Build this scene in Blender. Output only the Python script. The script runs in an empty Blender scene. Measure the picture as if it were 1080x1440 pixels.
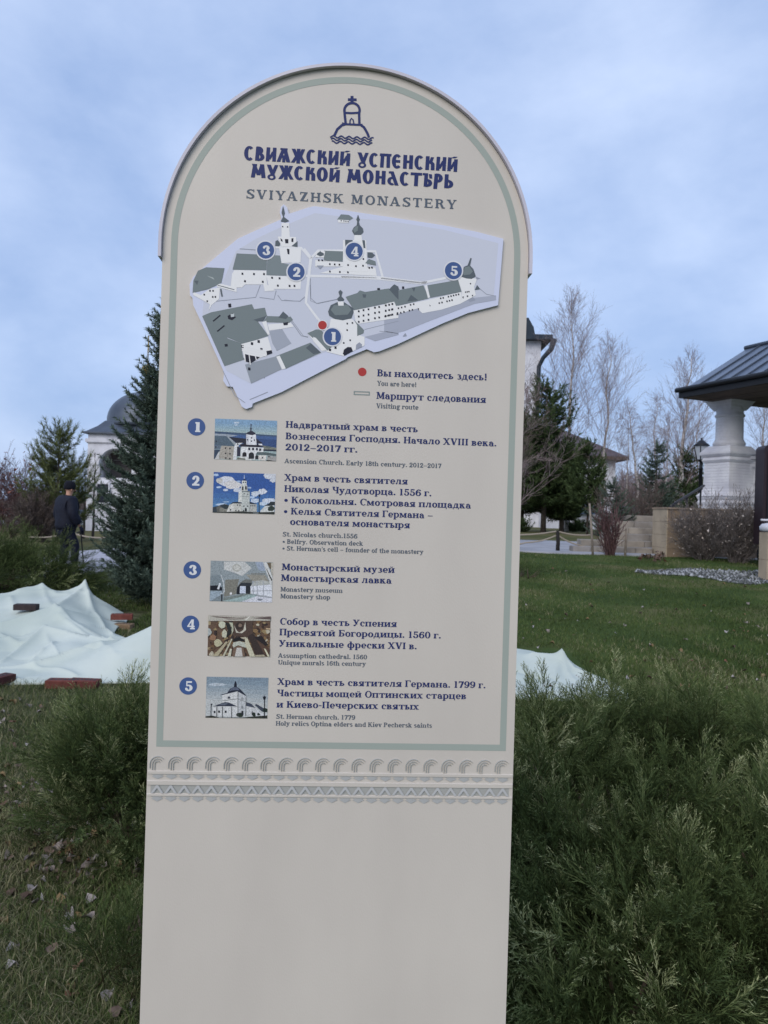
import bpy, math, random
import numpy as np
from mathutils import Vector

# ---------------------------------------------------------------- camera, light, exposure
scene = bpy.context.scene
COL = scene.collection
F = 1040.0                      # focal length in pixels of the 1080 x 1440 picture
ROLL = 0.0296
CZ = 1.6
c_, s_ = math.cos(ROLL), math.sin(ROLL)
RIGHT = np.array([c_, 0, s_]); UP = np.array([-s_, 0, c_]); FWD = np.array([0, 1.0, 0])
cam_data = bpy.data.cameras.new('camera')
cam = bpy.data.objects.new('camera', cam_data); COL.objects.link(cam)
cam_data.sensor_fit = 'VERTICAL'; cam_data.sensor_height = 36.0; cam_data.lens = 26.0
cam_data.clip_start = 0.05; cam_data.clip_end = 3000
cam.location = (0, 0, CZ)
cam.rotation_euler = (math.radians(90), -ROLL, 0)
cam_data.dof.use_dof = True; cam_data.dof.focus_distance = 1.5; cam_data.dof.aperture_fstop = 13
scene.camera = cam

SUN_EL = math.radians(34); SUN_AZ = math.radians(205)     # azimuth clockwise from +Y: behind the camera, to the left
world = bpy.data.worlds.new('World'); scene.world = world; world.use_nodes = True
nt = world.node_tree; N = nt.nodes; L = nt.links
N.clear()
wo = N.new('ShaderNodeOutputWorld'); bg = N.new('ShaderNodeBackground'); L.new(bg.outputs[0], wo.inputs[0])
sky = N.new('ShaderNodeTexSky'); sky.sky_type = 'NISHITA'; sky.sun_disc = False
sky.sun_elevation = SUN_EL; sky.sun_rotation = SUN_AZ; sky.air_density = 1.0; sky.dust_density = 2.0
bg.inputs[1].default_value = 0.12
tc = N.new('ShaderNodeTexCoord')
mp = N.new('ShaderNodeMapping'); mp.inputs['Scale'].default_value = (1.0, 1.0, 1.9); mp.inputs['Rotation'].default_value = (0.0, 0.35, 0.3)
L.new(tc.outputs['Generated'], mp.inputs[0])
n1 = N.new('ShaderNodeTexNoise'); n1.inputs['Scale'].default_value = 2.2; n1.inputs['Detail'].default_value = 6; n1.inputs['Roughness'].default_value = 0.5; n1.inputs['Distortion'].default_value = 0.25
n2 = N.new('ShaderNodeTexNoise'); n2.inputs['Scale'].default_value = 6.0; n2.inputs['Detail'].default_value = 6; n2.inputs['Roughness'].default_value = 0.6
L.new(mp.outputs[0], n1.inputs['Vector']); L.new(mp.outputs[0], n2.inputs['Vector'])
r1 = N.new('ShaderNodeValToRGB'); r1.color_ramp.elements[0].position = 0.38; r1.color_ramp.elements[1].position = 0.64
CK = 1 / 0.12
r1.color_ramp.elements[0].color = (0.272 * CK, 0.385 * CK, 0.635 * CK, 1)
r1.color_ramp.elements[1].color = (0.50 * CK, 0.605 * CK, 0.83 * CK, 1)
mixn = N.new('ShaderNodeMath'); mixn.operation = 'MULTIPLY_ADD'; mixn.inputs[1].default_value = 0.22
L.new(n2.outputs[0], mixn.inputs[0])
sc1 = N.new('ShaderNodeMath'); sc1.operation = 'MULTIPLY'; sc1.inputs[1].default_value = 0.80; L.new(n1.outputs[0], sc1.inputs[0])
L.new(sc1.outputs[0], mixn.inputs[2]); L.new(mixn.outputs[0], r1.inputs[0])
mx = N.new('ShaderNodeMix'); mx.data_type = 'RGBA'; mx.inputs['Factor'].default_value = 0.86
L.new(sky.outputs[0], mx.inputs[6]); L.new(r1.outputs[0], mx.inputs[7]); L.new(mx.outputs[2], bg.inputs[0])

sun_d = bpy.data.lights.new('sun', 'SUN'); sun_d.energy = 1.35; sun_d.angle = math.radians(45); sun_d.color = (1.0, 0.93, 0.86)
sun = bpy.data.objects.new('sun', sun_d); COL.objects.link(sun)
sd = Vector((math.sin(SUN_AZ) * math.cos(SUN_EL), math.cos(SUN_AZ) * math.cos(SUN_EL), math.sin(SUN_EL)))
sun.rotation_euler = sd.to_track_quat('Z', 'Y').to_euler(); sun.location = sd * 30

vs = scene.view_settings
vs.view_transform = 'Standard'; vs.look = 'None'; vs.gamma = 1; vs.use_curve_mapping = False; vs.exposure = 0.42
try: scene.display_settings.display_device = 'sRGB'
except Exception: pass
scene.cycles.max_bounces = 5; scene.cycles.diffuse_bounces = 3

# ---------------------------------------------------------------- helpers
def at(px, py, Y):
    d = (px - 540) / F * RIGHT - (py - 720) / F * UP + FWD
    return np.array([0, 0, CZ]) + d * Y
def ss(a, b, x):
    t = np.clip((np.asarray(x, float) - a) / (b - a), 0, 1); return t * t * (3 - 2 * t)
def gz(x, y):
    return (0.3 + 0.45 * ss(-3, 3, x)) * ss(2, 17.5, y)
def gp(px, py):
    Y = 1.0
    lo = Y
    while Y < 400:
        p = at(px, py, Y)
        if p[2] <= gz(p[0], p[1]): break
        lo = Y; Y *= 1.1
    hi = Y
    for i in range(18):
        m = (lo + hi) / 2; p = at(px, py, m)
        if p[2] <= gz(p[0], p[1]): hi = m
        else: lo = m
    return at(px, py, hi)
def srgb(*c):
    return tuple((v / 12.92 if v <= .04045 else ((v + .055) / 1.055) ** 2.4) for v in [k / 255 for k in c])

MATS = {}
def mat(name, col, rough=0.7, col2=None, scale=8, detail=4, bump=0.0, bscale=None, spec=0.3, metal=0.0, lo=0.35, hi=0.65, coords='Object', stretch=None):
    if name in MATS: return MATS[name]
    m = bpy.data.materials.new(name); m.use_nodes = True; n = m.node_tree.nodes; l = m.node_tree.links
    b = n['Principled BSDF']; b.inputs['Roughness'].default_value = rough; b.inputs['Specular IOR Level'].default_value = spec
    b.inputs['Metallic'].default_value = metal; b.inputs['Base Color'].default_value = (*col, 1)
    if col2 is not None or bump:
        t = n.new('ShaderNodeTexCoord'); v = t.outputs[coords]
        if stretch:
            mpp = n.new('ShaderNodeMapping'); mpp.inputs['Scale'].default_value = stretch; l.new(v, mpp.inputs[0]); v = mpp.outputs[0]
    if col2 is not None:
        no = n.new('ShaderNodeTexNoise'); no.inputs['Scale'].default_value = scale; no.inputs['Detail'].default_value = detail
        l.new(v, no.inputs['Vector'])
        r = n.new('ShaderNodeValToRGB'); r.color_ramp.elements[0].position = lo; r.color_ramp.elements[1].position = hi
        r.color_ramp.elements[0].color = (*col, 1); r.color_ramp.elements[1].color = (*col2, 1)
        l.new(no.outputs[0], r.inputs[0]); l.new(r.outputs[0], b.inputs['Base Color'])
    if bump:
        nb = n.new('ShaderNodeTexNoise'); nb.inputs['Scale'].default_value = bscale or scale * 3; nb.inputs['Detail'].default_value = 5
        l.new(v, nb.inputs['Vector'])
        bp = n.new('ShaderNodeBump'); bp.inputs['Strength'].default_value = bump; bp.inputs['Distance'].default_value = 0.02
        l.new(nb.outputs[0], bp.inputs['Height']); l.new(bp.outputs[0], b.inputs['Normal'])
    MATS[name] = m; return m
def tonemat(name, stops, rough=0.6, spec=0.2, trans=0.0):
    """foliage: colour by the per-face attribute tone (0..1), i.e. by leaf variation, and in junipers by painted inner shade"""
    if name in MATS: return MATS[name]
    m = bpy.data.materials.new(name); m.use_nodes = True; n = m.node_tree.nodes; l = m.node_tree.links
    b = n['Principled BSDF']; b.inputs['Roughness'].default_value = rough; b.inputs['Specular IOR Level'].default_value = spec
    a = n.new('ShaderNodeAttribute'); a.attribute_name = 'tone'; r = n.new('ShaderNodeValToRGB')
    while len(r.color_ramp.elements) < len(stops): r.color_ramp.elements.new(0.5)
    for i, (p, c) in enumerate(stops):
        e = r.color_ramp.elements[i]; e.position = p; e.color = (*c, 1)
    l.new(a.outputs['Fac'], r.inputs[0]); l.new(r.outputs[0], b.inputs['Base Color'])
    MATS[name] = m; return m
def flat(c, rough=0.55):
    """print ink of one flat colour, sRGB 0..255"""
    key = 'ink_%d_%d_%d' % tuple(int(k) for k in c)
    q = srgb(*c); g = (q[0] + q[1] + q[2]) / 3; q = tuple(v * .88 + g * .12 for v in q); return mat(key, (q[0] * 1.03, q[1] * .99, q[2] * .86), rough, spec=0.25)

def tag(o, label=None, cat=None, group=None, kind=None):
    if label: o['label'] = label
    if cat: o['category'] = cat
    if group: o['group'] = group
    if kind: o['kind'] = kind
    return o
def thing(name, label, cat, loc, rz=0, group=None):
    o = bpy.data.objects.new(name, None); COL.objects.link(o); o.empty_display_size = 0.1
    o.location = [float(v) for v in loc]; o.rotation_euler = (0, 0, rz)
    return tag(o, label, cat, group)
def rootloc(o):
    v = np.zeros(3)
    while o is not None:
        v = v + np.array(o.location); o = o.parent
    return v
def link(name, me, parent=None):
    o = bpy.data.objects.new(name, me); COL.objects.link(o)
    if parent is not None: o.parent = parent
    return o
class MB:
    def __init__(s): s.v = []; s.f = []; s.m = []; s.mats = []; s.sm = []
    def mi(s, m):
        if m not in s.mats: s.mats.append(m)
        return s.mats.index(m)
    def add(s, vs, fs, m, smooth=False):
        o = len(s.v); k = s.mi(m)
        s.v.extend([tuple(map(float, p)) for p in vs])
        for f in fs: s.f.append([i + o for i in f]); s.m.append(k); s.sm.append(smooth)
    def box(s, x0, x1, y0, y1, z0, z1, m, T=None):
        P = [(x, y, z) for z in (z0, z1) for y in (y0, y1) for x in (x0, x1)]
        if T: P = [T(p) for p in P]
        s.add(P, [(0, 2, 3, 1), (4, 5, 7, 6), (0, 1, 5, 4), (2, 6, 7, 3), (0, 4, 6, 2), (1, 3, 7, 5)], m)
    def bbox(s, x0, x1, y0, y1, z0, z1, m, b=0.01, T=None):
        """box with chamfered upright edges and top"""
        P = []
        for z, i in ((z0, 0), (z1 - b, 0), (z1, b)):
            for (sx, sy) in ((0, 0), (1, 0), (1, 1), (0, 1)):
                X0, X1, Y0, Y1 = x0 + i, x1 - i, y0 + i, y1 - i
                cx, cy = (X1 if sx else X0), (Y1 if sy else Y0)
                dx, dy = (-b if sx else b), (-b if sy else b)
                pts = [(cx, cy + dy, z), (cx + dx, cy, z)]
                if (sx, sy) in ((1, 0), (0, 1)): pts = pts[::-1]
                P += pts
        if T: P = [T(p) for p in P]
        fs = []
        for r in (0, 8):
            for i in range(8): fs.append((r + i, r + (i + 1) % 8, r + 8 + (i + 1) % 8, r + 8 + i))
        fs.append(tuple(range(16, 24))); fs.append(tuple(reversed(range(0, 8))))
        s.add(P, fs, m)
    def poly(s, pts, m): s.add(pts, [tuple(range(len(pts)))], m)
    def prism(s, pts, d, m):
        n = len(pts); d = np.array(d); P = [np.array(p, float) for p in pts]
        s.add(P + [p + d for p in P], [tuple(range(n))[::-1], tuple(range(n, 2 * n))] + [(i, (i + 1) % n, n + (i + 1) % n, n + i) for i in range(n)], m)
    def tube(s, pts, r, m, sides=6, smooth=True, caps=True):
        pts = [np.array(p, float) for p in pts]; n = len(pts)
        if not hasattr(r, '__len__'): r = [r] * n
        V = []; up0 = None
        for i, p in enumerate(pts):
            t = pts[min(i + 1, n - 1)] - pts[max(i - 1, 0)]; t = t / (np.linalg.norm(t) + 1e-9)
            a = np.cross(t, (0, 0, 1.0)) if up0 is None else up0 - t * np.dot(up0, t)
            if np.linalg.norm(a) < 1e-3: a = np.cross(t, (1.0, 0, 0))
            a = a / np.linalg.norm(a); up0 = a; b = np.cross(t, a)
            for k in range(sides):
                w = 2 * math.pi * k / sides; V.append(p + (a * math.cos(w) + b * math.sin(w)) * r[i])
        fs = [(i * sides + k, i * sides + (k + 1) % sides, (i + 1) * sides + (k + 1) % sides, (i + 1) * sides + k) for i in range(n - 1) for k in range(sides)]
        if caps: fs += [tuple(range(sides))[::-1], tuple(range((n - 1) * sides, n * sides))]
        s.add(V, fs, m, smooth)
    def lathe(s, prof, cx, cy, m, seg=24, smooth=True, sq=None):
        V = []; n = len(prof)
        for (r, z) in prof:
            for k in range(seg):
                w = 2 * math.pi * (k + (0.5 if sq else 0)) / seg; V.append((cx + r * math.cos(w + (sq or 0)), cy + r * math.sin(w + (sq or 0)), z))
        fs = [(i * seg + k, i * seg + (k + 1) % seg, (i + 1) * seg + (k + 1) % seg, (i + 1) * seg + k) for i in range(n - 1) for k in range(seg)]
        fs += [tuple(range(seg))[::-1], tuple(range((n - 1) * seg, n * seg))]
        s.add(V, fs, m, smooth)
    def build(s, name, parent=None, local=False, loc=None):
        off = np.zeros(3)
        if not local:
            if parent is not None: off = rootloc(parent)
            elif loc is not None: off = np.array(loc, float)
            else:
                a = np.array(s.v); off = np.array([(a[:, 0].min() + a[:, 0].max()) / 2, (a[:, 1].min() + a[:, 1].max()) / 2, a[:, 2].min()])
        me = bpy.data.meshes.new(name)
        me.from_pydata([tuple(np.array(p) - off) for p in s.v], [], s.f)
        for m in s.mats: me.materials.append(m)
        me.polygons.foreach_set('material_index', s.m); me.polygons.foreach_set('use_smooth', s.sm); me.update()
        o = link(name, me, parent)
        if parent is None and not local: o.location = off
        return o
def tri_mesh(name, T, tone, m, parent=None, loc=(0, 0, 0)):
    """N loose triangles, (N,3,3) world coordinates, with the face attribute tone"""
    T = np.asarray(T, np.float32); n = len(T)
    off = rootloc(parent) if parent is not None else np.array(loc, float)
    V = (T.reshape(-1, 3) - off).astype(np.float32)
    me = bpy.data.meshes.new(name); me.vertices.add(3 * n); me.vertices.foreach_set('co', V.ravel())
    me.loops.add(3 * n); me.loops.foreach_set('vertex_index', np.arange(3 * n, dtype=np.int32))
    me.polygons.add(n); me.polygons.foreach_set('loop_start', np.arange(0, 3 * n, 3, dtype=np.int32))
    me.update(calc_edges=True)
    a = me.attributes.new('tone', 'FLOAT', 'FACE'); a.data.foreach_set('value', np.asarray(tone, np.float32))
    me.materials.append(m)
    o = link(name, me, parent)
    if parent is None: o.location = [float(k) for k in loc]
    return o
RG = np.random.default_rng(7)
def basis(d, roll):
    """orthonormal frames (N,3,3) whose third axis is d"""
    d = d / np.linalg.norm(d, axis=1, keepdims=True)
    ref = np.where(np.abs(d[:, 2:3]) > 0.95, np.array([[1.0, 0, 0]]), np.array([[0, 0, 1.0]]))
    a = np.cross(ref, d); a /= np.linalg.norm(a, axis=1, keepdims=True); b = np.cross(d, a)
    c, s = np.cos(roll)[:, None], np.sin(roll)[:, None]
    return np.stack([a * c + b * s, -a * s + b * c, d], axis=1)
def scatter(templates, pos, dirs, scale, roll, tonej=0.12, tonebase=None):
    """templates: list of (tri (n,3,3), tone (n,)); returns merged arrays"""
    pick = RG.integers(0, len(templates), len(pos)); TT = []; TN = []
    B = basis(dirs, roll)
    for i, (T, tn) in enumerate(templates):
        w = np.where(pick == i)[0]
        if len(w) == 0: continue
        out = np.einsum('nvk,mkj->mnvj', T, B[w]) * scale[w][:, None, None, None] + pos[w][:, None, None, :]
        tj = tn[None, :] + RG.normal(0, tonej, (len(w), 1))
        if tonebase is not None: tj = tj + tonebase[w][:, None]
        TT.append(out.reshape(-1, 3, 3)); TN.append(np.clip(tj, 0, 1).reshape(-1))
    return np.concatenate(TT), np.concatenate(TN)
def kite(p0, p1, w, side):
    """a tapering blade of two triangles from p0 to p1"""
    m = p0 * 0.55 + p1 * 0.45; s = side * w / 2
    return [np.array([p0, m - s, m + s]), np.array([m - s, p1, m + s])]
def unit(v): return v / (np.linalg.norm(v) + 1e-12)

# ---------------------------------------------------------------- common materials
M_white = mat('limewash', srgb(216, 216, 220), 0.85, srgb(196, 196, 202), scale=2.5, bump=0.25, bscale=14)
def brickwhite():
    m = mat('limewashed_brick', srgb(214, 213, 214), 0.88, srgb(190, 189, 194), scale=1.8, bump=0.0)
    n = m.node_tree.nodes; l = m.node_tree.links; b = n['Principled BSDF']
    t = n.new('ShaderNodeTexCoord'); sp = n.new('ShaderNodeSeparateXYZ'); l.new(t.outputs['Object'], sp.inputs[0])
    ad = n.new('ShaderNodeMath'); l.new(sp.outputs[0], ad.inputs[0]); l.new(sp.outputs[1], ad.inputs[1])
    cb = n.new('ShaderNodeCombineXYZ'); l.new(ad.outputs[0], cb.inputs[0]); l.new(sp.outputs[2], cb.inputs[1])
    br = n.new('ShaderNodeTexBrick'); br.inputs['Scale'].default_value = 1.0; br.inputs['Brick Width'].default_value = .27; br.inputs['Row Height'].default_value = .082; br.inputs['Mortar Size'].default_value = .012; br.inputs['Mortar Smooth'].default_value = .5
    l.new(cb.outputs[0], br.inputs['Vector']); inv = n.new('ShaderNodeMath'); inv.operation = 'SUBTRACT'; inv.inputs[0].default_value = 1; l.new(br.outputs['Fac'], inv.inputs[1])
    bp = n.new('ShaderNodeBump'); bp.inputs['Strength'].default_value = .8; bp.inputs['Distance'].default_value = .012; l.new(inv.outputs[0], bp.inputs['Height']); l.new(bp.outputs[0], b.inputs['Normal']); return m
M_brickw = brickwhite()
M_dark = mat('black_metal', (0.012, 0.013, 0.016), 0.5)
M_lead = mat('lead_roof', srgb(84, 92, 104), 0.42, srgb(66, 74, 86), scale=1.2, spec=0.4, metal=0.3)
M_bark = mat('bark', (0.045, 0.036, 0.03), 0.9, (0.10, 0.085, 0.07), scale=12, bump=0.5)
# ---------------------------------------------------------------- the ground
def build_ground():
    xs = np.concatenate([-np.geomspace(400, 14, 16), np.linspace(-12, 16, 113), np.geomspace(18, 400, 16)])
    ys = np.concatenate([[-60, -20, -8, -3], np.linspace(0, 24, 97), np.geomspace(25, 1500, 26)])
    X, Y = np.meshgrid(xs, ys)
    Z = gz(X, Y) + np.where((Y > 0) & (Y < 30), 0.012 * np.sin(X * 2.1 + Y) * np.cos(Y * 1.7 - X * .6), 0)
    V = np.stack([X, Y, Z], -1).reshape(-1, 3); nx = len(xs)
    fs = [(j * nx + i, j * nx + i + 1, (j + 1) * nx + i + 1, (j + 1) * nx + i) for j in range(len(ys) - 1) for i in range(nx - 1)]
    me = bpy.data.meshes.new('lawn'); me.from_pydata([tuple(v) for v in V], [], fs)
    me.polygons.foreach_set('use_smooth', [True] * len(fs)); me.update()
    m = bpy.data.materials.new('turf'); m.use_nodes = True; n = m.node_tree.nodes; l = m.node_tree.links; b = n['Principled BSDF']
    b.inputs['Roughness'].default_value = 0.95; b.inputs['Specular IOR Level'].default_value = 0.1
    g = n.new('ShaderNodeNewGeometry'); sx = n.new('ShaderNodeSeparateXYZ'); l.new(g.outputs['Position'], sx.inputs[0])
    def noise(sc, det):
        q = n.new('ShaderNodeTexNoise'); q.inputs['Scale'].default_value = sc; q.inputs['Detail'].default_value = det
        l.new(g.outputs['Position'], q.inputs['Vector']); return q.outputs[0]
    def ramp(src, stops):
        r = n.new('ShaderNodeValToRGB')
        while len(r.color_ramp.elements) < len(stops): r.color_ramp.elements.new(.5)
        for e, (p, c) in zip(r.color_ramp.elements, stops): e.position = p; e.color = (*c, 1)
        l.new(src, r.inputs[0]); return r.outputs[0]
    green = ramp(noise(1.1, 8), [(0.3, (0.036, 0.060, 0.017)), (0.5, (0.058, 0.088, 0.024)), (0.68, (0.13, 0.125, 0.055))])
    dry = ramp(noise(5.0, 8), [(0.3, (0.022, 0.024, 0.012)), (0.5, (0.060, 0.068, 0.030)), (0.7, (0.13, 0.13, 0.07))])
    far = ramp(noise(0.25, 6), [(0.3, (0.08, 0.085, 0.03)), (0.7, (0.16, 0.14, 0.065))])
    # left foreground is dry and matted, the lawn to the right is green, the fields beyond are straw coloured
    mr = n.new('ShaderNodeMapRange'); mr.inputs['From Min'].default_value = -1.6; mr.inputs['From Max'].default_value = 0.0; l.new(sx.outputs[0], mr.inputs[0])
    m1 = n.new('ShaderNodeMix'); m1.data_type = 'RGBA'; l.new(mr.outputs[0], m1.inputs['Factor']); l.new(dry, m1.inputs[6]); l.new(green, m1.inputs[7])
    mr2 = n.new('ShaderNodeMapRange'); mr2.inputs['From Min'].default_value = 21; mr2.inputs['From Max'].default_value = 26; l.new(sx.outputs[1], mr2.inputs[0])
    m2 = n.new('ShaderNodeMix'); m2.data_type = 'RGBA'; l.new(mr2.outputs[0], m2.inputs['Factor']); l.new(m1.outputs[2], m2.inputs[6]); l.new(far, m2.inputs[7])
    l.new(m2.outputs[2], b.inputs['Base Color'])
    bp = n.new('ShaderNodeBump'); bp.inputs['Strength'].default_value = 0.8; bp.inputs['Distance'].default_value = 0.03
    l.new(noise(40, 4), bp.inputs['Height']); l.new(bp.outputs[0], b.inputs['Normal'])
    me.materials.append(m)
    o = link('lawn', me); o['kind'] = 'structure'; return o
GROUND = build_ground()

M_slab = mat('paving_concrete', srgb(168, 168, 172), 0.85, srgb(146, 146, 150), scale=1.5, bump=0.2)
M_kerb = mat('kerb_concrete', srgb(150, 150, 150), 0.85, srgb(128, 128, 128), scale=3)
def ground_strip(name, pts, m, lift=0.03, thick=0.1):
    """a paved area following the terrain; pts outline in plan, split into a fine ladder between two edges"""
    mb = MB(); A, B_, n = pts
    A = np.array(A, float); B_ = np.array(B_, float)
    def lerp(P, t):
        k = t * (len(P) - 1); i = min(int(k), len(P) - 2); return P[i] + (P[i + 1] - P[i]) * (k - i)
    V = []; 
    for i in range(n + 1):
        a, b = lerp(A, i / n), lerp(B_, i / n)
        for j in range(9):
            p = a + (b - a) * j / 8; V.append((p[0], p[1], gz(p[0], p[1]) + lift))
    fs = [(i * 9 + j, i * 9 + j + 1, (i + 1) * 9 + j + 1, (i + 1) * 9 + j) for i in range(n) for j in range(8)]
    mb.add(V, fs, m)
    rim = [(i * 9) for i in range(n + 1)] + [(n * 9 + j) for j in range(1, 9)] + [(i * 9 + 8) for i in range(n - 1, -1, -1)] + [j for j in range(7, 0, -1)]
    R = [V[i] for i in rim]; k = len(R)
    mb.add(R + [(p[0], p[1], p[2] - thick) for p in R], [(i, (i + 1) % k, k + (i + 1) % k, k + i) for i in range(k)], m)
    o = mb.build(name, loc=(0, 0, 0)); o['kind'] = 'structure'; return o
def g2(px, py):
    p = gp(px, py); return (p[0], p[1])
# left path seen between the junipers, and the path that crosses behind the lawn on the right
PATH = ground_strip('path', ([g2(60, 812), g2(120, 809), g2(180, 799), g2(260, 788)], [g2(60, 784), g2(120, 776), g2(180, 771), g2(260, 766)], 10), M_slab)
# separate paving slabs with open joints, lying on that path
a0, a1 = np.array(g2(90, 808)), np.array(g2(90, 779)); b0, b1 = np.array(g2(215, 795)), np.array(g2(215, 770))
for i in range(7):
    for j in range(3):
        def q(u, v): 
            p = (a0 + (b0 - a0) * u) * (1 - v) + (a1 + (b1 - a1) * u) * v; return (p[0], p[1], gz(p[0], p[1]) + 0.034)
        e = 0.008
        mb = MB(); P = [q((i + e) / 7, (j + e * 2) / 3), q((i + 1 - e) / 7, (j + e * 2) / 3), q((i + 1 - e) / 7, (j + 1 - e * 2) / 3), q((i + e) / 7, (j + 1 - e * 2) / 3)]
        mb.prism(P, (0, 0, 0.02), mat('paving_slab', srgb(178, 178, 186), 0.85, srgb(160, 158, 164), scale=2)); mb.build('paving_slab', PATH)
PATH2 = ground_strip('crossing_path', ([g2(600, 776), g2(800, 780), g2(960, 783), g2(1150, 792)], [g2(600, 760), g2(800, 762), g2(960, 772), g2(1150, 780)], 14), M_slab)
ground_strip('far_path', ([g2(-200, 742), g2(-40, 739), g2(120, 738), g2(300, 738)], [g2(-200, 733), g2(-40, 732), g2(120, 732), g2(300, 733)], 10), M_slab)

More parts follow.
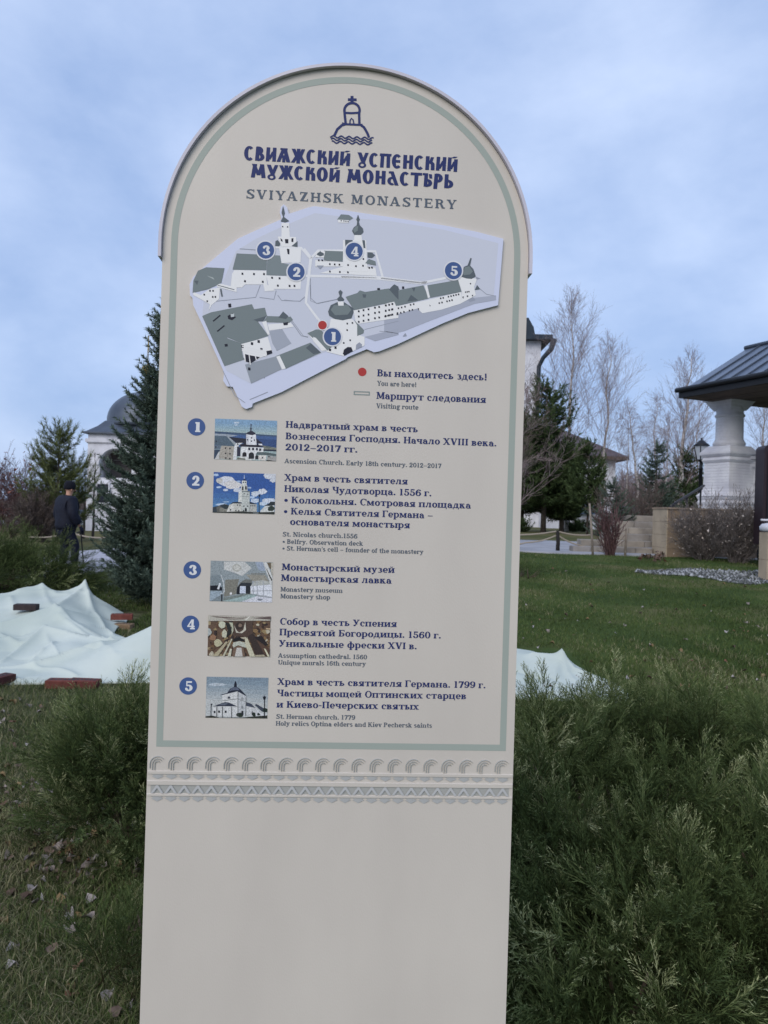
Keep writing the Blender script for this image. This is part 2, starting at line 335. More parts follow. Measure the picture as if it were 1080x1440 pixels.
# ---------------------------------------------------------------- the slab-serif lettering
G = {
'А':"6.6|D .3 0 2.5 7 .8;D 4.4 0 2.2 7 1.6;B 1.5 5 2.2;F -.2 0 1.9;F 3.7 0 2.7",
'В':"5.5|S .5 0 7 2 2;O 2.6 5.3 2.1 1.7 -90 90;O 2.7 1.95 2.4 1.95 -90 90;B 1.5 2.8 .35;B 1.5 2.7 3.7;B 1.5 2.6 6.65",
'М':"7.5|V .7 0 .8 7;F 0 0 2.2;F 0 6.3 1.6;D .6 7 2.8 .8 1.6;D 3.5 .8 5.2 7 .8;S 5.3 0 7 1 3",
'Н':"6.6|S .6 0 7 1 1;S 4.4 0 7 1 1;B 1.5 4.6 3.6",
'Г':"5.2|S .6 0 7 1 2;B 1.5 4.8 6.65;V 4.3 5.2 .7 1.8",
'Х':"6.5|D .4 7 4.3 0 1.7;D .6 0 4.6 7 .8;F 0 0 2;F 3.7 0 2.5;F 0 6.3 2.5;F 3.9 6.3 2",
'Ч':"6.0|S 3.8 0 7 1 1;S .6 4.4 7 0 1;O 2.9 4.5 2.3 1.7 180 280;B 2.6 4 3.1",
'К':"6.6|S .6 0 7 1 1;D 1.6 3.2 4.3 7 .8;D 2.2 4.4 4.2 0 1.7;F 3.9 0 2.6;F 3.6 6.3 2.2",
'С':"6.0|O 3.2 3.5 2.9 3.65 48 312;V 5 4.6 .7 2.2",
'П':"6.5|S .6 0 7 1 2;S 4.3 0 7 1 3;B 1.5 4.5 6.65",
'Б':"5.6|S .6 0 7 2 2;B 1.5 5 6.65;V 4.5 5.2 .6 1.8;O 2.7 2.1 2.4 2.1 -90 90;B 1.5 2.8 .35;B 1.5 2.8 3.85",
'У':"6.2|D .4 7 2.5 2 1.7;D 1.7 .6 4.6 7 .8;Q 1.4 .8 .85;F 0 6.3 2.5;F 3.9 6.3 2",
'О':"6.5|O 3.2 3.5 3 3.65 0 360",
'И':"6.7|S .6 0 7 1 1;S 4.5 0 7 1 1;D 1.3 .8 4.2 5.7 .9",
'V':"6.3|D .3 7 2.5 0 1.7;D 2.8 0 4.9 7 .8;F 0 6.3 2.6;F 4.2 6.3 2",
'I':"3.3|S .9 0 7 1 1",
'Y':"6.0|D .2 7 2.1 3.3 1.7;D 3 3.2 4.8 7 .8;S 2.3 0 3.7 1 0;F -.1 6.3 2.4;F 4 6.3 2",
'S':"5.4|O 2.7 5.15 2.3 1.95 35 255;O 2.7 1.85 2.4 1.95 -145 75;D 3.2 2.2 1 4.8 1.6;V 4.3 5 .6 2;V .3 0 .6 2",
'Z':"5.8|B .5 5 6.6;B .5 5.2 .4;D .5 .3 3.3 6.7 1.8;V .4 5.1 .6 1.9;V 4.7 0 .6 1.9",
'T':"6.3|S 2.3 0 7 1 0;B .3 5.8 6.65;V .3 5.1 .6 1.9;V 5.2 5.1 .6 1.9",
'E':"5.8|S .6 0 7 2 2;B 1.5 4.9 6.65;B 1.5 4 3.6;B 1.5 5.1 .35;V 4.4 5.2 .6 1.8;V 4.7 0 .6 1.8;V 3.6 2.8 .5 1.6",
'N':"7.0|V .9 0 .8 7;F 0 0 2.5;F 0 6.3 2;D .8 7 4.3 0 1.8;V 5.2 0 .8 7;F 4.4 6.3 2.4",
'R':"6.4|S .6 0 7 1 2;O 2.7 5.2 2.3 1.8 -90 90;B 1.5 2.8 3.7;B 1.5 2.8 6.65;D 2.8 3.6 4.3 0 1.6;F 4.2 0 2.1",
'P':"5.7|S .6 0 7 1 2;O 2.7 5.1 2.5 1.9 -90 90;B 1.5 2.8 3.5;B 1.5 2.8 6.65",
'U':"6.5|S .6 2 7 0 1;V 4.8 2 .8 5;F 4.1 6.3 2.2;O 3.1 2.3 2.5 2.3 180 360",
'а':"4.9|O 2.1 3.3 1.75 1.75 20 165;S 2.7 0 3.6 3 0;O 1.9 1.5 1.7 1.55 60 300;B 1.8 2.9 2.7;B 1.8 2.9 .3;Q 1 3.6 .6",
'б':"5.0|O 2.4 2.3 2.25 2.4 0 360;O 3 4 2.7 3 100 190;B 2.7 4.5 6.7",
'в':"4.9|S .5 0 5 2 2;O 2.2 3.75 2 1.25 -90 90;O 2.3 1.35 2.2 1.35 -90 90;B 1.5 2.3 .35;B 1.5 2.3 2.55;B 1.5 2.3 4.65",
'г':"4.4|S .5 0 5 1 2;B 1.5 3.9 4.65;V 3.5 3.4 .6 1.6",
'д':"5.8|V 3.1 0 1.5 5;D .8 .5 1.7 5 .8;B 1.8 3.4 4.65;B .1 5.4 .45;V .1 -1.4 .7 1.8;V 4.7 -1.4 .7 1.8",
'е':"4.9|O 2.45 2.5 2.25 2.6 0 318;B 1 4.3 2.4",
'ж':"7.5|S 3 0 5 1 1;D .2 0 2.2 2.8 1.1;D .4 5 2.2 2.3 1;D 6 0 4 2.8 1.1;D 5.8 5 4 2.3 1",
'з':"4.5|O 2 3.7 2 1.4 -90 140;O 2.1 1.4 2.2 1.5 -140 90",
'и':"6.0|S .5 0 5 1 1;S 3.7 0 5 1 1;D 1.5 .7 3.4 4 .8",
'й':"6.0|S .5 0 5 1 1;S 3.7 0 5 1 1;D 1.5 .7 3.4 4 .8;O 2.9 6.6 1.3 1 180 360 .5 .7",
'к':"5.6|S .5 0 5 1 1;D 1.4 2.2 3.3 5 .8;D 1.8 3.2 3.3 0 1.6;F 2.9 0 2.4;F 2.7 4.3 1.9",
'л':"5.7|S 3.3 0 5 1 0;D .8 .6 1.7 5 .8;B 1.2 4.8 4.65;Q .9 .7 .8",
'м':"7.0|S 4.7 0 5 1 3;D .6 5 2.5 .6 1.5;D 3.1 .6 4.6 5 .7;V .6 0 .8 5;F 0 0 2;F 0 4.3 1.5",
'н':"6.0|S .5 0 5 1 1;S 3.7 0 5 1 1;B 1.5 3.9 2.6",
'о':"4.95|O 2.45 2.5 2.3 2.65 0 360",
'п':"6.0|S .5 0 5 1 2;S 3.7 0 5 1 3;B 1.5 3.9 4.65",
'р':"5.4|S .5 -2.1 5 1 2;O 2.7 2.5 2.4 2.6 -125 125",
'с':"4.6|O 2.45 2.5 2.25 2.6 48 312;Q 3.65 3.7 .7",
'т':"5.5|S 2 0 5 1 0;B .2 5.2 4.65;V .2 3.4 .6 1.6;V 4.6 3.4 .6 1.6",
'у':"5.2|D .2 5 2 .3 1.6;D 1.4 -1.4 3.8 5 .8;Q 1 -1.3 .8;F -.1 4.3 2.3;F 3 4.3 2",
'ф':"6.9|S 2.6 -2 7 1 2;O 2.3 2.5 2.1 2.5 60 300;O 4.4 2.5 2.1 2.5 -120 120",
'х':"5.3|D .2 5 3.1 0 1.6;D .4 0 3.7 5 .7;F -.1 0 1.9;F 2.7 0 2.4;F -.1 4.3 2.3;F 3 4.3 1.9",
'ц':"6.0|S .5 0 5 2 1;S 3.6 0 5 0 1;B 1.5 5.5 .35;V 4.9 -1.4 .7 1.7",
'ч':"5.4|S 3.2 0 5 1 1;S .5 3 5 0 1;O 2.5 3.1 2 1.3 180 280;B 2.2 3.4 2.1",
'ш':"8.4|S .5 0 5 2 1;S 3.3 0 5 0 1;S 6.1 0 5 3 1;B 1.5 6.4 .35",
'щ':"8.6|S .5 0 5 2 1;S 3.3 0 5 0 1;S 6.1 0 5 0 1;B 1.5 8 .35;V 7.5 -1.4 .7 1.7",
'ы':"7.1|S .5 0 5 2 1;O 2 1.5 2.1 1.5 -90 90;B 1.5 2.1 .35;B 1.5 2.1 2.7;S 4.9 0 5 1 1",
'ь':"4.7|S .5 0 5 2 1;O 2.1 1.5 2.3 1.5 -90 90;B 1.5 2.2 .35;B 1.5 2.2 2.7",
'я':"5.5|S 3.2 0 5 1 3;O 2.7 3.6 2.4 1.45 90 270;B 2.5 3.4 4.65;B 2.5 3.4 2.4;D .8 0 2 2.4 1.5;F 0 0 1.9",
'b':"5.3|S .4 0 7 0 2;O 2.7 2.5 2.4 2.6 -125 125",
'd':"5.4|S 3.2 0 7 3 2;O 2.5 2.5 2.3 2.6 55 305",
'f':"3.5|S .8 0 5.6 1 0;O 2.5 5.4 1.7 1.7 50 180;B .1 3.1 4.65",
'g':"4.9|O 2.1 3.3 1.9 1.8 0 360;O 2.2 -.6 2.1 1.4 0 360;D .6 .6 1 2 1;B 3 4.7 4.7",
'h':"5.9|S .5 0 7 1 2;S 3.6 0 3.2 1 0;O 3.2 3.1 1.9 1.9 0 125",
'i':"3.0|S .7 0 5 1 2;Q 1.45 6.5 .85",
'k':"5.7|S .5 0 7 1 2;D 1.4 2.2 3.3 5 .8;D 1.8 3.2 3.3 0 1.6;F 2.9 0 2.4;F 2.7 4.3 1.9",
'l':"3.0|S .7 0 7 1 2",
'm':"8.8|S .5 0 5 1 2;S 3.5 0 3.2 1 0;S 6.4 0 3.2 1 0;O 3.1 3.1 1.9 1.9 0 125;O 6 3.1 1.9 1.9 0 125",
'n':"5.9|S .5 0 5 1 2;S 3.6 0 3.2 1 0;O 3.2 3.1 1.9 1.9 0 125",
'q':"5.4|S 3.2 -2.1 5 1 3;O 2.5 2.5 2.3 2.6 55 305",'p':"5.4|S .5 -2.1 5 1 2;O 2.7 2.5 2.4 2.6 -125 125",'w':"7.4|D .2 5 1.7 0 1.5;D 2 0 3.4 5 .7;D 3.2 5 4.6 0 1.5;D 4.8 0 6.2 5 .7",'j':"3|S .7 -2 5 0 2",
'r':"4.5|S .5 0 5 1 2;O 2.8 3.2 1.6 1.8 60 150;Q 3.5 4.2 .8",
's':"4.2|O 2 3.65 1.8 1.45 25 255;O 2 1.4 1.9 1.5 -150 75;D 2.4 1.6 .8 3.4 1.2",
't':"3.7|S 1 .9 6.4 0 0;B .1 3.5 4.65;O 2.6 1.4 1.6 1.5 180 305",
'u':"5.8|S .5 1 5 0 2;S 3.5 0 5 3 2;O 2.4 1.7 1.9 1.8 180 290",
'v':"5.1|D .2 5 2 0 1.6;D 2.3 0 3.8 5 .7;F -.1 4.3 2.3;F 3 4.3 1.9",
'0':"5.2|O 2.6 3.5 2.4 3.65 0 360",'1':"4.4|S 1.5 0 7 1 2",
'2':"5.2|O 2.5 4.9 2.2 2.2 -35 165;D .3 .4 2.9 4.1 1.5;V .3 0 4.5 1.3;Q 1.1 5 .9",
'3':"5.0|O 2.3 5.2 2.1 1.9 -90 155;O 2.4 1.9 2.4 2 -155 90;Q 1 5.4 .8;Q 1 1.5 .8",
'4':"5.4|V 2.8 0 1.5 7;D .1 2.1 2.8 7 .8;V .2 1.6 4.8 .9;F 2 0 3.1",
'5':"5.1|V .9 3.4 .7 3.6;V .9 5.8 3.4 1.2;O 2.4 2.2 2.4 2.35 -155 130;Q 1 1.6 .8",
'6':"5.2|O 2.6 2.2 2.4 2.35 0 360;O 3.5 3.4 3.3 3.7 95 200;Q 4 5.9 .8",
'7':"5.0|V .3 5.8 4.5 1.2;D 1.2 0 3.2 6 1.6;V .3 4.8 .6 1.7",
'8':"5.0|O 2.5 5.25 2.1 1.85 0 360;O 2.5 1.9 2.4 2 0 360",
'9':"5.2|O 2.6 4.8 2.4 2.35 0 360;O 1.7 3.6 3.3 3.7 -85 20;Q 1.2 1.1 .8",
'.':"2.3|Q 1.1 .75 .85",'!':"3.0|D 1 2.2 .8 7 1.3;Q 1.5 .75 .9",'–':"5.2|V .3 2.3 4.4 .7",'-':"3.1|V .3 2.2 2.4 .9",
'•':"3.6|Q 1.6 2.8 1.6","'":"1.8|V .5 4.8 .9 2.2",' ':"2.6|"}
for a, b in zip('BMHXKCOaceoyx', 'ВМНХКСОасеоух'):
    if b in G: G[a] = G[b]
G['x'] = G['х']; G['A'] = G['А']; G['Т'] = G['T']
# the heavy old-Slavonic face of the heading
HG = {
'С':"5.2|O 2.7 3.5 2.6 3.7 48 312",
'В':"5.1|D .2 0 .6 7 1.9;O 2.2 5.2 1.9 1.9 -90 90;O 2.4 2 2.4 2 -90 90;B 1.5 2.4 .5;B 1.5 2.4 3.6;B .8 2.4 6.5",
'И':"5.6|D .2 0 .5 7 1.8;D 3.4 0 3.6 7 1.8;D 1.2 1 3.2 5 1.4",
'Я':"6.7|D -.2 0 2.4 7 1.8;D 4.6 0 2.6 7 2;B 1.4 5.2 2.8;V 2.6 -.1 1.5 3;V 1.5 6.1 3.6 .9",
'Ж':"7.3|D 2.7 -.3 2.8 7.1 1.8;D 0 0 2.3 3.8 1.8;D .2 7 2 3 1.9;D 5.6 0 3.5 3.8 1.8;D 5.1 7 3.6 3 1.8",
'К':"5.3|D .3 0 .5 7 1.9;V 3.1 0 1.9 3;O 2.6 2.9 2.4 1.6 0 120;D 2 3.4 3 6.6 1.6",
'Й':"5.6|D .2 0 .5 7 1.8;D 3.4 -.2 3.6 6.2 1.8;D 1.2 1 3.2 5 1.4;D 1.9 6.7 3.4 7.5 2",
'У':"5.6|D 0 7 2.1 1.8 2;D 2.1 2 3.9 7 1.7;O 2.5 .7 2 1.5 0 360 1.1 .8",
'П':"5.9|D .3 0 .6 7 1.8;V 3.5 0 1.8 7;D 0 5.8 .2 7.1 5.8",
'Є':"5.2|O 2.7 3.5 2.6 3.7 45 315;V 1.5 2.9 2.8 1.3",
'Н':"5.8|D .4 0 .5 7 1.9;D 3.4 0 3.5 7 1.9;B 1.8 4 3.6",
'М':"7.2|D -.1 0 .9 7 1.9;D .2 7 2.7 1.3 1.8;D 2.8 1.3 4.3 7 1.6;D 5 0 4.1 7 2",
'О':"5.9|O 2.9 3.5 2.7 3.7 0 360",
'А':"6.1|D 4 -.2 1.4 7 1.9;O 2.6 2 2.3 2.2 80 300 1.7 1.1;V .9 5.9 2 1",
'Т':"5.8|D 1.8 0 2 7 1.9;D 0 5.6 .1 7 5.6",
'Ы':"5.0|D .6 0 .9 7 1.8;V 0 5.9 2 1.1;O 2.5 2 2.3 2 -90 90;B 1.5 2.6 .5;B 1.5 2.6 3.7;D 3.3 4.4 3 6.6 1.5",
'Р':"5.0|D .2 -.9 .7 7 1.9;O 2.4 4.8 2.4 2.3 -100 100;B 1.4 2.5 6.5",
'Ь':"5.0|D .4 -.2 .6 7 1.9;O 2.5 2 2.4 2.1 -90 90;B 1.5 2.6 .4;B 1.5 2.6 3.7", ' ':"3|"}

# ---------------------------------------------------------------- the information sign
YAW = math.radians(3.05); SD = 1.5
O0 = at(484, 720, SD); O0 = np.array([O0[0], SD, 0.0])
UX = np.array([math.cos(YAW), math.sin(YAW), 0]); NY = np.array([math.sin(YAW), -math.cos(YAW), 0])
def P(px, py, out=0.0):
    """pixel -> (u, v) on the face of the sign (out metres proud of it)"""
    d = at(px, py, 1.0) - np.array([0, 0, CZ]); o = O0 + NY * out
    t = np.dot(o - np.array([0, 0, CZ]), NY) / np.dot(d, NY); p = np.array([0, 0, CZ]) + d * t
    return float(np.dot(p - O0, UX)), float(p[2])
for q in ((228, 400), (207, 1100), (195, 1440), (741, 400), (720, 1100), (713, 1440), (222, 330), (745, 340), (492, 93)): print('P', q, [round(k, 4) for k in P(*q)])
SIGN = thing('information_sign', 'tall cream information board with arched top, monastery map, headings and five small pictures', 'sign', (O0[0], O0[1], 0.0), YAW)
GZS = -0.02
UL, UR = P(207, 1100)[0], P(720, 1100)[0]
UL = (UL + P(195, 1440)[0] + P(228, 400)[0]) / 3; UR = (UR + P(713, 1440)[0] + P(741, 400)[0]) / 3
UC = (UL + UR) / 2; HW = (UR - UL) / 2
VTOP = P(492, 97)[1]; VC = VTOP - HW                     # centre of the half circle
M_face = mat('sign_enamel', srgb(206, 198, 186), 0.42, srgb(195, 187, 176), scale=3.2, detail=9, bump=0.04, bscale=260, spec=0.35, lo=.3, hi=.8, stretch=(1.6, 1, .7))
M_trim = mat('trim_metal', srgb(208, 204, 212), 0.4, srgb(190, 186, 196), scale=5)
M_band = mat('border_paint', srgb(158, 166, 156), 0.5)
NAVY = (24, 42, 108); GREY = (80, 94, 116)
def arcpts(r, n=64, a0=0.0, a1=math.pi, cu=None, cv=None):
    return [((UC if cu is None else cu) + r * math.cos(a0 + (a1 - a0) * i / n), (VC if cv is None else cv) + r * math.sin(a0 + (a1 - a0) * i / n)) for i in range(n + 1)]
# body: face sheet and a case behind it
outl = [(UR, 0.0)] + arcpts(HW) + [(UL, 0.0)]
mb = MB(); n = len(outl); D = 0.13
mb.add([(u, 0, v) for u, v in outl] + [(u, D, v) for u, v in outl],
       [tuple(range(n))[::-1], tuple(range(n, 2 * n))] + [(i, (i + 1) % n, n + (i + 1) % n, n + i) for i in range(n)], M_face)
mb.build('body', SIGN, local=True)
# arched metal visor standing proud of the face
def ring_strip(mb, r0, r1, y0, y1, m, vend):
    A = [(UC + r1, vend)] + arcpts(r1) + [(UC - r1, vend)]; B_ = [(UC + r0, vend)] + arcpts(r0) + [(UC - r0, vend)]; n = len(A)
    V = [(u, y0, v) for u, v in A] + [(u, y0, v) for u, v in B_] + [(u, y1, v) for u, v in A] + [(u, y1, v) for u, v in B_]
    fs = []
    for i in range(n - 1):
        fs += [(i, i + 1, n + i + 1, n + i), (2 * n + i, 3 * n + i, 3 * n + i + 1, 2 * n + i + 1), (i, 2 * n + i, 2 * n + i + 1, i + 1), (n + i, n + i + 1, 3 * n + i + 1, 3 * n + i)]
    for i in (0, n - 1): fs.append((i, n + i, 3 * n + i, 2 * n + i))
    mb.add(V, fs, m)
VEND = P(222, 362)[1]
mb = MB(); ring_strip(mb, HW + 0.0008, HW + 0.0068, -0.010, D + 0.012, M_trim, VEND); mb.build('arched_trim', SIGN, local=True)
# painted border line
def rect_arch(mb, inset, w, vb, m, y):
    r1 = HW - inset; r0 = r1 - w
    A = [(UC + r1, vb)] + arcpts(r1) + [(UC - r1, vb)]; B_ = [(UC + r0, vb + w)] + arcpts(r0) + [(UC - r0, vb + w)]; n = len(A)
    mb.add([(u, y, v) for u, v in A + B_], [(i, i + 1, n + i + 1, n + i) for i in range(n - 1)] + [(0, n, 2 * n - 1, n - 1)], m)
INS = (P(222, 1050)[0] - P(207, 1100)[0] + UR - P(713, 1050)[0]) / 2
mb = MB(); rect_arch(mb, INS, 0.0128, P(470, 1053)[1], M_band, -0.0004); mb.build('painted_border', SIGN, local=True)

class Ink:
    """flat print on the face; every primitive sits a hair above the last"""
    def __init__(s, base): s.mb = MB(); s.base = base; s.k = 0
    def poly(s, pts, m, layer=0, j=0):
        s.mb.poly([(u, -(s.base + layer * 0.00008 + j * 0.000006), v) for u, v in pts], m)
def clip_glyph(cmds, T, H, scale_T):
    """turn a glyph program into polygons in glyph units"""
    out = []; SE = 0.5
    def ring(cx, cy, rx, ry, a0, a1, t, h):
        n = max(4, int(abs(a1 - a0) / 18))
        for i in range(n):
            q = []
            for (f, k) in ((i, 0), (i + 1, 0), (i + 1, 1), (i, 1)):
                w = math.radians(a0 + (a1 - a0) * f / n)
                q.append((cx + (rx - k * t) * math.cos(w), cy + (ry - k * h) * math.sin(w)))
            out.append(q)
    rect = lambda x0, y0, x1, y1: out.append([(x0, y0), (x1, y0), (x1, y1), (x0, y1)])
    for c in cmds.split(';'):
        if not c.strip(): continue
        a = c.split(); k = a[0]; v = [float(z) for z in a[1:]]
        if k == 'S':
            x, y0, y1, b, t = v; rect(x, y0, x + T, y1)
            if b: rect(x - (SE if b in (1, 2) else 0), y0, x + T + (SE if b in (1, 3) else 0), y0 + H)
            if t: rect(x - (SE if t in (1, 2) else 0), y1 - H, x + T + (SE if t in (1, 3) else 0), y1)
        elif k == 'B': rect(v[0], v[2] - H / 2, v[1], v[2] + H / 2)
        elif k == 'D':
            w = v[4] * scale_T; out.append([(v[0], v[1]), (v[0] + w, v[1]), (v[2] + w, v[3]), (v[2], v[3])])
        elif k == 'F': rect(v[0], v[1], v[0] + v[2], v[1] + H)
        elif k == 'V': rect(v[0], v[1], v[0] + v[2], v[1] + v[3])
        elif k == 'Q': out.append([(v[0] + v[2] * math.cos(i * .7854), v[1] + v[2] * math.sin(i * .7854)) for i in range(8)])
        elif k == 'O':
            t, h = (v[6], v[7]) if len(v) > 6 else (T, H)
            ring(*v[:6], min(t, v[2]), min(h, v[3]))
    return out
def text(s, px0, py0, px1, cap, col, font=G, T=1.45, H=0.7, layer=2, ink=None, name='lettering', track=0.0, skew=0.0):
    """a line of print from pixel (px0,py0) on the baseline to column px1, capitals cap pixels high"""
    u0, v0 = P(px0, py0); u1, _ = P(px1, py0 + (px1 - px0) * 0.03)
    pxm = abs(P(px0, py0 - 10)[1] - v0) / 10; sy = cap * pxm / 7
    tot = sum(float(font[c].split('|')[0]) + track for c in s) - 0.5 - track; sx = (u1 - u0) / tot
    I = ink or Ink(0.0004); m = flat(col) if isinstance(col, tuple) else col; x = 0
    for c in s:
        w, cm = font[c].split('|')
        for j, q in enumerate(clip_glyph(cm, T, H, T / 1.45 if font is G else 1)):
            I.poly([(u0 + (x + gx) * sx, v0 + gy * sy) for gx, gy in q], m, layer, j)
        x += float(w) + track
    if ink is None: I.mb.build(name, SIGN, local=True)

def headline(s, x0, y0, x1, cap): text(s, x0, y0, x1, cap, NAVY, HG, 2.0, 1.25, track=0.15, name='heading')
headline('СВИЯЖСКИЙ УСПЕНСКИЙ'.replace('СПЕ', 'СПЄ'), 342.7, 225, 642.6, 19.6)
headline('МУЖСКОЙ МОНАСТЫРЬ', 353, 249.5, 636.3, 19.2)
text('SVIYAZHSK MONASTERY', 345.9, 278.9, 640.7, 12.9, GREY, T=1.35, H=.75, track=1.0)
text('Вы находитесь здесь!', 530.3, 529, 684.4, 9.7, NAVY)
text('You are here!', 530.3, 542.2, 585.3, 6.7, GREY, T=1.4, H=.85)
text('Маршрут следования', 529.2, 560.8, 683, 9.7, NAVY)
text('Visiting route', 529, 573.9, 588, 6.7, GREY, T=1.4, H=.85)
for s, x0, y0, x1 in (('Надвратный храм в честь', 401.6, 601.3, 587.1), ('Вознесения Господня. Начало XVIII века.', 401.6, 617.5, 697.6), ('2012–2017 гг.', 401, 633, 502.2),
    ('Храм в честь святителя', 399.7, 675.8, 572.9), ('Николая Чудотворца. 1556 г.', 399.5, 691.5, 606.2), ('• Колокольня. Смотровая площадка', 399.5, 707.2, 661.6),
    ('• Келья Святителя Германа –', 399, 723, 608.2), ('основателя монастыря', 407.6, 738, 576), ('Монастырский музей', 396.2, 801.6, 554.5), ('Монастырская лавка', 395, 816.9, 550),
    ('Собор в честь Успения', 393.3, 878.2, 557.5), ('Пресвятой Богородицы. 1560 г.', 392.7, 893.2, 619.5), ('Уникальные фрески XVI в.', 392, 909.2, 585.5),
    ('Храм в честь святителя Германа. 1799 г.', 390, 962.8, 682.2), ('Частицы мощей Оптинских старцев', 389.5, 978.8, 655), ('и Киево-Печерских святых', 388.7, 994.8, 588.3)):
    text(s, x0, y0, x1, 9.3, NAVY)
for s, x0, y0, x1 in (('Ascension Church. Early 18th century. 2012–2017', 400.1, 651.1, 620.2), ('St. Nicolas church.1556', 397.3, 754.2, 502.2), ('• Belfry. Observation deck', 397.3, 764.4, 510.2),
    ("• St. Herman's cell – founder of the monastery", 397, 773.8, 594.9), ('Monastery museum', 394.4, 831.6, 481.5), ('Monastery shop', 394.2, 841.3, 464),
    ('Assumption cathedral. 1560', 391, 924.7, 515.7), ('Unique murals 16th century', 391, 934.4, 514), ('St. Herman church. 1779', 388.2, 1010.5, 499), ('Holy relics Optina elders and Kiev Pechersk saints', 387.7, 1020.2, 607)):
    text(s, x0, y0, x1, 6.4, GREY, T=1.4, H=.85)

def circ(px, py, r, n=32):
    u, v = P(px, py); pm = abs(P(px + 10, py)[0] - u) / 10
    return [(u + r * pm * math.cos(2 * math.pi * i / n), v + r * pm * math.sin(2 * math.pi * i / n)) for i in range(n)]
def badge(num, px, py, r, layer=0, base=0.0004, rim=0.0):
    I = Ink(base)
    if rim: I.poly(circ(px, py, r + rim), flat((214, 218, 236)), layer, 0)
    I.poly(circ(px, py, r), flat((56, 88, 152)), layer + 1, 0)
    h = r * 1.12; w = r * 0.86 if num != '1' else r * .8
    text(num, px - w / 2 + .4, py + h / 2, px + w / 2 + .4, h, (214, 218, 232), T=1.9, H=1.0, layer=layer + 2, ink=I)
    I.mb.build('number_badge', SIGN, local=True)
for nme, x, y in (('1', 276.4, 600.4), ('2', 274.5, 675.8), ('3', 270.4, 801.3), ('4', 267.8, 877.8), ('5', 264.6, 964.6)): badge(nme, x, y, 12.4)
I = Ink(0.0004); I.poly(circ(509.4, 523, 6), flat((178, 44, 46))); I.mb.build('red_dot', SIGN, local=True)
I = Ink(0.0004)
def fr(px0, py0, px1, py1, w, m):
    a = P(px0, py0); b = P(px1, py1); u0, v1 = a; u1, v0 = b; w = w * 0.00144
    for j, q in enumerate(([u0, v0, u1, v0 + w], [u0, v1 - w, u1, v1], [u0, v0, u0 + w, v1], [u1 - w, v0, u1, v1])):
        I.poly([(q[0], q[1]), (q[2], q[1]), (q[2], q[3]), (q[0], q[3])], m, 0, j)
fr(497.4, 549.8, 520, 556.2, 1.5, flat((132, 146, 152))); I.mb.build('route_symbol', SIGN, local=True)

# logo: cross, dome on its arch, island, three waves
def stroke(I, pts, w, m, z, layer=0, j0=0, wpx=True):
    ox, oy, k = z; pp = [np.array(P(ox + x / k, oy + y / k)) for x, y in pts]; hw = (w / k) * 0.00144 / 2
    L_, R_ = [], []
    for i in range(len(pp)):
        t = pp[min(i + 1, len(pp) - 1)] - pp[max(i - 1, 0)]; t = unit(t); nn = np.array([-t[1], t[0]])
        L_.append(pp[i] + nn * hw); R_.append(pp[i] - nn * hw)
    for i in range(len(pp) - 1): I.poly([L_[i], L_[i + 1], R_[i + 1], R_[i]], m, layer, j0 + (i % 3))
I = Ink(0.0004); z = (455, 125, 13.5); m = flat(NAVY)
stroke(I, [(540, 135), (540, 290)], 58, m, z); stroke(I, [(462, 205), (628, 208)], 52, m, z, 1)
arc = [(540 + 145 * math.cos(a), 410 - 140 * math.sin(a)) for a in np.linspace(0, math.pi, 15)]
stroke(I, [(680, 660), (675, 480)] + arc + [(400, 480), (420, 660)], 48, m, z, 2)
stroke(I, [(400, 455), (530, 462), (690, 452)], 40, m, z, 3)
stroke(I, [(500, 660), (503, 600), (530, 560), (560, 590), (575, 660)], 26, m, z, 2)
stroke(I, [(350, 655), (420, 672), (640, 682), (740, 685)], 38, m, z, 4)
stroke(I, [(205, 890), (260, 770), (350, 690), (420, 668)], 48, m, z, 3); stroke(I, [(700, 680), (770, 735), (830, 840), (862, 925)], 48, m, z, 3)
for k, (y0, x0, x1) in enumerate(((905, 125, 950), (955, 140, 920), (1008, 155, 925))):
    stroke(I, [(x, y0 + (x - x0) * 0.05 + 20 * math.sin((x - x0) / 148 * 2 * math.pi + 2 + k)) for x in np.linspace(x0, x1, 44)], 26, m, z, 5)
I.mb.build('emblem', SIGN, local=True)

# ---------------------------------------------------------------- the map: a cut-out plate standing off the face
def PZ(z, pts, out=0.0): ox, oy, k = z; return [P(ox + x / k, oy + y / k, out) for x, y in pts]
z5 = (260, 420, 4.696); z3 = (260, 280, 4.696); z4 = (480, 280, 4.5); z1 = (400, 380, 6.75); zr = (540, 350, 6.0); zc = (400, 280, 5.4)
OUTL = (PZ(z3, [(38, 640), (35, 570), (60, 520), (130, 455), (350, 270), (480, 210), (640, 140), (628, 95), (636, 60), (655, 42), (676, 62), (688, 105), (820, 62), (860, 55)]) +
        PZ(z4, [(30, 80), (330, 125), (640, 172), (860, 215), (1022, 258), (988, 676), (800, 725), (640, 790)]) +
        PZ(z1, [(1080, 705), (900, 775), (850, 785), (780, 755), (600, 830), (580, 850), (400, 940)]) +
        PZ(z5, [(640, 620), (450, 695), (445, 718), (405, 732), (378, 715), (345, 640), (318, 585), (280, 582), (256, 545), (262, 490), (190, 330), (60, 50)]) + PZ(z3, [(55, 660)]))
M_plate = mat('map_plate', srgb(206, 210, 228), 0.5); M_plate_edge = flat((200, 204, 228))
MO = 0.006
mb = MB(); n = len(OUTL)
def shrink(pts, out):   # same outline seen from the camera but on the plate's front
    return pts
mb.add([(u, -MO, v) for u, v in OUTL] + [(u, -0.0002, v) for u, v in OUTL], [tuple(range(n)), tuple(range(n, 2 * n))[::-1]] + [(i, (i + 1) % n, n + (i + 1) % n, n + i) for i in range(n)], M_plate)
MAPO = mb.build('map_plate', SIGN, local=True)
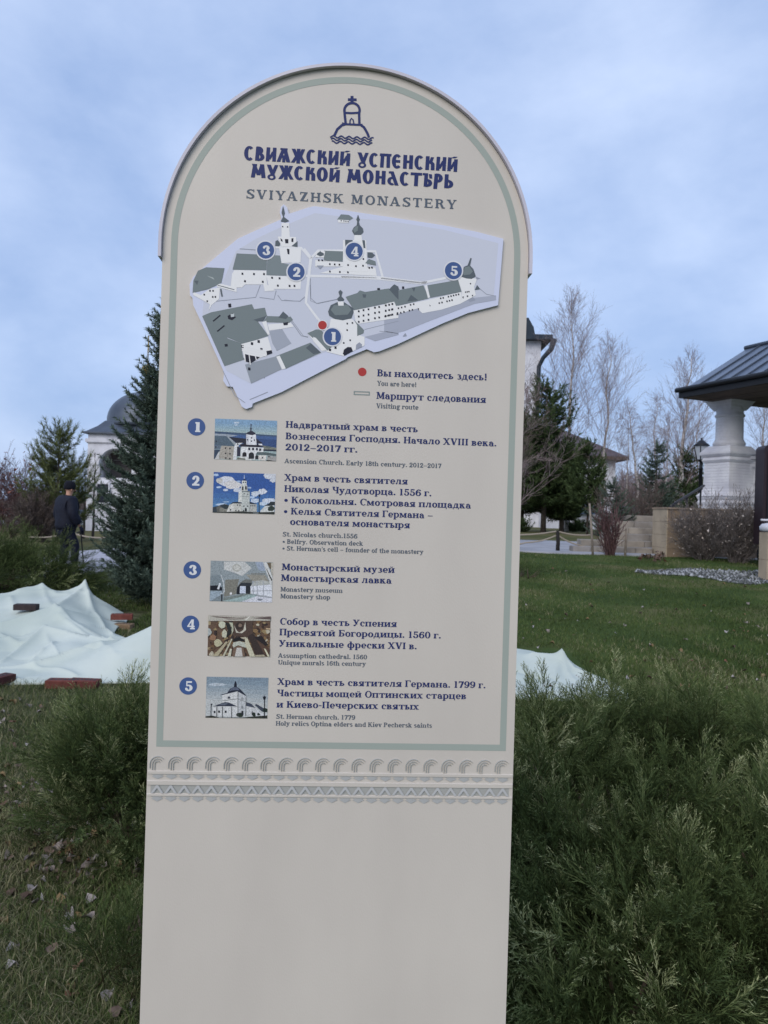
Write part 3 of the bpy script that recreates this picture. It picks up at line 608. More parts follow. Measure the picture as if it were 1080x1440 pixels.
C_yard = (198, 205, 232); C_wall = (230, 233, 246); C_roof = (116, 130, 140); C_roofd = (86, 98, 112); C_dk = (28, 32, 52); C_path = (226, 230, 246); C_line = (146, 154, 178); C_shade = (150, 158, 184)
MI = {}
def mp_(pts, z, col, layer, name='map_print'):
    I = MI.setdefault(name, Ink(MO + 0.0001)); I.poly(PZ(z, pts), flat(col), layer, len(I.mb.f) % 9)
def ml_(pts, z, w, col, layer, name='map_print'):
    I = MI.setdefault(name, Ink(MO + 0.0001)); stroke(I, pts, w, flat(col), z, layer)
# yard fields
mp_([(120, 760), (250, 560), (340, 350), (470, 270), (640, 190), (860, 100), (1080, 130), (1080, 800), (300, 798)], z3, C_yard, 0)
mp_([(0, 120), (330, 150), (640, 200), (990, 285), (960, 620), (700, 690), (420, 765), (0, 765)], z4, C_yard, 0)
mp_([(130, 0), (1080, 0), (1080, 330), (940, 350), (430, 560), (280, 480), (120, 110)], z5, C_yard, 1)
mp_([(0, 0), (1080, 0), (1080, 620), (860, 680), (760, 640), (640, 760), (400, 760), (0, 900)], z1, C_yard, 1)
mp_([(0, 500), (940, 400), (940, 440), (760, 470), (420, 600), (170, 700), (0, 740)], zr, (166, 174, 202), 2)
# visiting route
for zz, pts in ((z3, [(600, 325), (770, 330), (830, 400), (800, 690), (880, 798)]), (zc, [(150, 385), (205, 455), (165, 756)]), (zc, [(205, 455), (255, 400), (450, 400), (690, 405), (745, 600)]), (zc, [(160, 590), (700, 600), (1030, 640), (1080, 640)]),
                (z4, [(0, 500), (250, 510), (500, 538), (660, 505)]), (z1, [(245, 0), (205, 320), (345, 500)])):
    ml_(pts, zz, 15 if zz[2] < 5 else 18, C_path, 4)
for zz, pts in ((z3, [(210, 680), (470, 655), (500, 575)]), (z3, [(495, 655), (590, 668), (605, 610)]), (z3, [(615, 640), (640, 675), (760, 680), (795, 650)]), (z3, [(830, 530), (832, 660), (870, 695), (1020, 665)]), (z3, [(365, 335), (500, 345)]),
                (z1, [(0, 290), (150, 305), (195, 265)]), (z1, [(245, 150), (250, 300), (320, 325), (500, 285)]), (z1, [(70, 480), (180, 630), (225, 640)]), (z5, [(700, 150), (770, 250), (815, 260)]), (z5, [(605, 345), (700, 300), (640, 205)]),
                (z5, [(525, 530), (605, 400)]), (z5, [(430, 670), (550, 620)]), (zr, [(805, 345), (860, 390), (935, 405)]), (z1, [(760, 570), (1080, 490)]), (z1, [(900, 585), (1080, 608)]), (zr, [(0, 700), (115, 720)])):
    ml_(pts, zz, 5, C_line, 3)
def windows(z, pts, s, layer=7):
    for x, y in pts: mp_([(x - s, y - s * 1.3), (x + s, y - s), (x + s, y + s * 1.3), (x - s, y + s)], z, C_dk, layer)
# north-west corner house
mp_([(60, 620), (110, 640), (165, 600), (235, 590), (230, 665), (180, 705), (160, 745), (170, 700), (60, 640)], z3, C_wall, 5)
mp_([(55, 625), (60, 545), (90, 480), (145, 457), (265, 463), (245, 560), (160, 600)], z3, C_roof, 6); mp_([(65, 545), (95, 545), (85, 575)], z3, C_roofd, 7); mp_([(150, 513), (190, 525), (200, 540)], z3, (170, 182, 190), 7)
mp_([(215, 560), (345, 590), (345, 620), (215, 585)], z3, C_wall, 6); ml_([(240, 600), (250, 650)], z3, 10, C_roofd, 6); ml_([(220, 575), (330, 605)], z3, 5, C_roofd, 7)
windows(z3, [(132, 637), (170, 612), (190, 612), (188, 652), (205, 652), (152, 680)], 5)
# long house with belfry
mp_([(315, 500), (330, 475), (540, 480), (545, 570), (600, 610), (530, 615), (520, 570), (400, 570), (380, 590), (305, 590)], z3, C_wall, 5)
mp_([(540, 510), (640, 515), (770, 520), (765, 600), (560, 600)], z3, C_wall, 5)
mp_([(318, 472), (345, 366), (545, 375), (540, 476)], z3, C_roof, 6); mp_([(540, 508), (548, 375), (630, 380), (640, 430), (700, 440), (670, 512)], z3, (122, 136, 148), 6)
windows(z3, [(383, 500), (400, 549), (459, 502), (525, 502), (578, 526), (627, 530), (517, 553), (693, 580), (725, 580), (616, 578)], 6)
mp_([(625, 330), (770, 335), (765, 425), (640, 430)], z3, C_wall, 6); mp_([(615, 255), (735, 258), (740, 320), (640, 322)], z3, C_wall, 6)
mp_([(640, 165), (690, 165), (695, 258), (640, 258)], z3, C_wall, 6)
mp_([(675, 335), (692, 338), (692, 373), (680, 370)], z3, C_dk, 8); mp_([(662, 272), (685, 272), (685, 300), (665, 300)], z3, C_dk, 8); mp_([(705, 268), (718, 265), (718, 292), (705, 290)], z3, C_dk, 8); mp_([(632, 265), (645, 275), (648, 290), (636, 285)], z3, C_dk, 8)
windows(z3, [(648, 190), (680, 192)], 4, 8); mp_([(600, 285), (615, 278), (632, 300), (625, 320), (598, 318)], z3, C_roofd, 7); mp_([(705, 318), (745, 285), (745, 325)], z3, C_roofd, 7)
mp_([(634, 155), (650, 125), (640, 100), (646, 70), (650, 52), (655, 70), (662, 100), (655, 125), (690, 152), (665, 162)], z3, C_roofd, 9)
# cathedral in the middle
mp_([(235, 470), (300, 480), (445, 485), (445, 520), (270, 570), (700, 590), (690, 530), (620, 510), (620, 395), (460, 395), (460, 520), (235, 520)], zc, C_wall, 5)
mp_([(445, 320), (620, 320), (630, 560), (445, 555)], zc, C_wall, 6); mp_([(300, 400), (445, 405), (442, 484), (300, 472)], zc, C_roof, 6); mp_([(235, 450), (245, 405), (310, 405), (300, 452)], zc, C_wall, 6)
mp_([(245, 430), (252, 418), (268, 408), (272, 398), (276, 408), (300, 420), (300, 436), (272, 444)], zc, C_roofd, 7); mp_([(245, 512), (300, 512), (272, 540)], zc, C_shade, 7)
mp_([(630, 412), (665, 415), (688, 435), (665, 455), (630, 452)], zc, C_roofd, 7); mp_([(612, 495), (640, 462), (690, 480), (695, 512)], zc, C_roof, 7)
mp_([(460, 318), (518, 320), (518, 340), (480, 350), (462, 375)], zc, C_roofd, 7); mp_([(590, 320), (610, 322), (615, 382), (600, 380)], zc, C_roofd, 7)
mp_([(532, 280), (585, 280), (590, 330), (528, 330)], zc, C_wall, 7)
mp_([(513, 250), (525, 225), (548, 208), (552, 180), (545, 165), (557, 130), (560, 130), (572, 165), (565, 182), (572, 208), (595, 232), (600, 258), (580, 282), (530, 282)], zc, C_roofd, 8); mp_([(520, 240), (545, 215), (560, 215), (555, 250), (530, 265)], zc, C_roof, 9)
windows(zc, [(345, 502), (382, 504), (418, 506), (483, 509), (543, 518), (596, 514), (599, 463), (643, 530), (664, 528), (262, 473), (288, 473), (346, 558), (421, 561), (482, 564)], 6)
mp_([(400, 165), (430, 125), (490, 130), (522, 153), (495, 170)], zc, C_roof, 6); mp_([(405, 165), (490, 170), (488, 190), (410, 188)], zc, C_wall, 6); windows(zc, [(431, 174), (452, 176), (467, 178), (483, 180)], 4)
# south-east range
mp_([(655, 390), (1075, 310), (1080, 460), (680, 520)], z1, C_wall, 5); mp_([(580, 262), (690, 225), (715, 200), (765, 215), (990, 182), (1070, 300), (660, 388)], z1, C_roof, 6); mp_([(990, 190), (1040, 142), (1080, 165), (1080, 290)], z1, C_roofd, 7)
mp_([(740, 235), (775, 240), (770, 270), (745, 268)], z1, C_roofd, 8); mp_([(880, 178), (905, 178), (905, 198), (880, 198)], z1, C_dk, 8)
windows(z1, [(x + (1 - 1) * 0, y + r * 50) for r in range(3) for x, y in ((705, 398), (750, 388), (797, 379), (858, 364), (898, 357), (960, 343), (992, 336), (1023, 329))], 8)
mp_([(0, 460), (100, 440), (110, 490), (360, 440), (650, 370), (650, 400), (640, 470), (480, 520), (320, 550), (280, 510), (0, 590)], zr, C_wall, 5)
mp_([(0, 345), (40, 350), (110, 440), (0, 475)], zr, C_roof, 6); mp_([(45, 360), (90, 310), (130, 350)], zr, C_roofd, 7); mp_([(100, 490), (50, 370), (330, 315), (375, 425)], zr, C_roof, 6)
mp_([(340, 320), (358, 312), (385, 415), (368, 425)], zr, C_wall, 8); mp_([(365, 315), (620, 270), (650, 370), (385, 420)], zr, C_roof, 7); mp_([(150, 325), (168, 325), (168, 345), (150, 345)], zr, C_dk, 8); mp_([(195, 450), (225, 395), (285, 440)], zr, C_roofd, 8); mp_([(232, 335), (262, 335), (250, 370)], zr, C_roofd, 8)
windows(zr, [(16, 484), (42, 478), (68, 472), (64, 520), (12, 532), (8, 578), (32, 571), (57, 565), (120, 508), (147, 502), (175, 495), (222, 480), (248, 474), (139, 546), (166, 538), (212, 527), (237, 521), (475, 425), (496, 421), (463, 465), (486, 460), (540, 411), (562, 406), (583, 401), (604, 396), (625, 392), (528, 450), (549, 445), (570, 440), (700, 407)], 6)
mp_([(104, 545), (118, 540), (118, 565), (104, 567)], zr, C_dk, 8); mp_([(280, 505), (294, 510), (290, 528)], zr, C_dk, 8); mp_([(380, 478), (390, 485), (385, 496)], zr, C_dk, 8); mp_([(655, 412), (670, 408), (664, 430)], zr, C_dk, 8)
mp_([(620, 265), (660, 240), (780, 262), (755, 330), (770, 400), (640, 470), (655, 375)], zr, C_wall, 6); mp_([(775, 265), (810, 258), (770, 242)], zr, C_shade, 6)
mp_([(650, 245), (670, 160), (700, 148), (725, 85), (735, 90), (722, 150), (750, 180), (770, 240), (735, 262), (690, 258)], zr, C_roofd, 8); mp_([(665, 230), (675, 165), (715, 155), (745, 200), (720, 225)], zr, C_roof, 9); mp_([(760, 355), (780, 312), (808, 348)], zr, C_roofd, 7)
windows(zr, [(684, 373), (698, 371), (712, 369), (725, 302), (742, 402)], 5, 8)
mp_([(155, 745), (178, 715), (190, 740)], zr, C_shade, 7); mp_([(700, 432), (740, 410), (770, 440), (720, 455)], zr, C_shade, 4)
# gate church
mp_([(440, 470), (640, 470), (690, 520), (700, 620), (760, 640), (760, 720), (560, 820), (400, 780), (420, 600)], z1, C_wall, 6)
mp_([(415, 400), (440, 340), (505, 310), (565, 310), (655, 370), (655, 410), (635, 465), (555, 484), (480, 472), (425, 440)], z1, C_roofd, 8); mp_([(440, 385), (470, 340), (600, 335), (635, 385), (600, 430), (480, 435)], z1, C_roof, 9)
mp_([(505, 308), (562, 306), (562, 345), (512, 345)], z1, C_wall, 10); mp_([(500, 280), (525, 255), (512, 215), (530, 195), (552, 215), (540, 255), (568, 285), (560, 300), (510, 300)], z1, C_roofd, 11)
mp_([(555, 800), (565, 760), (600, 735), (635, 738), (650, 775), (570, 818)], z1, C_dk, 8); mp_([(675, 760), (680, 715), (710, 690), (735, 710), (735, 735)], z1, C_shade, 8); windows(z1, [(596, 514), (595, 576), (624, 672), (563, 697), (645, 508)], 7, 8)
mp_([(660, 480), (755, 575), (750, 605), (690, 632), (690, 530)], z1, C_roof, 7); mp_([(218, 605), (300, 570), (345, 570), (470, 720), (410, 770)], z1, C_roof, 7); mp_([(275, 640), (300, 650), (400, 760), (330, 740), (275, 680)], z1, C_wall, 8); windows(z1, [(433, 763), (485, 742)], 10, 9)
mp_([(760, 640), (1080, 560), (1080, 620), (860, 680)], z1, (164, 172, 200), 3)
# south-west range
mp_([(175, 96), (445, 42), (460, 75), (530, 65), (545, 120), (480, 150), (555, 250), (390, 305), (280, 260), (400, 405), (265, 450), (118, 120)], z5, C_roof, 6); mp_([(390, 305), (270, 262), (330, 360), (390, 402), (375, 320)], z5, C_roof, 7)
mp_([(455, 145), (540, 120), (520, 155), (480, 155)], z5, C_roofd, 8); mp_([(545, 120), (700, 125), (680, 95), (715, 145), (690, 165), (520, 160)], z5, C_roof, 6); mp_([(620, 130), (650, 90), (685, 120), (670, 140)], z5, C_roofd, 8)
ml_([(190, 155), (238, 115)], z5, 9, C_dk, 8); ml_([(217, 222), (265, 183)], z5, 9, C_dk, 8); mp_([(265, 305), (285, 303), (287, 320), (268, 322)], z5, C_dk, 8); mp_([(285, 120), (320, 100), (340, 130), (315, 148), (290, 140)], z5, C_dk, 8); mp_([(305, 108), (328, 104), (330, 124), (308, 128)], z5, (190, 200, 214), 9); mp_([(288, 40), (308, 38), (310, 62), (292, 64)], z5, C_dk, 8)
mp_([(375, 305), (550, 258), (580, 362), (440, 420), (400, 420)], z5, C_wall, 7); mp_([(400, 370), (440, 380), (500, 390), (440, 430), (405, 420)], z5, C_dk, 8); mp_([(540, 350), (575, 345), (580, 365), (545, 378)], z5, C_dk, 8)
for k in range(3): ml_([(380, 318 + 14 * k), (540, 352 + 16 * k)], z5, 7, C_wall, 9)
ml_([(425, 360), (435, 440)], z5, 6, C_wall, 9); ml_([(465, 375), (475, 410)], z5, 6, C_wall, 9); windows(z5, [(383, 320), (446, 302), (490, 288), (508, 340), (428, 468)], 8, 8)
mp_([(512, 160), (540, 152), (562, 240), (550, 245)], z5, C_wall, 8); mp_([(550, 175), (700, 165), (720, 190), (640, 205), (560, 215)], z5, C_wall, 6); mp_([(650, 165), (685, 160), (680, 180), (655, 182)], z5, C_dk, 8)
mp_([(560, 220), (640, 207), (705, 300), (610, 350), (580, 300)], z5, (160, 169, 194), 5); mp_([(430, 430), (605, 385), (640, 470), (440, 565), (400, 440)], z5, (146, 156, 176), 5)
mp_([(600, 385), (830, 295), (900, 360), (665, 468), (630, 385)], z5, C_roof, 7); mp_([(605, 388), (628, 380), (668, 465), (645, 472)], z5, C_wall, 8); mp_([(800, 330), (835, 300), (900, 360), (850, 372)], z5, C_roofd, 8)
mp_([(810, 232), (850, 212), (940, 345), (905, 350)], z5, C_wall, 6)
ml_([(255, 480), (330, 640), (400, 690)], z5, 4, C_line, 4)
for k, I in MI.items(): I.mb.build(k, MAPO, local=True)
for nme, x, y in (('3', 374.1, 353.5), ('2', 416.7, 383.9), ('4', 498, 355.1), ('5', 636.9, 382.2), ('1', 467.6, 474.7)): badge(nme, x, y, 12.0, base=MO + 0.0012, rim=1.9)
I = Ink(MO + 0.0012); I.poly(circ(453.6, 458.5, 7.6), flat((214, 218, 236))); I.poly(circ(453.6, 458.5, 6.1), flat((178, 44, 46)), 1); I.mb.build('red_dot', SIGN, local=True)

# ---------------------------------------------------------------- five printed pictures
def photo_ink(c):
    q = srgb(*c); q = tuple(v * .86 + sum(q) / 3 * .14 for v in q)
    return mat('photo_ink_%d_%d_%d' % tuple(int(k) for k in c), tuple(v * .80 for v in q), .4, tuple(min(.85, v * 1.2) for v in q), scale=420, detail=4, lo=.38, hi=.62)
def picture(z, quad, shapes):
    I = Ink(0.0004)
    uv = PZ(z, quad); us = sorted(p[0] for p in uv); vv = sorted(p[1] for p in uv)
    u0, u1, v0, v1 = (us[0] + us[1]) / 2, (us[2] + us[3]) / 2, (vv[0] + vv[1]) / 2, (vv[2] + vv[3]) / 2
    def clip(pts):
        for ax, lim, sg in ((0, u0, 1), (0, u1, -1), (1, v0, 1), (1, v1, -1)):
            out = []
            for i in range(len(pts)):
                a, b = pts[i - 1], pts[i]; da, db = sg * (a[ax] - lim), sg * (b[ax] - lim)
                if (da >= 0) != (db >= 0):
                    t = da / (da - db); out.append((a[0] + (b[0] - a[0]) * t, a[1] + (b[1] - a[1]) * t))
                if db >= 0: out.append(b)
            pts = out
            if len(pts) < 3: return None
        return pts
    for k, sh in enumerate(shapes):
        col = sh[0]; m = photo_ink(col)
        q = clip(PZ(z, sh[1]))
        if q: I.mb.poly([(u, -(0.0004 + k * 0.000012), v) for u, v in q], m)
    I.mb.build('printed_picture', SIGN, local=True)
BG = [(-50, -50), (1150, -50), (1150, 900), (-50, 900)]
def blob(cx, cy, rx, ry, n=14, wob=0.18, sd=0):
    r = random.Random(sd + int(cx)); return [(cx + rx * math.cos(2 * math.pi * i / n) * (1 + r.uniform(-wob, wob)), cy + ry * math.sin(2 * math.pi * i / n) * (1 + r.uniform(-wob, wob))) for i in range(n)]
def sq(pts, s, col): return [(col, [(x - s, y - s * 1.2), (x + s, y - s * 1.2), (x + s, y + s * 1.2), (x - s, y + s * 1.2)]) for x, y in pts]
def archw(x, y, w, h, col): return (col, [(x - w, y)] + [(x - w * math.cos(a), y - h + w - w * math.sin(a)) for a in np.linspace(0, math.pi, 9)] + [(x + w, y)])
Z = (295, 580, 10.8)
picture(Z, [(80, 90), (1020, 130), (1010, 740), (65, 710)],
 [((122, 160, 190), BG)] + [((122 + 9 * k, 160 + 5 * k, 190 - 3 * k), [(-50, 130 + 35 * k), (1150, 170 + 35 * k), (1150, 900), (-50, 900)]) for k in range(5)] +
 [((190, 204, 214), blob(410, 155, 45, 14)), ((185, 200, 212), blob(400, 190, 30, 10)),
  ((60, 84, 112), [(60, 285), (300, 300), (560, 315), (800, 335), (1050, 350), (1050, 400), (60, 330)]), ((58, 92, 142), [(60, 325), (400, 335), (1050, 372), (1050, 560), (60, 500)]),
  ((150, 160, 170), [(60, 320), (260, 330), (430, 350), (300, 372), (60, 352)]), ((44, 74, 124), [(700, 400), (1050, 420), (1050, 540), (800, 500)]),
  ((120, 122, 110), [(800, 500), (1050, 545), (1050, 600), (820, 580)]), ((88, 100, 98), [(860, 505), (930, 520), (940, 540), (840, 530)]),
  ((36, 38, 52), [(290, 370), (420, 385), (560, 400), (560, 470), (400, 465)]), ((36, 38, 52), [(700, 395), (810, 470), (700, 475)]),
  ((78, 98, 112), [(60, 350), (260, 360), (390, 480), (370, 515), (180, 505), (60, 490)]), ((150, 158, 162), [(255, 360), (275, 358), (400, 470), (375, 500)]), ((96, 112, 126), [(60, 500), (170, 500), (165, 560), (60, 560)]),
  ((48, 66, 88), [(60, 565), (165, 565), (80, 700), (60, 710)]), ((196, 194, 190), [(140, 590), (150, 720), (60, 740)]),
  ((168, 160, 146), [(180, 505), (372, 515), (355, 720), (135, 700), (160, 560)]), ((214, 214, 212), [(372, 515), (400, 465), (500, 462), (440, 500), (400, 720), (352, 725)]),
  ((44, 46, 66), [(415, 520), (468, 530), (465, 665), (412, 665)]), ((34, 34, 46), [(455, 490), (545, 465), (720, 480), (820, 520), (660, 535), (470, 520)]),
  ((220, 220, 216), [(480, 520), (700, 528), (820, 535), (815, 600), (700, 620), (690, 720), (470, 680), (468, 600)]), ((206, 206, 200), [(470, 660), (640, 700), (640, 735), (400, 720)]),
  ((110, 112, 96), [(420, 685), (540, 700), (545, 720), (410, 715)]), archw(528, 672, 32, 70, (30, 28, 34)), archw(632, 705, 42, 100, (34, 38, 42)), archw(716, 710, 26, 62, (34, 38, 42)),
  ((84, 98, 98), [(720, 600), (860, 605), (1050, 640), (1050, 670), (860, 648), (700, 640)]), ((38, 46, 62), [(815, 560), (1050, 570), (1050, 592), (815, 585)]),
  ((212, 206, 196), [(740, 650), (860, 652), (850, 735), (740, 720)]), ((160, 156, 150), [(880, 655), (1050, 680), (1050, 750), (870, 720)]), ((40, 40, 40), [(860, 720), (1050, 745), (1050, 760), (860, 745)]),
  ((228, 228, 228), [(552, 330), (700, 335), (712, 495), (555, 490)]), ((200, 200, 204), [(552, 330), (590, 330), (595, 492), (555, 490)]), ((40, 42, 60), [(550, 325), (575, 300), (610, 285), (645, 282), (690, 310), (695, 330), (650, 345), (600, 340)]),
  ((70, 72, 90), [(612, 285), (618, 240), (634, 240), (634, 285)]), ((40, 42, 60), [(605, 245), (625, 228), (645, 245)]), ((60, 60, 80), [(622, 230), (624, 175), (632, 175), (632, 230)]), ((60, 60, 80), [(612, 185), (642, 185), (642, 195), (612, 195)]),
  ((226, 226, 226), [(740, 475), (795, 478), (800, 505), (745, 495)])] +
 sq([(240, 542), (307, 546), (240, 622), (307, 628), (243, 692), (305, 700)], 10, (30, 32, 44)) + sq([(636, 385), (634, 436), (575, 415), (680, 420)], 9, (50, 52, 70)) + sq([(600, 555), (658, 555), (716, 557), (765, 565)], 15, (40, 44, 60)) + sq([(93, 525), (100, 440), (800, 688), (900, 670), (425, 482)], 9, (40, 44, 56)))
Z = (295, 655, 10.8)
picture(Z, [(60, 95), (1000, 125), (985, 735), (45, 710)],
 [((34, 84, 156), BG)] + [((34 + 10 * k, 84 + 11 * k, 156 + 5 * k), [(-50, 260 + 75 * k), (1150, 300 + 75 * k), (1150, 900), (-50, 900)]) for k in range(5)] +
 [((206, 208, 214), blob(250, 230, 135, 72)), ((212, 208, 204), blob(350, 290, 130, 62)), ((198, 204, 214), blob(420, 370, 70, 34)), ((196, 204, 218), blob(240, 368, 36, 20)), ((176, 196, 220), blob(140, 325, 40, 15)), ((170, 190, 216), blob(90, 138, 50, 20)), ((150, 178, 210), blob(440, 240, 34, 14)),
  ((190, 186, 178), blob(150, 225, 50, 40)), ((204, 206, 210), blob(920, 150, 110, 50)), ((196, 200, 206), blob(970, 210, 60, 45)),
  ((200, 208, 216), blob(690, 425, 62, 42)), ((208, 212, 218), blob(800, 390, 72, 44)), ((160, 184, 212), blob(605, 335, 30, 14)), ((190, 204, 220), blob(690, 530, 70, 34)), ((198, 206, 216), blob(900, 530, 110, 40)), ((170, 194, 220), blob(640, 480, 50, 20)), ((190, 206, 222), blob(810, 575, 60, 30)), ((150, 180, 210), blob(250, 548, 50, 10)), ((180, 200, 220), blob(180, 590, 90, 20)),
  ((52, 62, 70), [(40, 630), (110, 615), (180, 590), (230, 580), (300, 610), (300, 715), (40, 712)]), ((98, 98, 92), [(100, 630), (150, 605), (190, 640), (190, 700), (110, 700)]), ((130, 128, 116), [(150, 640), (300, 630), (300, 700), (150, 700)]), ((44, 56, 60), blob(245, 620, 50, 34)),
  ((196, 194, 182), [(300, 590), (360, 565), (500, 575), (500, 705), (255, 700)]), ((220, 216, 206), [(255, 700), (310, 640), (330, 600), (355, 580), (352, 705)]), ((40, 50, 62), [(305, 592), (350, 552), (420, 548), (495, 560), (500, 575), (360, 570)]),
  ((180, 180, 172), [(600, 575), (712, 582), (715, 700), (600, 700)]), ((40, 48, 60), [(608, 545), (700, 578), (700, 586), (600, 580)]),
  ((150, 158, 156), [(485, 380), (610, 385), (605, 705), (485, 705)]), ((214, 214, 204), [(440, 400), (485, 378), (488, 555), (432, 548)]), ((186, 190, 182), [(488, 400), (605, 404), (600, 700), (490, 700)]),
  ((206, 206, 196), [(478, 290), (568, 295), (575, 382), (470, 380)]), ((216, 216, 208), [(488, 225), (562, 230), (560, 292), (488, 288)]), ((30, 44, 76), [(502, 225), (525, 195), (556, 225)]), ((180, 190, 210), [(518, 198), (521, 140), (528, 140), (531, 198)]),
  archw(502, 372, 12, 60, (34, 38, 46)), archw(550, 362, 13, 54, (34, 38, 46)), ((60, 62, 60), [(488, 382), (610, 386), (610, 392), (488, 388)]), ((110, 112, 108), [(488, 466), (605, 470), (605, 475), (488, 471)]),
  ((26, 32, 44), [(745, 470), (755, 470), (755, 725), (745, 725)]), ((26, 32, 44), blob(752, 455, 14, 14)), ((48, 52, 46), [(40, 705), (500, 690), (620, 700), (1000, 700), (1000, 750), (40, 745)]),
  ((200, 202, 196), [(770, 680), (840, 610), (980, 600), (980, 700), (770, 705)]), ((40, 50, 52), [(830, 605), (905, 570), (920, 545), (990, 545), (990, 600), (900, 610)]), ((44, 58, 48), blob(930, 650, 50, 42)), archw(548, 690, 16, 50, (40, 44, 50)), ((150, 160, 160), [(660, 712), (740, 712), (740, 722), (660, 722)])] +
 sq([(523, 425), (578, 432)], 7, (40, 46, 56)) + sq([(422, 596), (460, 598), (520, 612), (575, 614), (397, 678), (442, 680), (514, 680), (625, 606), (656, 606), (685, 606), (545, 252), (512, 252)], 8, (54, 58, 62)) + sq([(313, 668)], 10, (70, 70, 72)))
Z = (290, 780, 10.8)
picture(Z, [(70, 95), (1015, 110), (1000, 720), (50, 710)],
 [((142, 152, 154), BG), ((124, 136, 140), [(0, 330), (210, 300), (250, 400), (262, 720), (0, 720)]), ((196, 196, 190), [(270, 105), (585, 108), (690, 205), (545, 325), (420, 270), (270, 225)]), ((176, 174, 162), blob(465, 200, 70, 58, wob=.05)), ((196, 194, 184), blob(465, 200, 48, 38, wob=.05)),
  ((150, 162, 178), [(740, 105), (870, 105), (900, 250), (800, 240)]), ((126, 124, 112), [(290, 380), (500, 370), (450, 600), (270, 640)]), ((150, 146, 132), [(600, 300), (900, 310), (960, 420), (700, 400)]), ((118, 116, 106), [(680, 285), (900, 285), (900, 300), (680, 300)]),
  ((110, 112, 106), [(455, 600), (465, 500), (520, 420), (600, 370), (700, 385), (680, 600)]), ((28, 30, 40), [(460, 600), (470, 500), (530, 430), (560, 470), (510, 480), (505, 600)]), ((46, 52, 58), [(530, 425), (690, 430), (660, 600), (505, 600)]), ((196, 204, 218), [(515, 475), (600, 478), (600, 590), (510, 588)]),
  ((40, 44, 50), [(600, 470), (665, 470), (660, 600), (605, 600)]), ((176, 178, 170), [(670, 590), (680, 470), (740, 400), (850, 385), (990, 420), (1000, 620), (900, 620)]), ((214, 216, 222), [(670, 480), (990, 450), (1000, 640), (680, 590)]), ((206, 206, 212), [(520, 720), (760, 630), (1000, 660), (1000, 730)]),
  ((150, 172, 168), [(262, 690), (480, 620), (760, 600), (740, 640), (520, 715), (262, 720)]), ((120, 130, 124), [(262, 650), (480, 615), (600, 590), (680, 600), (450, 660), (262, 700)]), ((22, 26, 38), [(60, 470), (180, 465), (245, 500), (240, 545), (60, 540)]), ((210, 214, 216), [(200, 430), (225, 440), (195, 530), (165, 520)]), ((150, 166, 176), [(60, 555), (240, 550), (240, 600), (70, 700), (55, 700)]),
  ((26, 32, 40), [(228, 600), (248, 600), (245, 715), (228, 715)]), ((232, 232, 226), blob(375, 588, 20, 18)), ((204, 204, 198), [(860, 110), (925, 120), (1010, 350), (1000, 540), (960, 400)]), ((60, 60, 56), [(895, 180), (930, 240), (1005, 380), (990, 400)]), ((110, 96, 74), [(920, 120), (985, 120), (990, 230), (960, 200)]), ((186, 178, 160), [(985, 120), (1020, 120), (1010, 340), (985, 260)])] +
 [((168, 172, 178), [(x, 400), (x + 12, 400), (x + 18, 620), (x + 6, 620)]) for x in (705, 765, 860)] + [((168, 170, 174), [(670, 545), (1000, 540), (1000, 552), (670, 556)]), ((176, 178, 182), [(780, 610), (1000, 640), (1000, 655), (780, 622)]), ((128, 132, 140), blob(815, 680, 40, 16))] +
 [((190, 196, 196), [(230, 300), (270, 420), (285, 560), (255, 600), (210, 600), (215, 590), (248, 588), (268, 540), (255, 430), (218, 310)])])
Z = (285, 855, 10.8); rr = random.Random(5)
brown = [(122, 92, 58), (96, 66, 48), (166, 148, 110), (140, 110, 70), (70, 52, 44), (186, 176, 150), (110, 84, 60), (150, 128, 86), (60, 48, 46)]
fres = [((104, 80, 62), BG)]
for i in range(150):
    x, y = rr.uniform(80, 1030), rr.uniform(190, 735); fres.append((rr.choice(brown), blob(x, y, rr.uniform(14, 46), rr.uniform(12, 40), 8, .35, i)))
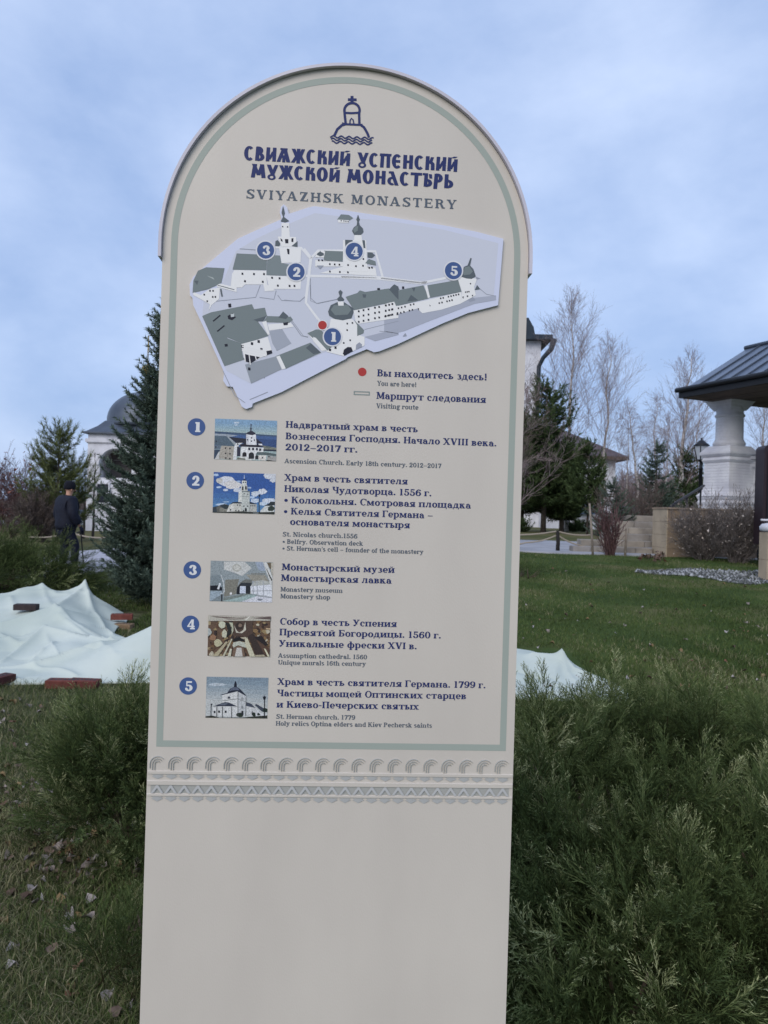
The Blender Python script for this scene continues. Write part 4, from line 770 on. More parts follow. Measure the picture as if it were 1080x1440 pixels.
fres += [((182, 176, 160), [(80, 60), (1050, 60), (1050, 190), (80, 195)]), ((110, 92, 84), [(120, 120), (500, 140), (470, 160), (200, 140)]), ((100, 84, 80), [(740, 150), (1050, 125), (1050, 175), (900, 165)]), ((150, 140, 128), [(300, 150), (700, 135), (600, 175), (400, 180)]), ((210, 206, 192), [(640, 180), (720, 110), (740, 115), (665, 185)]),
  ((196, 196, 168), blob(300, 250, 55, 55, sd=3)), ((190, 188, 160), blob(335, 390, 40, 60, sd=4)), ((170, 176, 170), blob(95, 360, 40, 60, sd=9)), ((150, 110, 80), blob(160, 450, 50, 44, sd=2)), ((186, 178, 140), blob(235, 530, 60, 55, sd=8)),
  ((44, 46, 44), [(340, 210), (400, 225), (440, 300), (430, 390), (360, 440), (385, 330)]), ((178, 180, 152), [(400, 215), (460, 220), (475, 330), (440, 410), (450, 300)]), ((84, 66, 56), [(470, 200), (760, 195), (770, 400), (700, 440), (470, 420)]), ((196, 190, 170), [(480, 260), (520, 340), (560, 370), (620, 330), (650, 210), (660, 330), (600, 380), (510, 370)]), ((58, 48, 44), blob(560, 270, 58, 58, 18, .04)), ((130, 108, 90), blob(572, 262, 30, 30)),
  ((34, 34, 36), [(450, 510), (480, 460), (560, 440), (640, 480), (660, 515), (560, 490)]), ((186, 188, 170), [(455, 560), (470, 520), (560, 500), (640, 520), (665, 600), (620, 590), (540, 560), (470, 600)]), ((120, 96, 78), [(470, 600), (540, 575), (620, 590), (650, 735), (450, 735)]), ((196, 190, 180), [(520, 600), (590, 600), (610, 735), (490, 735)]),
  ((196, 190, 160), [(640, 430), (690, 470), (800, 735), (720, 735), (650, 560)]), ((190, 184, 156), [(440, 460), (455, 470), (330, 735), (300, 735)]), ((176, 164, 130), [(150, 735), (360, 500), (380, 520), (230, 735)]), ((200, 196, 170), [(380, 735), (420, 610), (445, 620), (430, 735)]), ((62, 50, 46), [(690, 420), (770, 380), (980, 700), (900, 740), (800, 700)]), ((92, 68, 54), [(820, 480), (1050, 640), (1020, 735), (940, 700)]), ((206, 200, 166), [(930, 610), (960, 620), (1020, 735), (990, 735)]), ((170, 158, 130), [(800, 710), (930, 705), (960, 735), (800, 735)]),
  ((44, 38, 40), [(780, 440), (900, 420), (1000, 560), (950, 570)]), ((200, 172, 130), [(960, 300), (1050, 310), (1050, 330), (970, 320)])]
picture(Z, [(85, 110), (1035, 125), (1015, 735), (78, 730)], fres)
Z = (285, 945, 10.8)
picture(Z, [(62, 78), (1000, 78), (982, 700), (40, 698)],
 [((128, 146, 158), BG)] + [((128 + 11 * k, 146 + 8 * k, 158 + 5 * k), [(-50, 130 + 55 * k), (400, 120 + 60 * k), (1150, 150 + 70 * k), (1150, 900), (-50, 900)]) for k in range(6)] + [((120, 138, 152), blob(820, 110, 220, 20)), ((180, 190, 196), blob(220, 190, 140, 24))] +
 [((206, 206, 202), [(300, 345), (530, 295), (668, 375), (660, 665), (530, 680), (150, 665), (160, 525), (300, 500)]), ((188, 190, 190), [(532, 295), (668, 372), (656, 668), (535, 680)]), ((40, 46, 62), [(280, 340), (370, 320), (420, 250), (500, 215), (560, 250), (630, 320), (680, 375), (530, 292), (290, 352)]), ((92, 100, 118), [(400, 290), (440, 245), (500, 222), (540, 250), (560, 275), (480, 275)]), ((30, 34, 48), [(475, 225), (480, 180), (492, 140), (506, 140), (518, 180), (520, 228)]),
  ((52, 58, 74), [(160, 525), (240, 490), (340, 455), (400, 462), (530, 522), (300, 518)]), ((96, 104, 116), [(240, 500), (340, 465), (400, 480), (330, 500)]), ((196, 196, 194), [(660, 500), (830, 545), (830, 660), (660, 665)]), ((70, 76, 90), [(660, 455), (740, 480), (800, 545), (664, 515)]), ((64, 70, 84), [(790, 500), (815, 485), (985, 580), (985, 610), (900, 600)]), ((200, 200, 200), [(820, 560), (900, 630), (985, 650), (985, 670), (820, 660)]), ((40, 54, 46), blob(950, 580, 40, 36)),
  ((44, 54, 44), blob(570, 650, 55, 38)), ((40, 50, 40), blob(780, 645, 26, 34)), ((40, 50, 40), blob(850, 640, 22, 20)), ((54, 56, 48), [(40, 672), (150, 660), (250, 690), (600, 690), (1000, 655), (1000, 720), (30, 720)]), ((70, 74, 74), [(532, 295), (542, 300), (542, 670), (532, 670)]), ((90, 92, 92), [(655, 380), (665, 380), (660, 670), (650, 670)]),
  ((120, 122, 120), [(300, 430), (530, 402), (660, 450), (660, 458), (530, 410), (300, 438)]), ((30, 34, 44), [(934, 400), (948, 400), (946, 700), (930, 700)]), ((24, 28, 40), [(914, 375), (962, 375), (952, 420), (925, 420)]), ((60, 66, 80), [(920, 375), (940, 355), (958, 375)]), ((50, 56, 68), [(124, 500), (136, 500), (132, 665), (120, 665)]), ((40, 46, 58), [(118, 480), (148, 480), (142, 505), (125, 505)])] +
 [((96, 98, 98), [(x, 525), (x + 14, 525), (x + 12, 690), (x - 2, 690)]) for x in (210, 295, 435)] + sq([(182, 606), (250, 600), (350, 602)], 14, (36, 40, 50)) + [archw(400, 402, 20, 34, (60, 64, 76)), archw(605, 420, 16, 40, (150, 152, 152)), archw(600, 555, 16, 44, (140, 144, 146)), archw(604, 650, 16, 64, (44, 46, 52)), ((60, 62, 66), [(745, 595), (760, 595), (760, 655), (745, 655)])])

# ---------------------------------------------------------------- relief ornament below the printed field
M_rel = mat('relief_paint', srgb(184, 184, 182), 0.5); M_reld = mat('relief_print_shade', srgb(166, 166, 160), 0.55)  # darker grey: printed arch strokes, and shade painted into the tooth rows
pxm = (UR - UL) / 513
vA0, vA1 = P(470, 1085)[1], P(470, 1066.5)[1]
def arch_mesh():
    mb = MB()
    for r, th in ((10.6, 1.7), (7.2, 1.6), (4.0, 1.5)):
        r *= pxm; t = th * pxm; h = vA1 - vA0 - 10.6 * pxm; n = 14
        ln = [(-r, (0.0 if r < 9 * pxm else h * .3))] + [(-r * math.cos(a), h + r * math.sin(a)) for a in np.linspace(0, math.pi * 0.80, n)]
        k = len(ln); V = []
        for i, (x, y) in enumerate(ln):
            tt = unit(np.array(ln[min(i + 1, k - 1)]) - np.array(ln[max(i - 1, 0)])); nn = np.array([-tt[1], tt[0]]); w = t * (1.0 if i < k * .55 else max(0.15, 1 - (i - k * .55) / (k * .45)))
            for s_g, dep in ((-.5, -0.0003), (-.2, -0.0022), (.2, -0.0022), (.5, -0.0003)): V.append((x + nn[0] * w * s_g, dep, y + nn[1] * w * s_g))
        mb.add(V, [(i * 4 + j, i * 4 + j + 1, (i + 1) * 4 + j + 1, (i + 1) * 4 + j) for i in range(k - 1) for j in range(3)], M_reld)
    return mb
pro = arch_mesh().build('arch_ornament', SIGN, local=True)
cu0, cu1 = P(221.8, 1080)[0], P(706.5, 1080)[0]
for i in range(20):
    o = pro if i == 0 else pro.copy()
    if i: COL.objects.link(o)
    o.location = (cu0 + (cu1 - cu0) * i / 19, 0, vA0)
def ledge(py0, py1, d):
    v1, v0 = P(470, py0)[1], P(470, py1)[1]; mb = MB(); u0, u1 = UL + 0.001, UR - 0.001
    mb.add([(u0, -0.0002, v1), (u1, -0.0002, v1), (u1, -d, v1 - .0012), (u0, -d, v1 - .0012), (u1, -d, v0), (u0, -d, v0), (u1, -0.0002, v0), (u0, -0.0002, v0)], [(0, 1, 2, 3), (3, 2, 4, 5), (5, 4, 6, 7), (0, 3, 5, 7), (1, 6, 4, 2)], M_face); mb.build('ledge', SIGN, local=True)
    return v0
for (a, b, dd, rowb, wpx, kind) in ((1086, 1090.5, 0.002, 1098, 18.6, 0), (1099.5, 1105.5, 0.0024, 1117, 18.6, 1), (1117.8, 1121, 0.002, 1129, 18.6, 0)):
    v0 = ledge(a, b, dd); vb = P(470, rowb)[1]; w = wpx * pxm; cnt = int((UR - UL - 0.004) / w)
    mb = MB(); h = v0 - vb
    if kind == 0:      # hanging teeth, with a painted shade line under the ledge
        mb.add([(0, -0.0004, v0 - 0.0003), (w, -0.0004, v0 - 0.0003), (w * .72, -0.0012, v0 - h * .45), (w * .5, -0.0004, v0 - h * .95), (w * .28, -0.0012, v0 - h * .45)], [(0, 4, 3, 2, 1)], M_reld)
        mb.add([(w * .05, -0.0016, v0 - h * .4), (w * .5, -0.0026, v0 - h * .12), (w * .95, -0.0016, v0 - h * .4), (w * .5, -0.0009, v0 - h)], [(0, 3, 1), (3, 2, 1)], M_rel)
    else:              # open triangles between ledges, on a ground painted with shade
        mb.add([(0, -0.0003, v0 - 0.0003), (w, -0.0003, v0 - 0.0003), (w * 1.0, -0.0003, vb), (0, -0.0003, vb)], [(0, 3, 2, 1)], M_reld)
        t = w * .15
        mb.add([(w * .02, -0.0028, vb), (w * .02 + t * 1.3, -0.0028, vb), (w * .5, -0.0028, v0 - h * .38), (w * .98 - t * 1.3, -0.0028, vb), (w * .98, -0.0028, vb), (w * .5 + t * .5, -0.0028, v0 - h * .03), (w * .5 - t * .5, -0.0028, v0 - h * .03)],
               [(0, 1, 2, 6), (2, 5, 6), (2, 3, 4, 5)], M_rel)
    mb0 = mb.build('relief_tooth', SIGN, local=True)
    for i in range(cnt):
        o = mb0 if i == 0 else mb0.copy()
        if i: COL.objects.link(o)
        o.location = (UL + 0.002 + i * w + (UR - UL - .004 - cnt * w) / 2, 0, 0)
# ---------------------------------------------------------------- left: domed gate chapel
def V3(px, py, Y): return at(px, py, Y)
M_stoneL = mat('limestone_tile', srgb(176, 160, 136), 0.8, srgb(150, 136, 116), scale=1.6, bump=0.15, bscale=20)
M_stoneD = mat('limestone_tile_shaded', srgb(146, 128, 106), 0.85, srgb(118, 104, 90), scale=1.6, bump=0.15, bscale=20)  # same limestone darkened for the wall's front: shade painted into the colour
M_soffit = mat('brown_soffit', srgb(92, 78, 70), 0.8, srgb(70, 60, 56), scale=3)
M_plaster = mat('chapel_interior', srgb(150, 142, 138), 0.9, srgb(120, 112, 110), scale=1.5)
M_glass = mat('dark_window_glass', (0.02, 0.025, 0.035), 0.15, spec=0.6)
def arch_wall(mb, x0, x1, z0, z1, ox0, ox1, oz0, oz1, y, th, m, n=12):
    """wall in the x-z plane facing -y with one round-headed opening, with real thickness"""
    r = (ox1 - ox0) / 2; cx = (ox0 + ox1) / 2; zs = oz1 - r
    ap = [(cx - r * math.cos(a), zs + r * math.sin(a)) for a in np.linspace(0, math.pi, n + 1)]
    for yy in (y, y + th):
        q = lambda pts: mb.poly([(a, yy, b) for a, b in pts], m)
        q([(x0, z0), (ox0, z0), (ox0, z1), (x0, z1)]); q([(ox1, z0), (x1, z0), (x1, z1), (ox1, z1)])
        q([(ox0, z0), (ox1, z0), (ox1, oz0), (ox0, oz0)]) if oz0 > z0 + 1e-3 else None
        for i in range(n): q([ap[i], ap[i + 1], (ap[i + 1][0], z1), (ap[i][0], z1)])
    rim = [(ox0, oz0)] + ap + [(ox1, oz0)]
    for i in range(len(rim)):
        a, b = rim[i], rim[(i + 1) % len(rim)]; mb.poly([(a[0], y, a[1]), (b[0], y, b[1]), (b[0], y + th, b[1]), (a[0], y + th, a[1])], m)
    for a, b in (((x0, z0), (x0, z1)), ((x1, z0), (x1, z1)), ((x0, z1), (x1, z1))):
        mb.poly([(a[0], y, a[1]), (b[0], y, b[1]), (b[0], y + th, b[1]), (a[0], y + th, a[1])], m)
Yc = 35.0; cx = -12.05; hw = 2.05; ax0, ax1 = -13.5, -12.0; zb = gz(cx, Yc) - .2; zt = V3(115, 608, Yc)[2]
T_ = thing('gate_chapel', 'white square chapel with open arch under a lead grey dome, beyond the spruce', 'chapel', (cx, Yc + hw, zb))
oz1 = V3(160, 632, Yc)[2]; oz0 = V3(160, 672, Yc)[2]; sxl = V3(135, 660, Yc)[0]
# four walls, the front and back pierced
mb = MB(); arch_wall(mb, cx - hw, cx + hw, zb, zt, ax0, ax1, oz0, oz1, Yc, .5, M_white)
pass
mb.build('front_wall', T_)
mb = MB(); arch_wall(mb, cx - hw, cx + hw, zb, zt, ax0, ax1, oz0, oz1, Yc + 2 * hw - .5, .5, M_white); mb.build('back_wall', T_)
mb = MB(); mb.box(cx - hw + .003, cx - hw + .5, Yc + .503, Yc + 2 * hw - .503, zb, zt - .004, M_white); mb.build('side_wall', T_)
mb = MB(); mb.box(cx + hw - .5, cx + hw - .003, Yc + .503, Yc + 2 * hw - .503, zb, zt - .004, M_white); mb.build('side_wall', T_)
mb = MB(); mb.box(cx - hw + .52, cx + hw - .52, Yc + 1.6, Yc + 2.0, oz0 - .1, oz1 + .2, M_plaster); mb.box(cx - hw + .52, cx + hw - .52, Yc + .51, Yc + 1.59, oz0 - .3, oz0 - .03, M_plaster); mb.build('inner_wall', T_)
mb = MB(); mb.tube([(ax0, Yc + .25, oz1 - .5), (ax1, Yc + .25, oz1 - .5)], .035, M_dark); mb.tube([(ax0 + .3, Yc + .25, oz1 - .52), (ax0 + .3, Yc + .25, oz1 - .8)], .09, M_dark); mb.build('bell_beam', T_)
# moulding bands
for k, (py, h, d) in enumerate(((617, .16, .10), (621, .07, .05), (681, .14, .07))):
    mb = MB(); z = V3(130, py, Yc)[2]; mb.box(cx - hw - d, cx + hw + d, Yc - d, Yc + 2 * hw + d, z - h, z, M_white); mb.build('moulding', T_)
mb = MB(); n = 16; r0 = .75; c2 = (ax0 + ax1) / 2
for i in range(n):
    a, b = math.pi * i / n, math.pi * (i + 1) / n; zs = oz1 - .75
    f = lambda a, r: (c2 - r * math.cos(a), zs + r * math.sin(a))
    A, B_, C2, D2 = f(a, r0 + .04), f(b, r0 + .04), f(b, r0 + .2), f(a, r0 + .2)
    mb.prism([(A[0], Yc - .09, A[1]), (B_[0], Yc - .09, B_[1]), (C2[0], Yc - .09, C2[1]), (D2[0], Yc - .09, D2[1])], (0, .085, 0), M_white)
mb.build('arch_moulding', T_)
def glazed(parent, x0, x1, z0, z1, y, cols=2, rows=3, m=None):
    mb = MB(); w = .06
    for a in (x0, x1 - w): mb.box(a, a + w, y - .05, y + .04, z0, z1, m or M_white)
    for a in (z0, z1 - w): mb.box(x0 + w, x1 - w, y - .048, y + .04, a, a + w, m or M_white)
    for i in range(1, cols): mb.box(x0 + (x1 - x0) * i / cols - .025, x0 + (x1 - x0) * i / cols + .025, y - .04, y + .03, z0 + w, z1 - w, m or M_white)
    for i in range(1, rows): mb.box(x0 + w, x1 - w, y - .038, y + .028, z0 + (z1 - z0) * i / rows - .025, z0 + (z1 - z0) * i / rows + .025, m or M_white)
    o = mb.build('window', parent)
    mb = MB(); mb.box(x0 + .03, x1 - .03, y - .012, y + .0, z0 + .03, z1 - .03, M_glass); mb.build('pane', o)
zz = V3(145, 679, Yc)[2]; xx = V3(145, 679, Yc)[0]; glazed(T_, xx - .3, xx + .35, zz - 1.0, zz, Yc - .06, 1, 2)
# flared roof and dome with drum, neck and gilt apple
ze = V3(111, 607, Yc)[2]; ov = .22
mb = MB(); prof = [((hw + ov) * 1.4142, ze - .07), ((hw + ov) * 1.4142, ze), ((hw + ov) * 1.4142 * .93, ze + .05), (2.45, ze + .34), (2.1, ze + .62)]
mb.lathe(prof, cx, Yc + hw, M_lead, 4, False, sq=math.pi / 4 * 0 + 1e-6); 
mb.build('flared_roof', T_)
zd = ze + .45; R = 1.84; prof = [(R * 1.04, zd)] + [(R * math.cos(a) ** .9 * (1 + .03 * math.sin(3 * a)), zd + .12 + R * .92 * math.sin(a)) for a in np.linspace(0.02, 1.33, 16)]
zt2 = prof[-1][1]; prof += [(.30, zt2 + .12), (.2, zt2 + .35), (.13, zt2 + .75), (.12, zt2 + .9)]
mb = MB(); mb.lathe(prof, cx, Yc + hw, M_lead, 32); mb.build('dome', T_)
M_gold = mat('gilding', srgb(150, 124, 60), 0.35, metal=0.8)
mb = MB(); zg = zt2 + .9; mb.lathe([(.1, zg), (.26, zg + .12), (.32, zg + .28), (.24, zg + .46), (.06, zg + .55)], cx, Yc + hw, M_gold, 16); mb.build('gilt_apple', T_)
mb = MB(); mb.tube([(cx, Yc + hw, zg + .5), (cx, Yc + hw, zg + 2.0)], .03, M_gold); mb.build('spire_rod', T_)

# low white monastery wall far behind on the left, and pieces glimpsed between the trees on the right
def simple_wall(px0, px1, pyt, Y, label, h=None, nm='white_wall', group=None):
    a, b = V3(px0, pyt, Y), V3(px1, pyt, Y); z0 = gz(a[0], Y) - .2
    T = thing(nm, label, 'wall', ((a[0] + b[0]) / 2, Y + .25, z0), group=group)
    mb = MB(); mb.box(a[0], b[0], Y, Y + .5, z0, a[2], M_white); mb.build('wall', T)
    mb = MB(); mb.prism([(a[0] - .05, Y - .12, a[2] + .003), (a[0] - .05, Y + .25, a[2] + .3), (a[0] - .05, Y + .62, a[2] + .003)], (b[0] - a[0] + .1, 0, 0), M_lead); mb.build('coping', T)
simple_wall(-160, 300, 714, 62, 'long low white wall behind the bare shrubs at the left edge')

# ---------------------------------------------------------------- right: tall church with downpipe
Y = 70; xe = V3(761, 480, Y)[0]; zb = gz(xe, Y) - .3; ztp = V3(760, 480, Y)[2]
T_ = thing('tall_white_church', 'tall white church wall with dark cornice and downpipe above the pines right of the board', 'church', (xe - 8, Y + 6, zb))
mb = MB(); mb.box(xe - 18, xe, Y, Y + 12, zb, ztp, M_white); mb.build('wall', T_)
Md = mat('green_black_metal', srgb(44, 56, 66), 0.5, srgb(34, 44, 54), scale=2)
p0 = V3(740, 446, Y); pa = V3(750, 446, Y); pb = V3(757, 472, Y); pc = V3(761, 478, Y); pd = V3(775, 478, Y)
mb = MB(); mb.box(xe - 18.3, xe + .9, Y - .9, Y + 12.9, ztp + .003, ztp + .45, Md); mb.build('cornice', T_)
mb = MB(); z1 = ztp + .453
for (a, za, b2, zb2) in ((xe - .6, z1, xe - .8, z1 + .9), (xe - .83, z1 + .9, xe - 1.3, z1 + 1.7)): 
    mb.prism([(xe - 17, Y - .2, za), (a, Y - .2, za), (b2, Y - .2, zb2), (xe - 17, Y - .2, zb2)], (0, 12, 0), M_white if za > 1e9 else Md)
mb.build('stepped_roof', T_)
for k in range(3):
    for zz in (4.5, 11.5): glazed(T_, xe - 15.2 + k * 4.6, xe - 14.0 + k * 4.6, zb + zz, zb + zz + 2.6, Y - .06, 2, 4)
mb = MB(); w = V3(776, 486, Y); mb.tube([w + [0, -.9, 0.4], V3(772, 494, Y) + [0, -.9, 0], V3(762, 505, Y) + [0, -.6, 0], V3(757, 516, Y) + [0, -.3, 0], V3(755, 560, Y) + [0, -.3, 0], V3(752, 735, Y) + [0, -.3, 0]], [.3, .24, .2, .2, .2, .2], Md, 8); mb.build('downpipe', T_)

# ---------------------------------------------------------------- right: white house with a hipped brown roof
Y = 58; xr = V3(866, 643, Y)[0]; zw = V3(866, 643, Y)[2]; zb = gz(xr, Y) - .3
T_ = thing('white_house', 'white house with steep brown hipped roof behind the big pines and birches', 'house', (xr - 6, Y + 5, zb))
M_brroof = mat('brown_tin_roof', srgb(92, 80, 84), 0.6, srgb(72, 62, 68), scale=.8, spec=.3)
mb = MB(); mb.box(xr - 12, xr, Y, Y + 9, zb, zw, M_white); mb.build('wall', T_)
e = .75; x0, x1, y0, y1 = xr - 12 - e, xr + e, Y - e, Y + 9 + e; ap = V3(806, 596, Y + 4.5)[2]
mb = MB(); rx = xr - 4.6
mb.add([(x0, y0, zw), (x1, y0, zw), (x1, y1, zw), (x0, y1, zw), (x0 + 4.5, Y + 4.5, ap), (rx, Y + 4.5, ap)], [(0, 1, 5, 4), (1, 2, 5), (2, 3, 4, 5), (3, 0, 4), (3, 2, 1, 0)], M_brroof); mb.build('roof', T_)
mb = MB(); mb.box(x0, x1, y0 - .05, y0, zw - .25, zw - .003, M_soffit); mb.box(x1 + .003, x1 + .05, y0, y1, zw - .25, zw - .003, M_soffit); mb.build('eaves_board', T_)
for (px0, px1, py0, py1) in ((831, 840, 665, 688), (800, 812, 668, 690)):
    a, b = V3(px0, py1, Y), V3(px1, py0, Y); glazed(T_, a[0], b[0], a[2], b[2], Y - .06, 2, 3)
a, b = V3(827, 694, Y), V3(846, 688, Y); mb = MB(); mb.box(a[0], b[0], Y - .5, Y - .003, a[2], a[2] + .28, Md); mb.build('window_hood', T_)
a = V3(838, 735, Y - 3); b = V3(806, 700, Y - 3)
mb = MB(); mb.prism([(b[0] - 2, Y - 3, a[2] + .6), (a[0] + .9, Y - 3, a[2] + .6), (a[0] - .6, Y - .004, a[2] + 1.9), (b[0] - 2, Y - .004, a[2] + 1.9)], (0, 0, .12), mat('blue_grey_tin', srgb(78, 92, 116), .5)); mb.build('porch_roof', T_)
mb = MB(); mb.box(b[0] - 1.9, a[0] + .4, Y - 2.6, Y - .01, zb, a[2] + .597, M_white); mb.build('porch_wall', T_)
a = V3(1000 - 120, 722, 80)
for (px, pyt, w, lab) in ((889, 722, 1.5, 'tiny white outbuilding seen through the birch trunks left of the limestone wall'),):
    a = V3(px, pyt, 80); T_ = thing('outbuilding', lab, 'building', (a[0], 81, gz(a[0], 80)))
    mb = MB(); mb.box(a[0] - w, a[0] + w, 80, 83, gz(a[0], 80) - .2, a[2], M_white); mb.build('wall', T_)
    mb = MB(); mb.prism([(a[0] - w - .2, 79.7, a[2] + .004), (a[0], 79.7, a[2] + .8), (a[0] + w + .2, 79.7, a[2] + .004)], (0, 3.6, 0), M_lead); mb.build('roof', T_)

# ---------------------------------------------------------------- right: open pavilion on thick round columns
A = V3(959, 549, 21); dE = np.array([3.24 * (9.7 - 8.46) / 3.24, -3.0, 0]); dE = dE / np.linalg.norm(dE); dS = np.array([-dE[1], dE[0], 0])   # along the eave, across to the ridge
zE = A[2]; rise = 1.45; run = 2.43
T_ = thing('pavilion', 'white open pavilion with grey standing seam roof on a thick round column', 'pavilion', (A[0] + 3, A[1] - 1, gz(10, 20)))
M_seam = mat('grey_seam_roof', srgb(98, 110, 128), 0.38, srgb(84, 96, 114), scale=1.0, spec=.5, metal=.25)
Lx = 6.5
def W(e_, s__, z): p = np.array([A[0], A[1], 0]) + dE * e_ + dS * s__; return (p[0], p[1], z)
slope = rise / run
mb = MB()
for (s0, s1, z0, z1) in ((0, run, zE, zE + rise), (2 * run, run, zE, zE + rise)):
    mb.prism([W(0, s0, z0), W(Lx, s0, z0), W(Lx, s1, z1), W(0, s1, z1)], (0, 0, -.06), M_seam)
mb.build('roof', T_)
for i in range(1, 13):
    for side in (0, 1):
        e0 = i * .515; f = (lambda s__: s__) if side == 0 else (lambda s__: 2 * run - s__)
        mb = MB(); w = .018
        mb.prism([W(e0 - w, f(-.01), zE + .003), W(e0 + w, f(-.01), zE + .003), W(e0 + w, f(run - .03), zE + rise - .015), W(e0 - w, f(run - .03), zE + rise - .015)], (0, 0, .045), M_lead); mb.build('seam', T_)
mb = MB(); mb.tube([W(-.04, run, zE + rise + .03), W(Lx, run, zE + rise + .03)], .07, M_lead, 8); mb.build('ridge_cap', T_)
mb = MB()
mb.prism([W(-.06, -.06, zE + .02), W(Lx, -.06, zE + .02), W(Lx, -.003, zE + .02), W(-.06, -.003, zE + .02)], (0, 0, -.24), M_dark)
mb.prism([W(-.06, 0, zE + .0), W(-.003, 0, zE + .0), W(-.003, 2 * run, zE + .0), W(-.06, 2 * run, zE + .0)], (0, 0, -.22), M_dark)
mb.build('fascia', T_)
mb = MB(); mb.tube([W(-.1, -.11, zE + .0), W(Lx, -.11, zE + .0)], .07, M_dark, 8); mb.build('gutter', T_)
for i in range(12):
    mb = MB(); s0 = .01 + i * (2 * run - .02) / 12; s1 = s0 + (2 * run - .02) / 12 - .012
    mb.prism([W(.01, s0, zE - .20 + (i % 2) * .006), W(Lx, s0, zE - .20 + (i % 2) * .006), W(Lx, s1, zE - .20 + (i % 2) * .006), W(.01, s1, zE - .20 + (i % 2) * .006)], (0, 0, -.03), M_soffit); mb.build('soffit_board', T_)
# gable wall between soffit and roof at the far end
mb = MB(); mb.prism([W(.05, .1, zE - .16), W(.05, 2 * run - .1, zE - .16), W(.05, run, zE + rise - .12)], tuple(dE * .06), M_soffit); mb.build('gable_board', T_)
# column
Yk = 21.4; cxx = V3(1026, 600, Yk)[0]; ck = V3(1026, 600, Yk)
z = lambda py: V3(1020, py, Yk)[2]
def sqlathe(mb, prof, m): mb.lathe([(r * 1.4142, zz) for r, zz in prof], cxx, Yk, m, 4, False, sq=ang)
ang = math.atan2(dE[1], dE[0])
mb = MB(); zcap = zE - .22
sqlathe(mb, [(.30, z(578)), (.36, z(574)), (.50, z(562)), (.52, z(560)), (.52, zcap)], M_brickw); mb.build('capital', T_)
mb = MB(); mb.lathe([(.42, z(632)), (.42, z(622)), (.375, z(618)), (.37, z(594)), (.365, z(590)), (.365, z(575)), (.40, z(568))], cxx, Yk, M_brickw, 28)
mb.build('column_shaft', T_)
mb = MB(); mb.lathe([(.36, z(588)), (.405, z(586)), (.405, z(584)), (.36, z(582))], cxx, Yk, M_brickw, 28); mb.build('column_ring', T_); mb = MB(); mb.lathe([(.36, z(628)), (.44, z(626)), (.44, z(623)), (.36, z(621))], cxx, Yk, M_brickw, 28); mb.build('column_ring', T_)
mb = MB(); zb = gz(cxx, Yk) - .1
sqlathe(mb, [(.55, zb), (.55, z(712)), (.58, z(708)), (.55, z(704)), (.60, z(698)), (.50, z(692)), (.47, z(688)), (.45, z(652)), (.51, z(648)), (.47, z(644)), (.55, z(640)), (.55, z(637)), (.44, z(630)), (.40, z(628))], M_brickw); mb.build('pedestal', T_)
# parapet wall from the pedestal to the right, with a recessed panel and sloping cap
pw0 = cxx + .45; pw1 = cxx + 4.2; yw = Yk - .28
mb = MB(); px_a, px_b = V3(1050, 670, Yk)[0] , V3(1062, 670, Yk)[0] + .25
arch_top = z(657); arch_bot = z(684)
for (a, b, c, d) in ((pw0, px_a, zb, z(646)), (px_b, pw1, zb, z(646)), (px_a, px_b, zb, arch_bot), (px_a, px_b, arch_top, z(646))): mb.box(a, b, yw, yw + .55, c, d, M_brickw)
mb.box(px_a, px_b, yw + .07, yw + .5, arch_bot, arch_top, M_brickw); mb.box(px_a + .07, px_b - .07, yw + .035, yw + .069, arch_bot + .07, arch_top - .07, M_brickw); mb.build('parapet_wall', T_)
mb = MB(); mb.box(pw0, pw1, yw - .08, yw + .62, z(646) + .003, z(641), M_brickw); mb.prism([(pw0, yw - .12, z(641) + .004), (pw0, yw + .68, z(641) + .004), (pw0, yw + .28, z(632))], (pw1 - pw0, 0, 0), M_lead); mb.build('parapet_coping', T_)
mb = MB(); mb.box(pw0, pw1, yw - .10, yw - .003, z(698), z(693), M_brickw); mb.box(pw0, pw1, yw - .14, yw - .003, z(707), z(699), M_brickw); mb.build('plinth_moulding', T_)
# second column further right (outside the crop but carrying the roof)
mb = MB(); p = W(4.9, run, 0); mb.lathe([(.7, zb), (.6, 3.6), (.38, 3.7), (.38, zE - .8), (.7, zE - .24)], p[0], p[1], M_brickw, 20); mb.build('column_shaft', T_)

# ---------------------------------------------------------------- stairs and limestone cheek wall
Ys = 18.0; z0 = float(gz(5.8, Ys)); TS = thing('garden_stairs', 'pale limestone stairs rising between the twiggy red shrub and the limestone pillar', 'stairs', (5.3, Ys, z0 - .05))
rs = random.Random(3)
xl = V3(806, 770, Ys)[0]; xrr = 6.57
for i in range(6):
    ya = Ys + .36 * i; xa = xl + [0, .28, .95, 1.3, 1.45, 1.5][i]; za = z0 + .16 * i - (.1 if i == 0 else 0); zt_ = z0 + .16 * (i + 1)
    xe_ = xrr if i < 1 else 7.25
    x = xa; k = 0
    while x < xe_ - .05:
        w = min(rs.uniform(.38, .62), xe_ - x); w = xe_ - x if xe_ - x - w < .2 else w
        mb = MB(); mb.bbox(x + .004, x + w - .004, ya, ya + .40 + (1.6 if i == 5 else 0), za, zt_ - rs.uniform(0, .006), mat('stair_stone_%d' % rs.randint(0, 2), srgb(*[(158, 150, 138), (170, 156, 132), (146, 142, 138)][rs.randint(0, 2)]), .85, srgb(124, 118, 110), scale=2.5, bump=.4, bscale=18), .012)
        mb.build('stone_block', TS); x += w
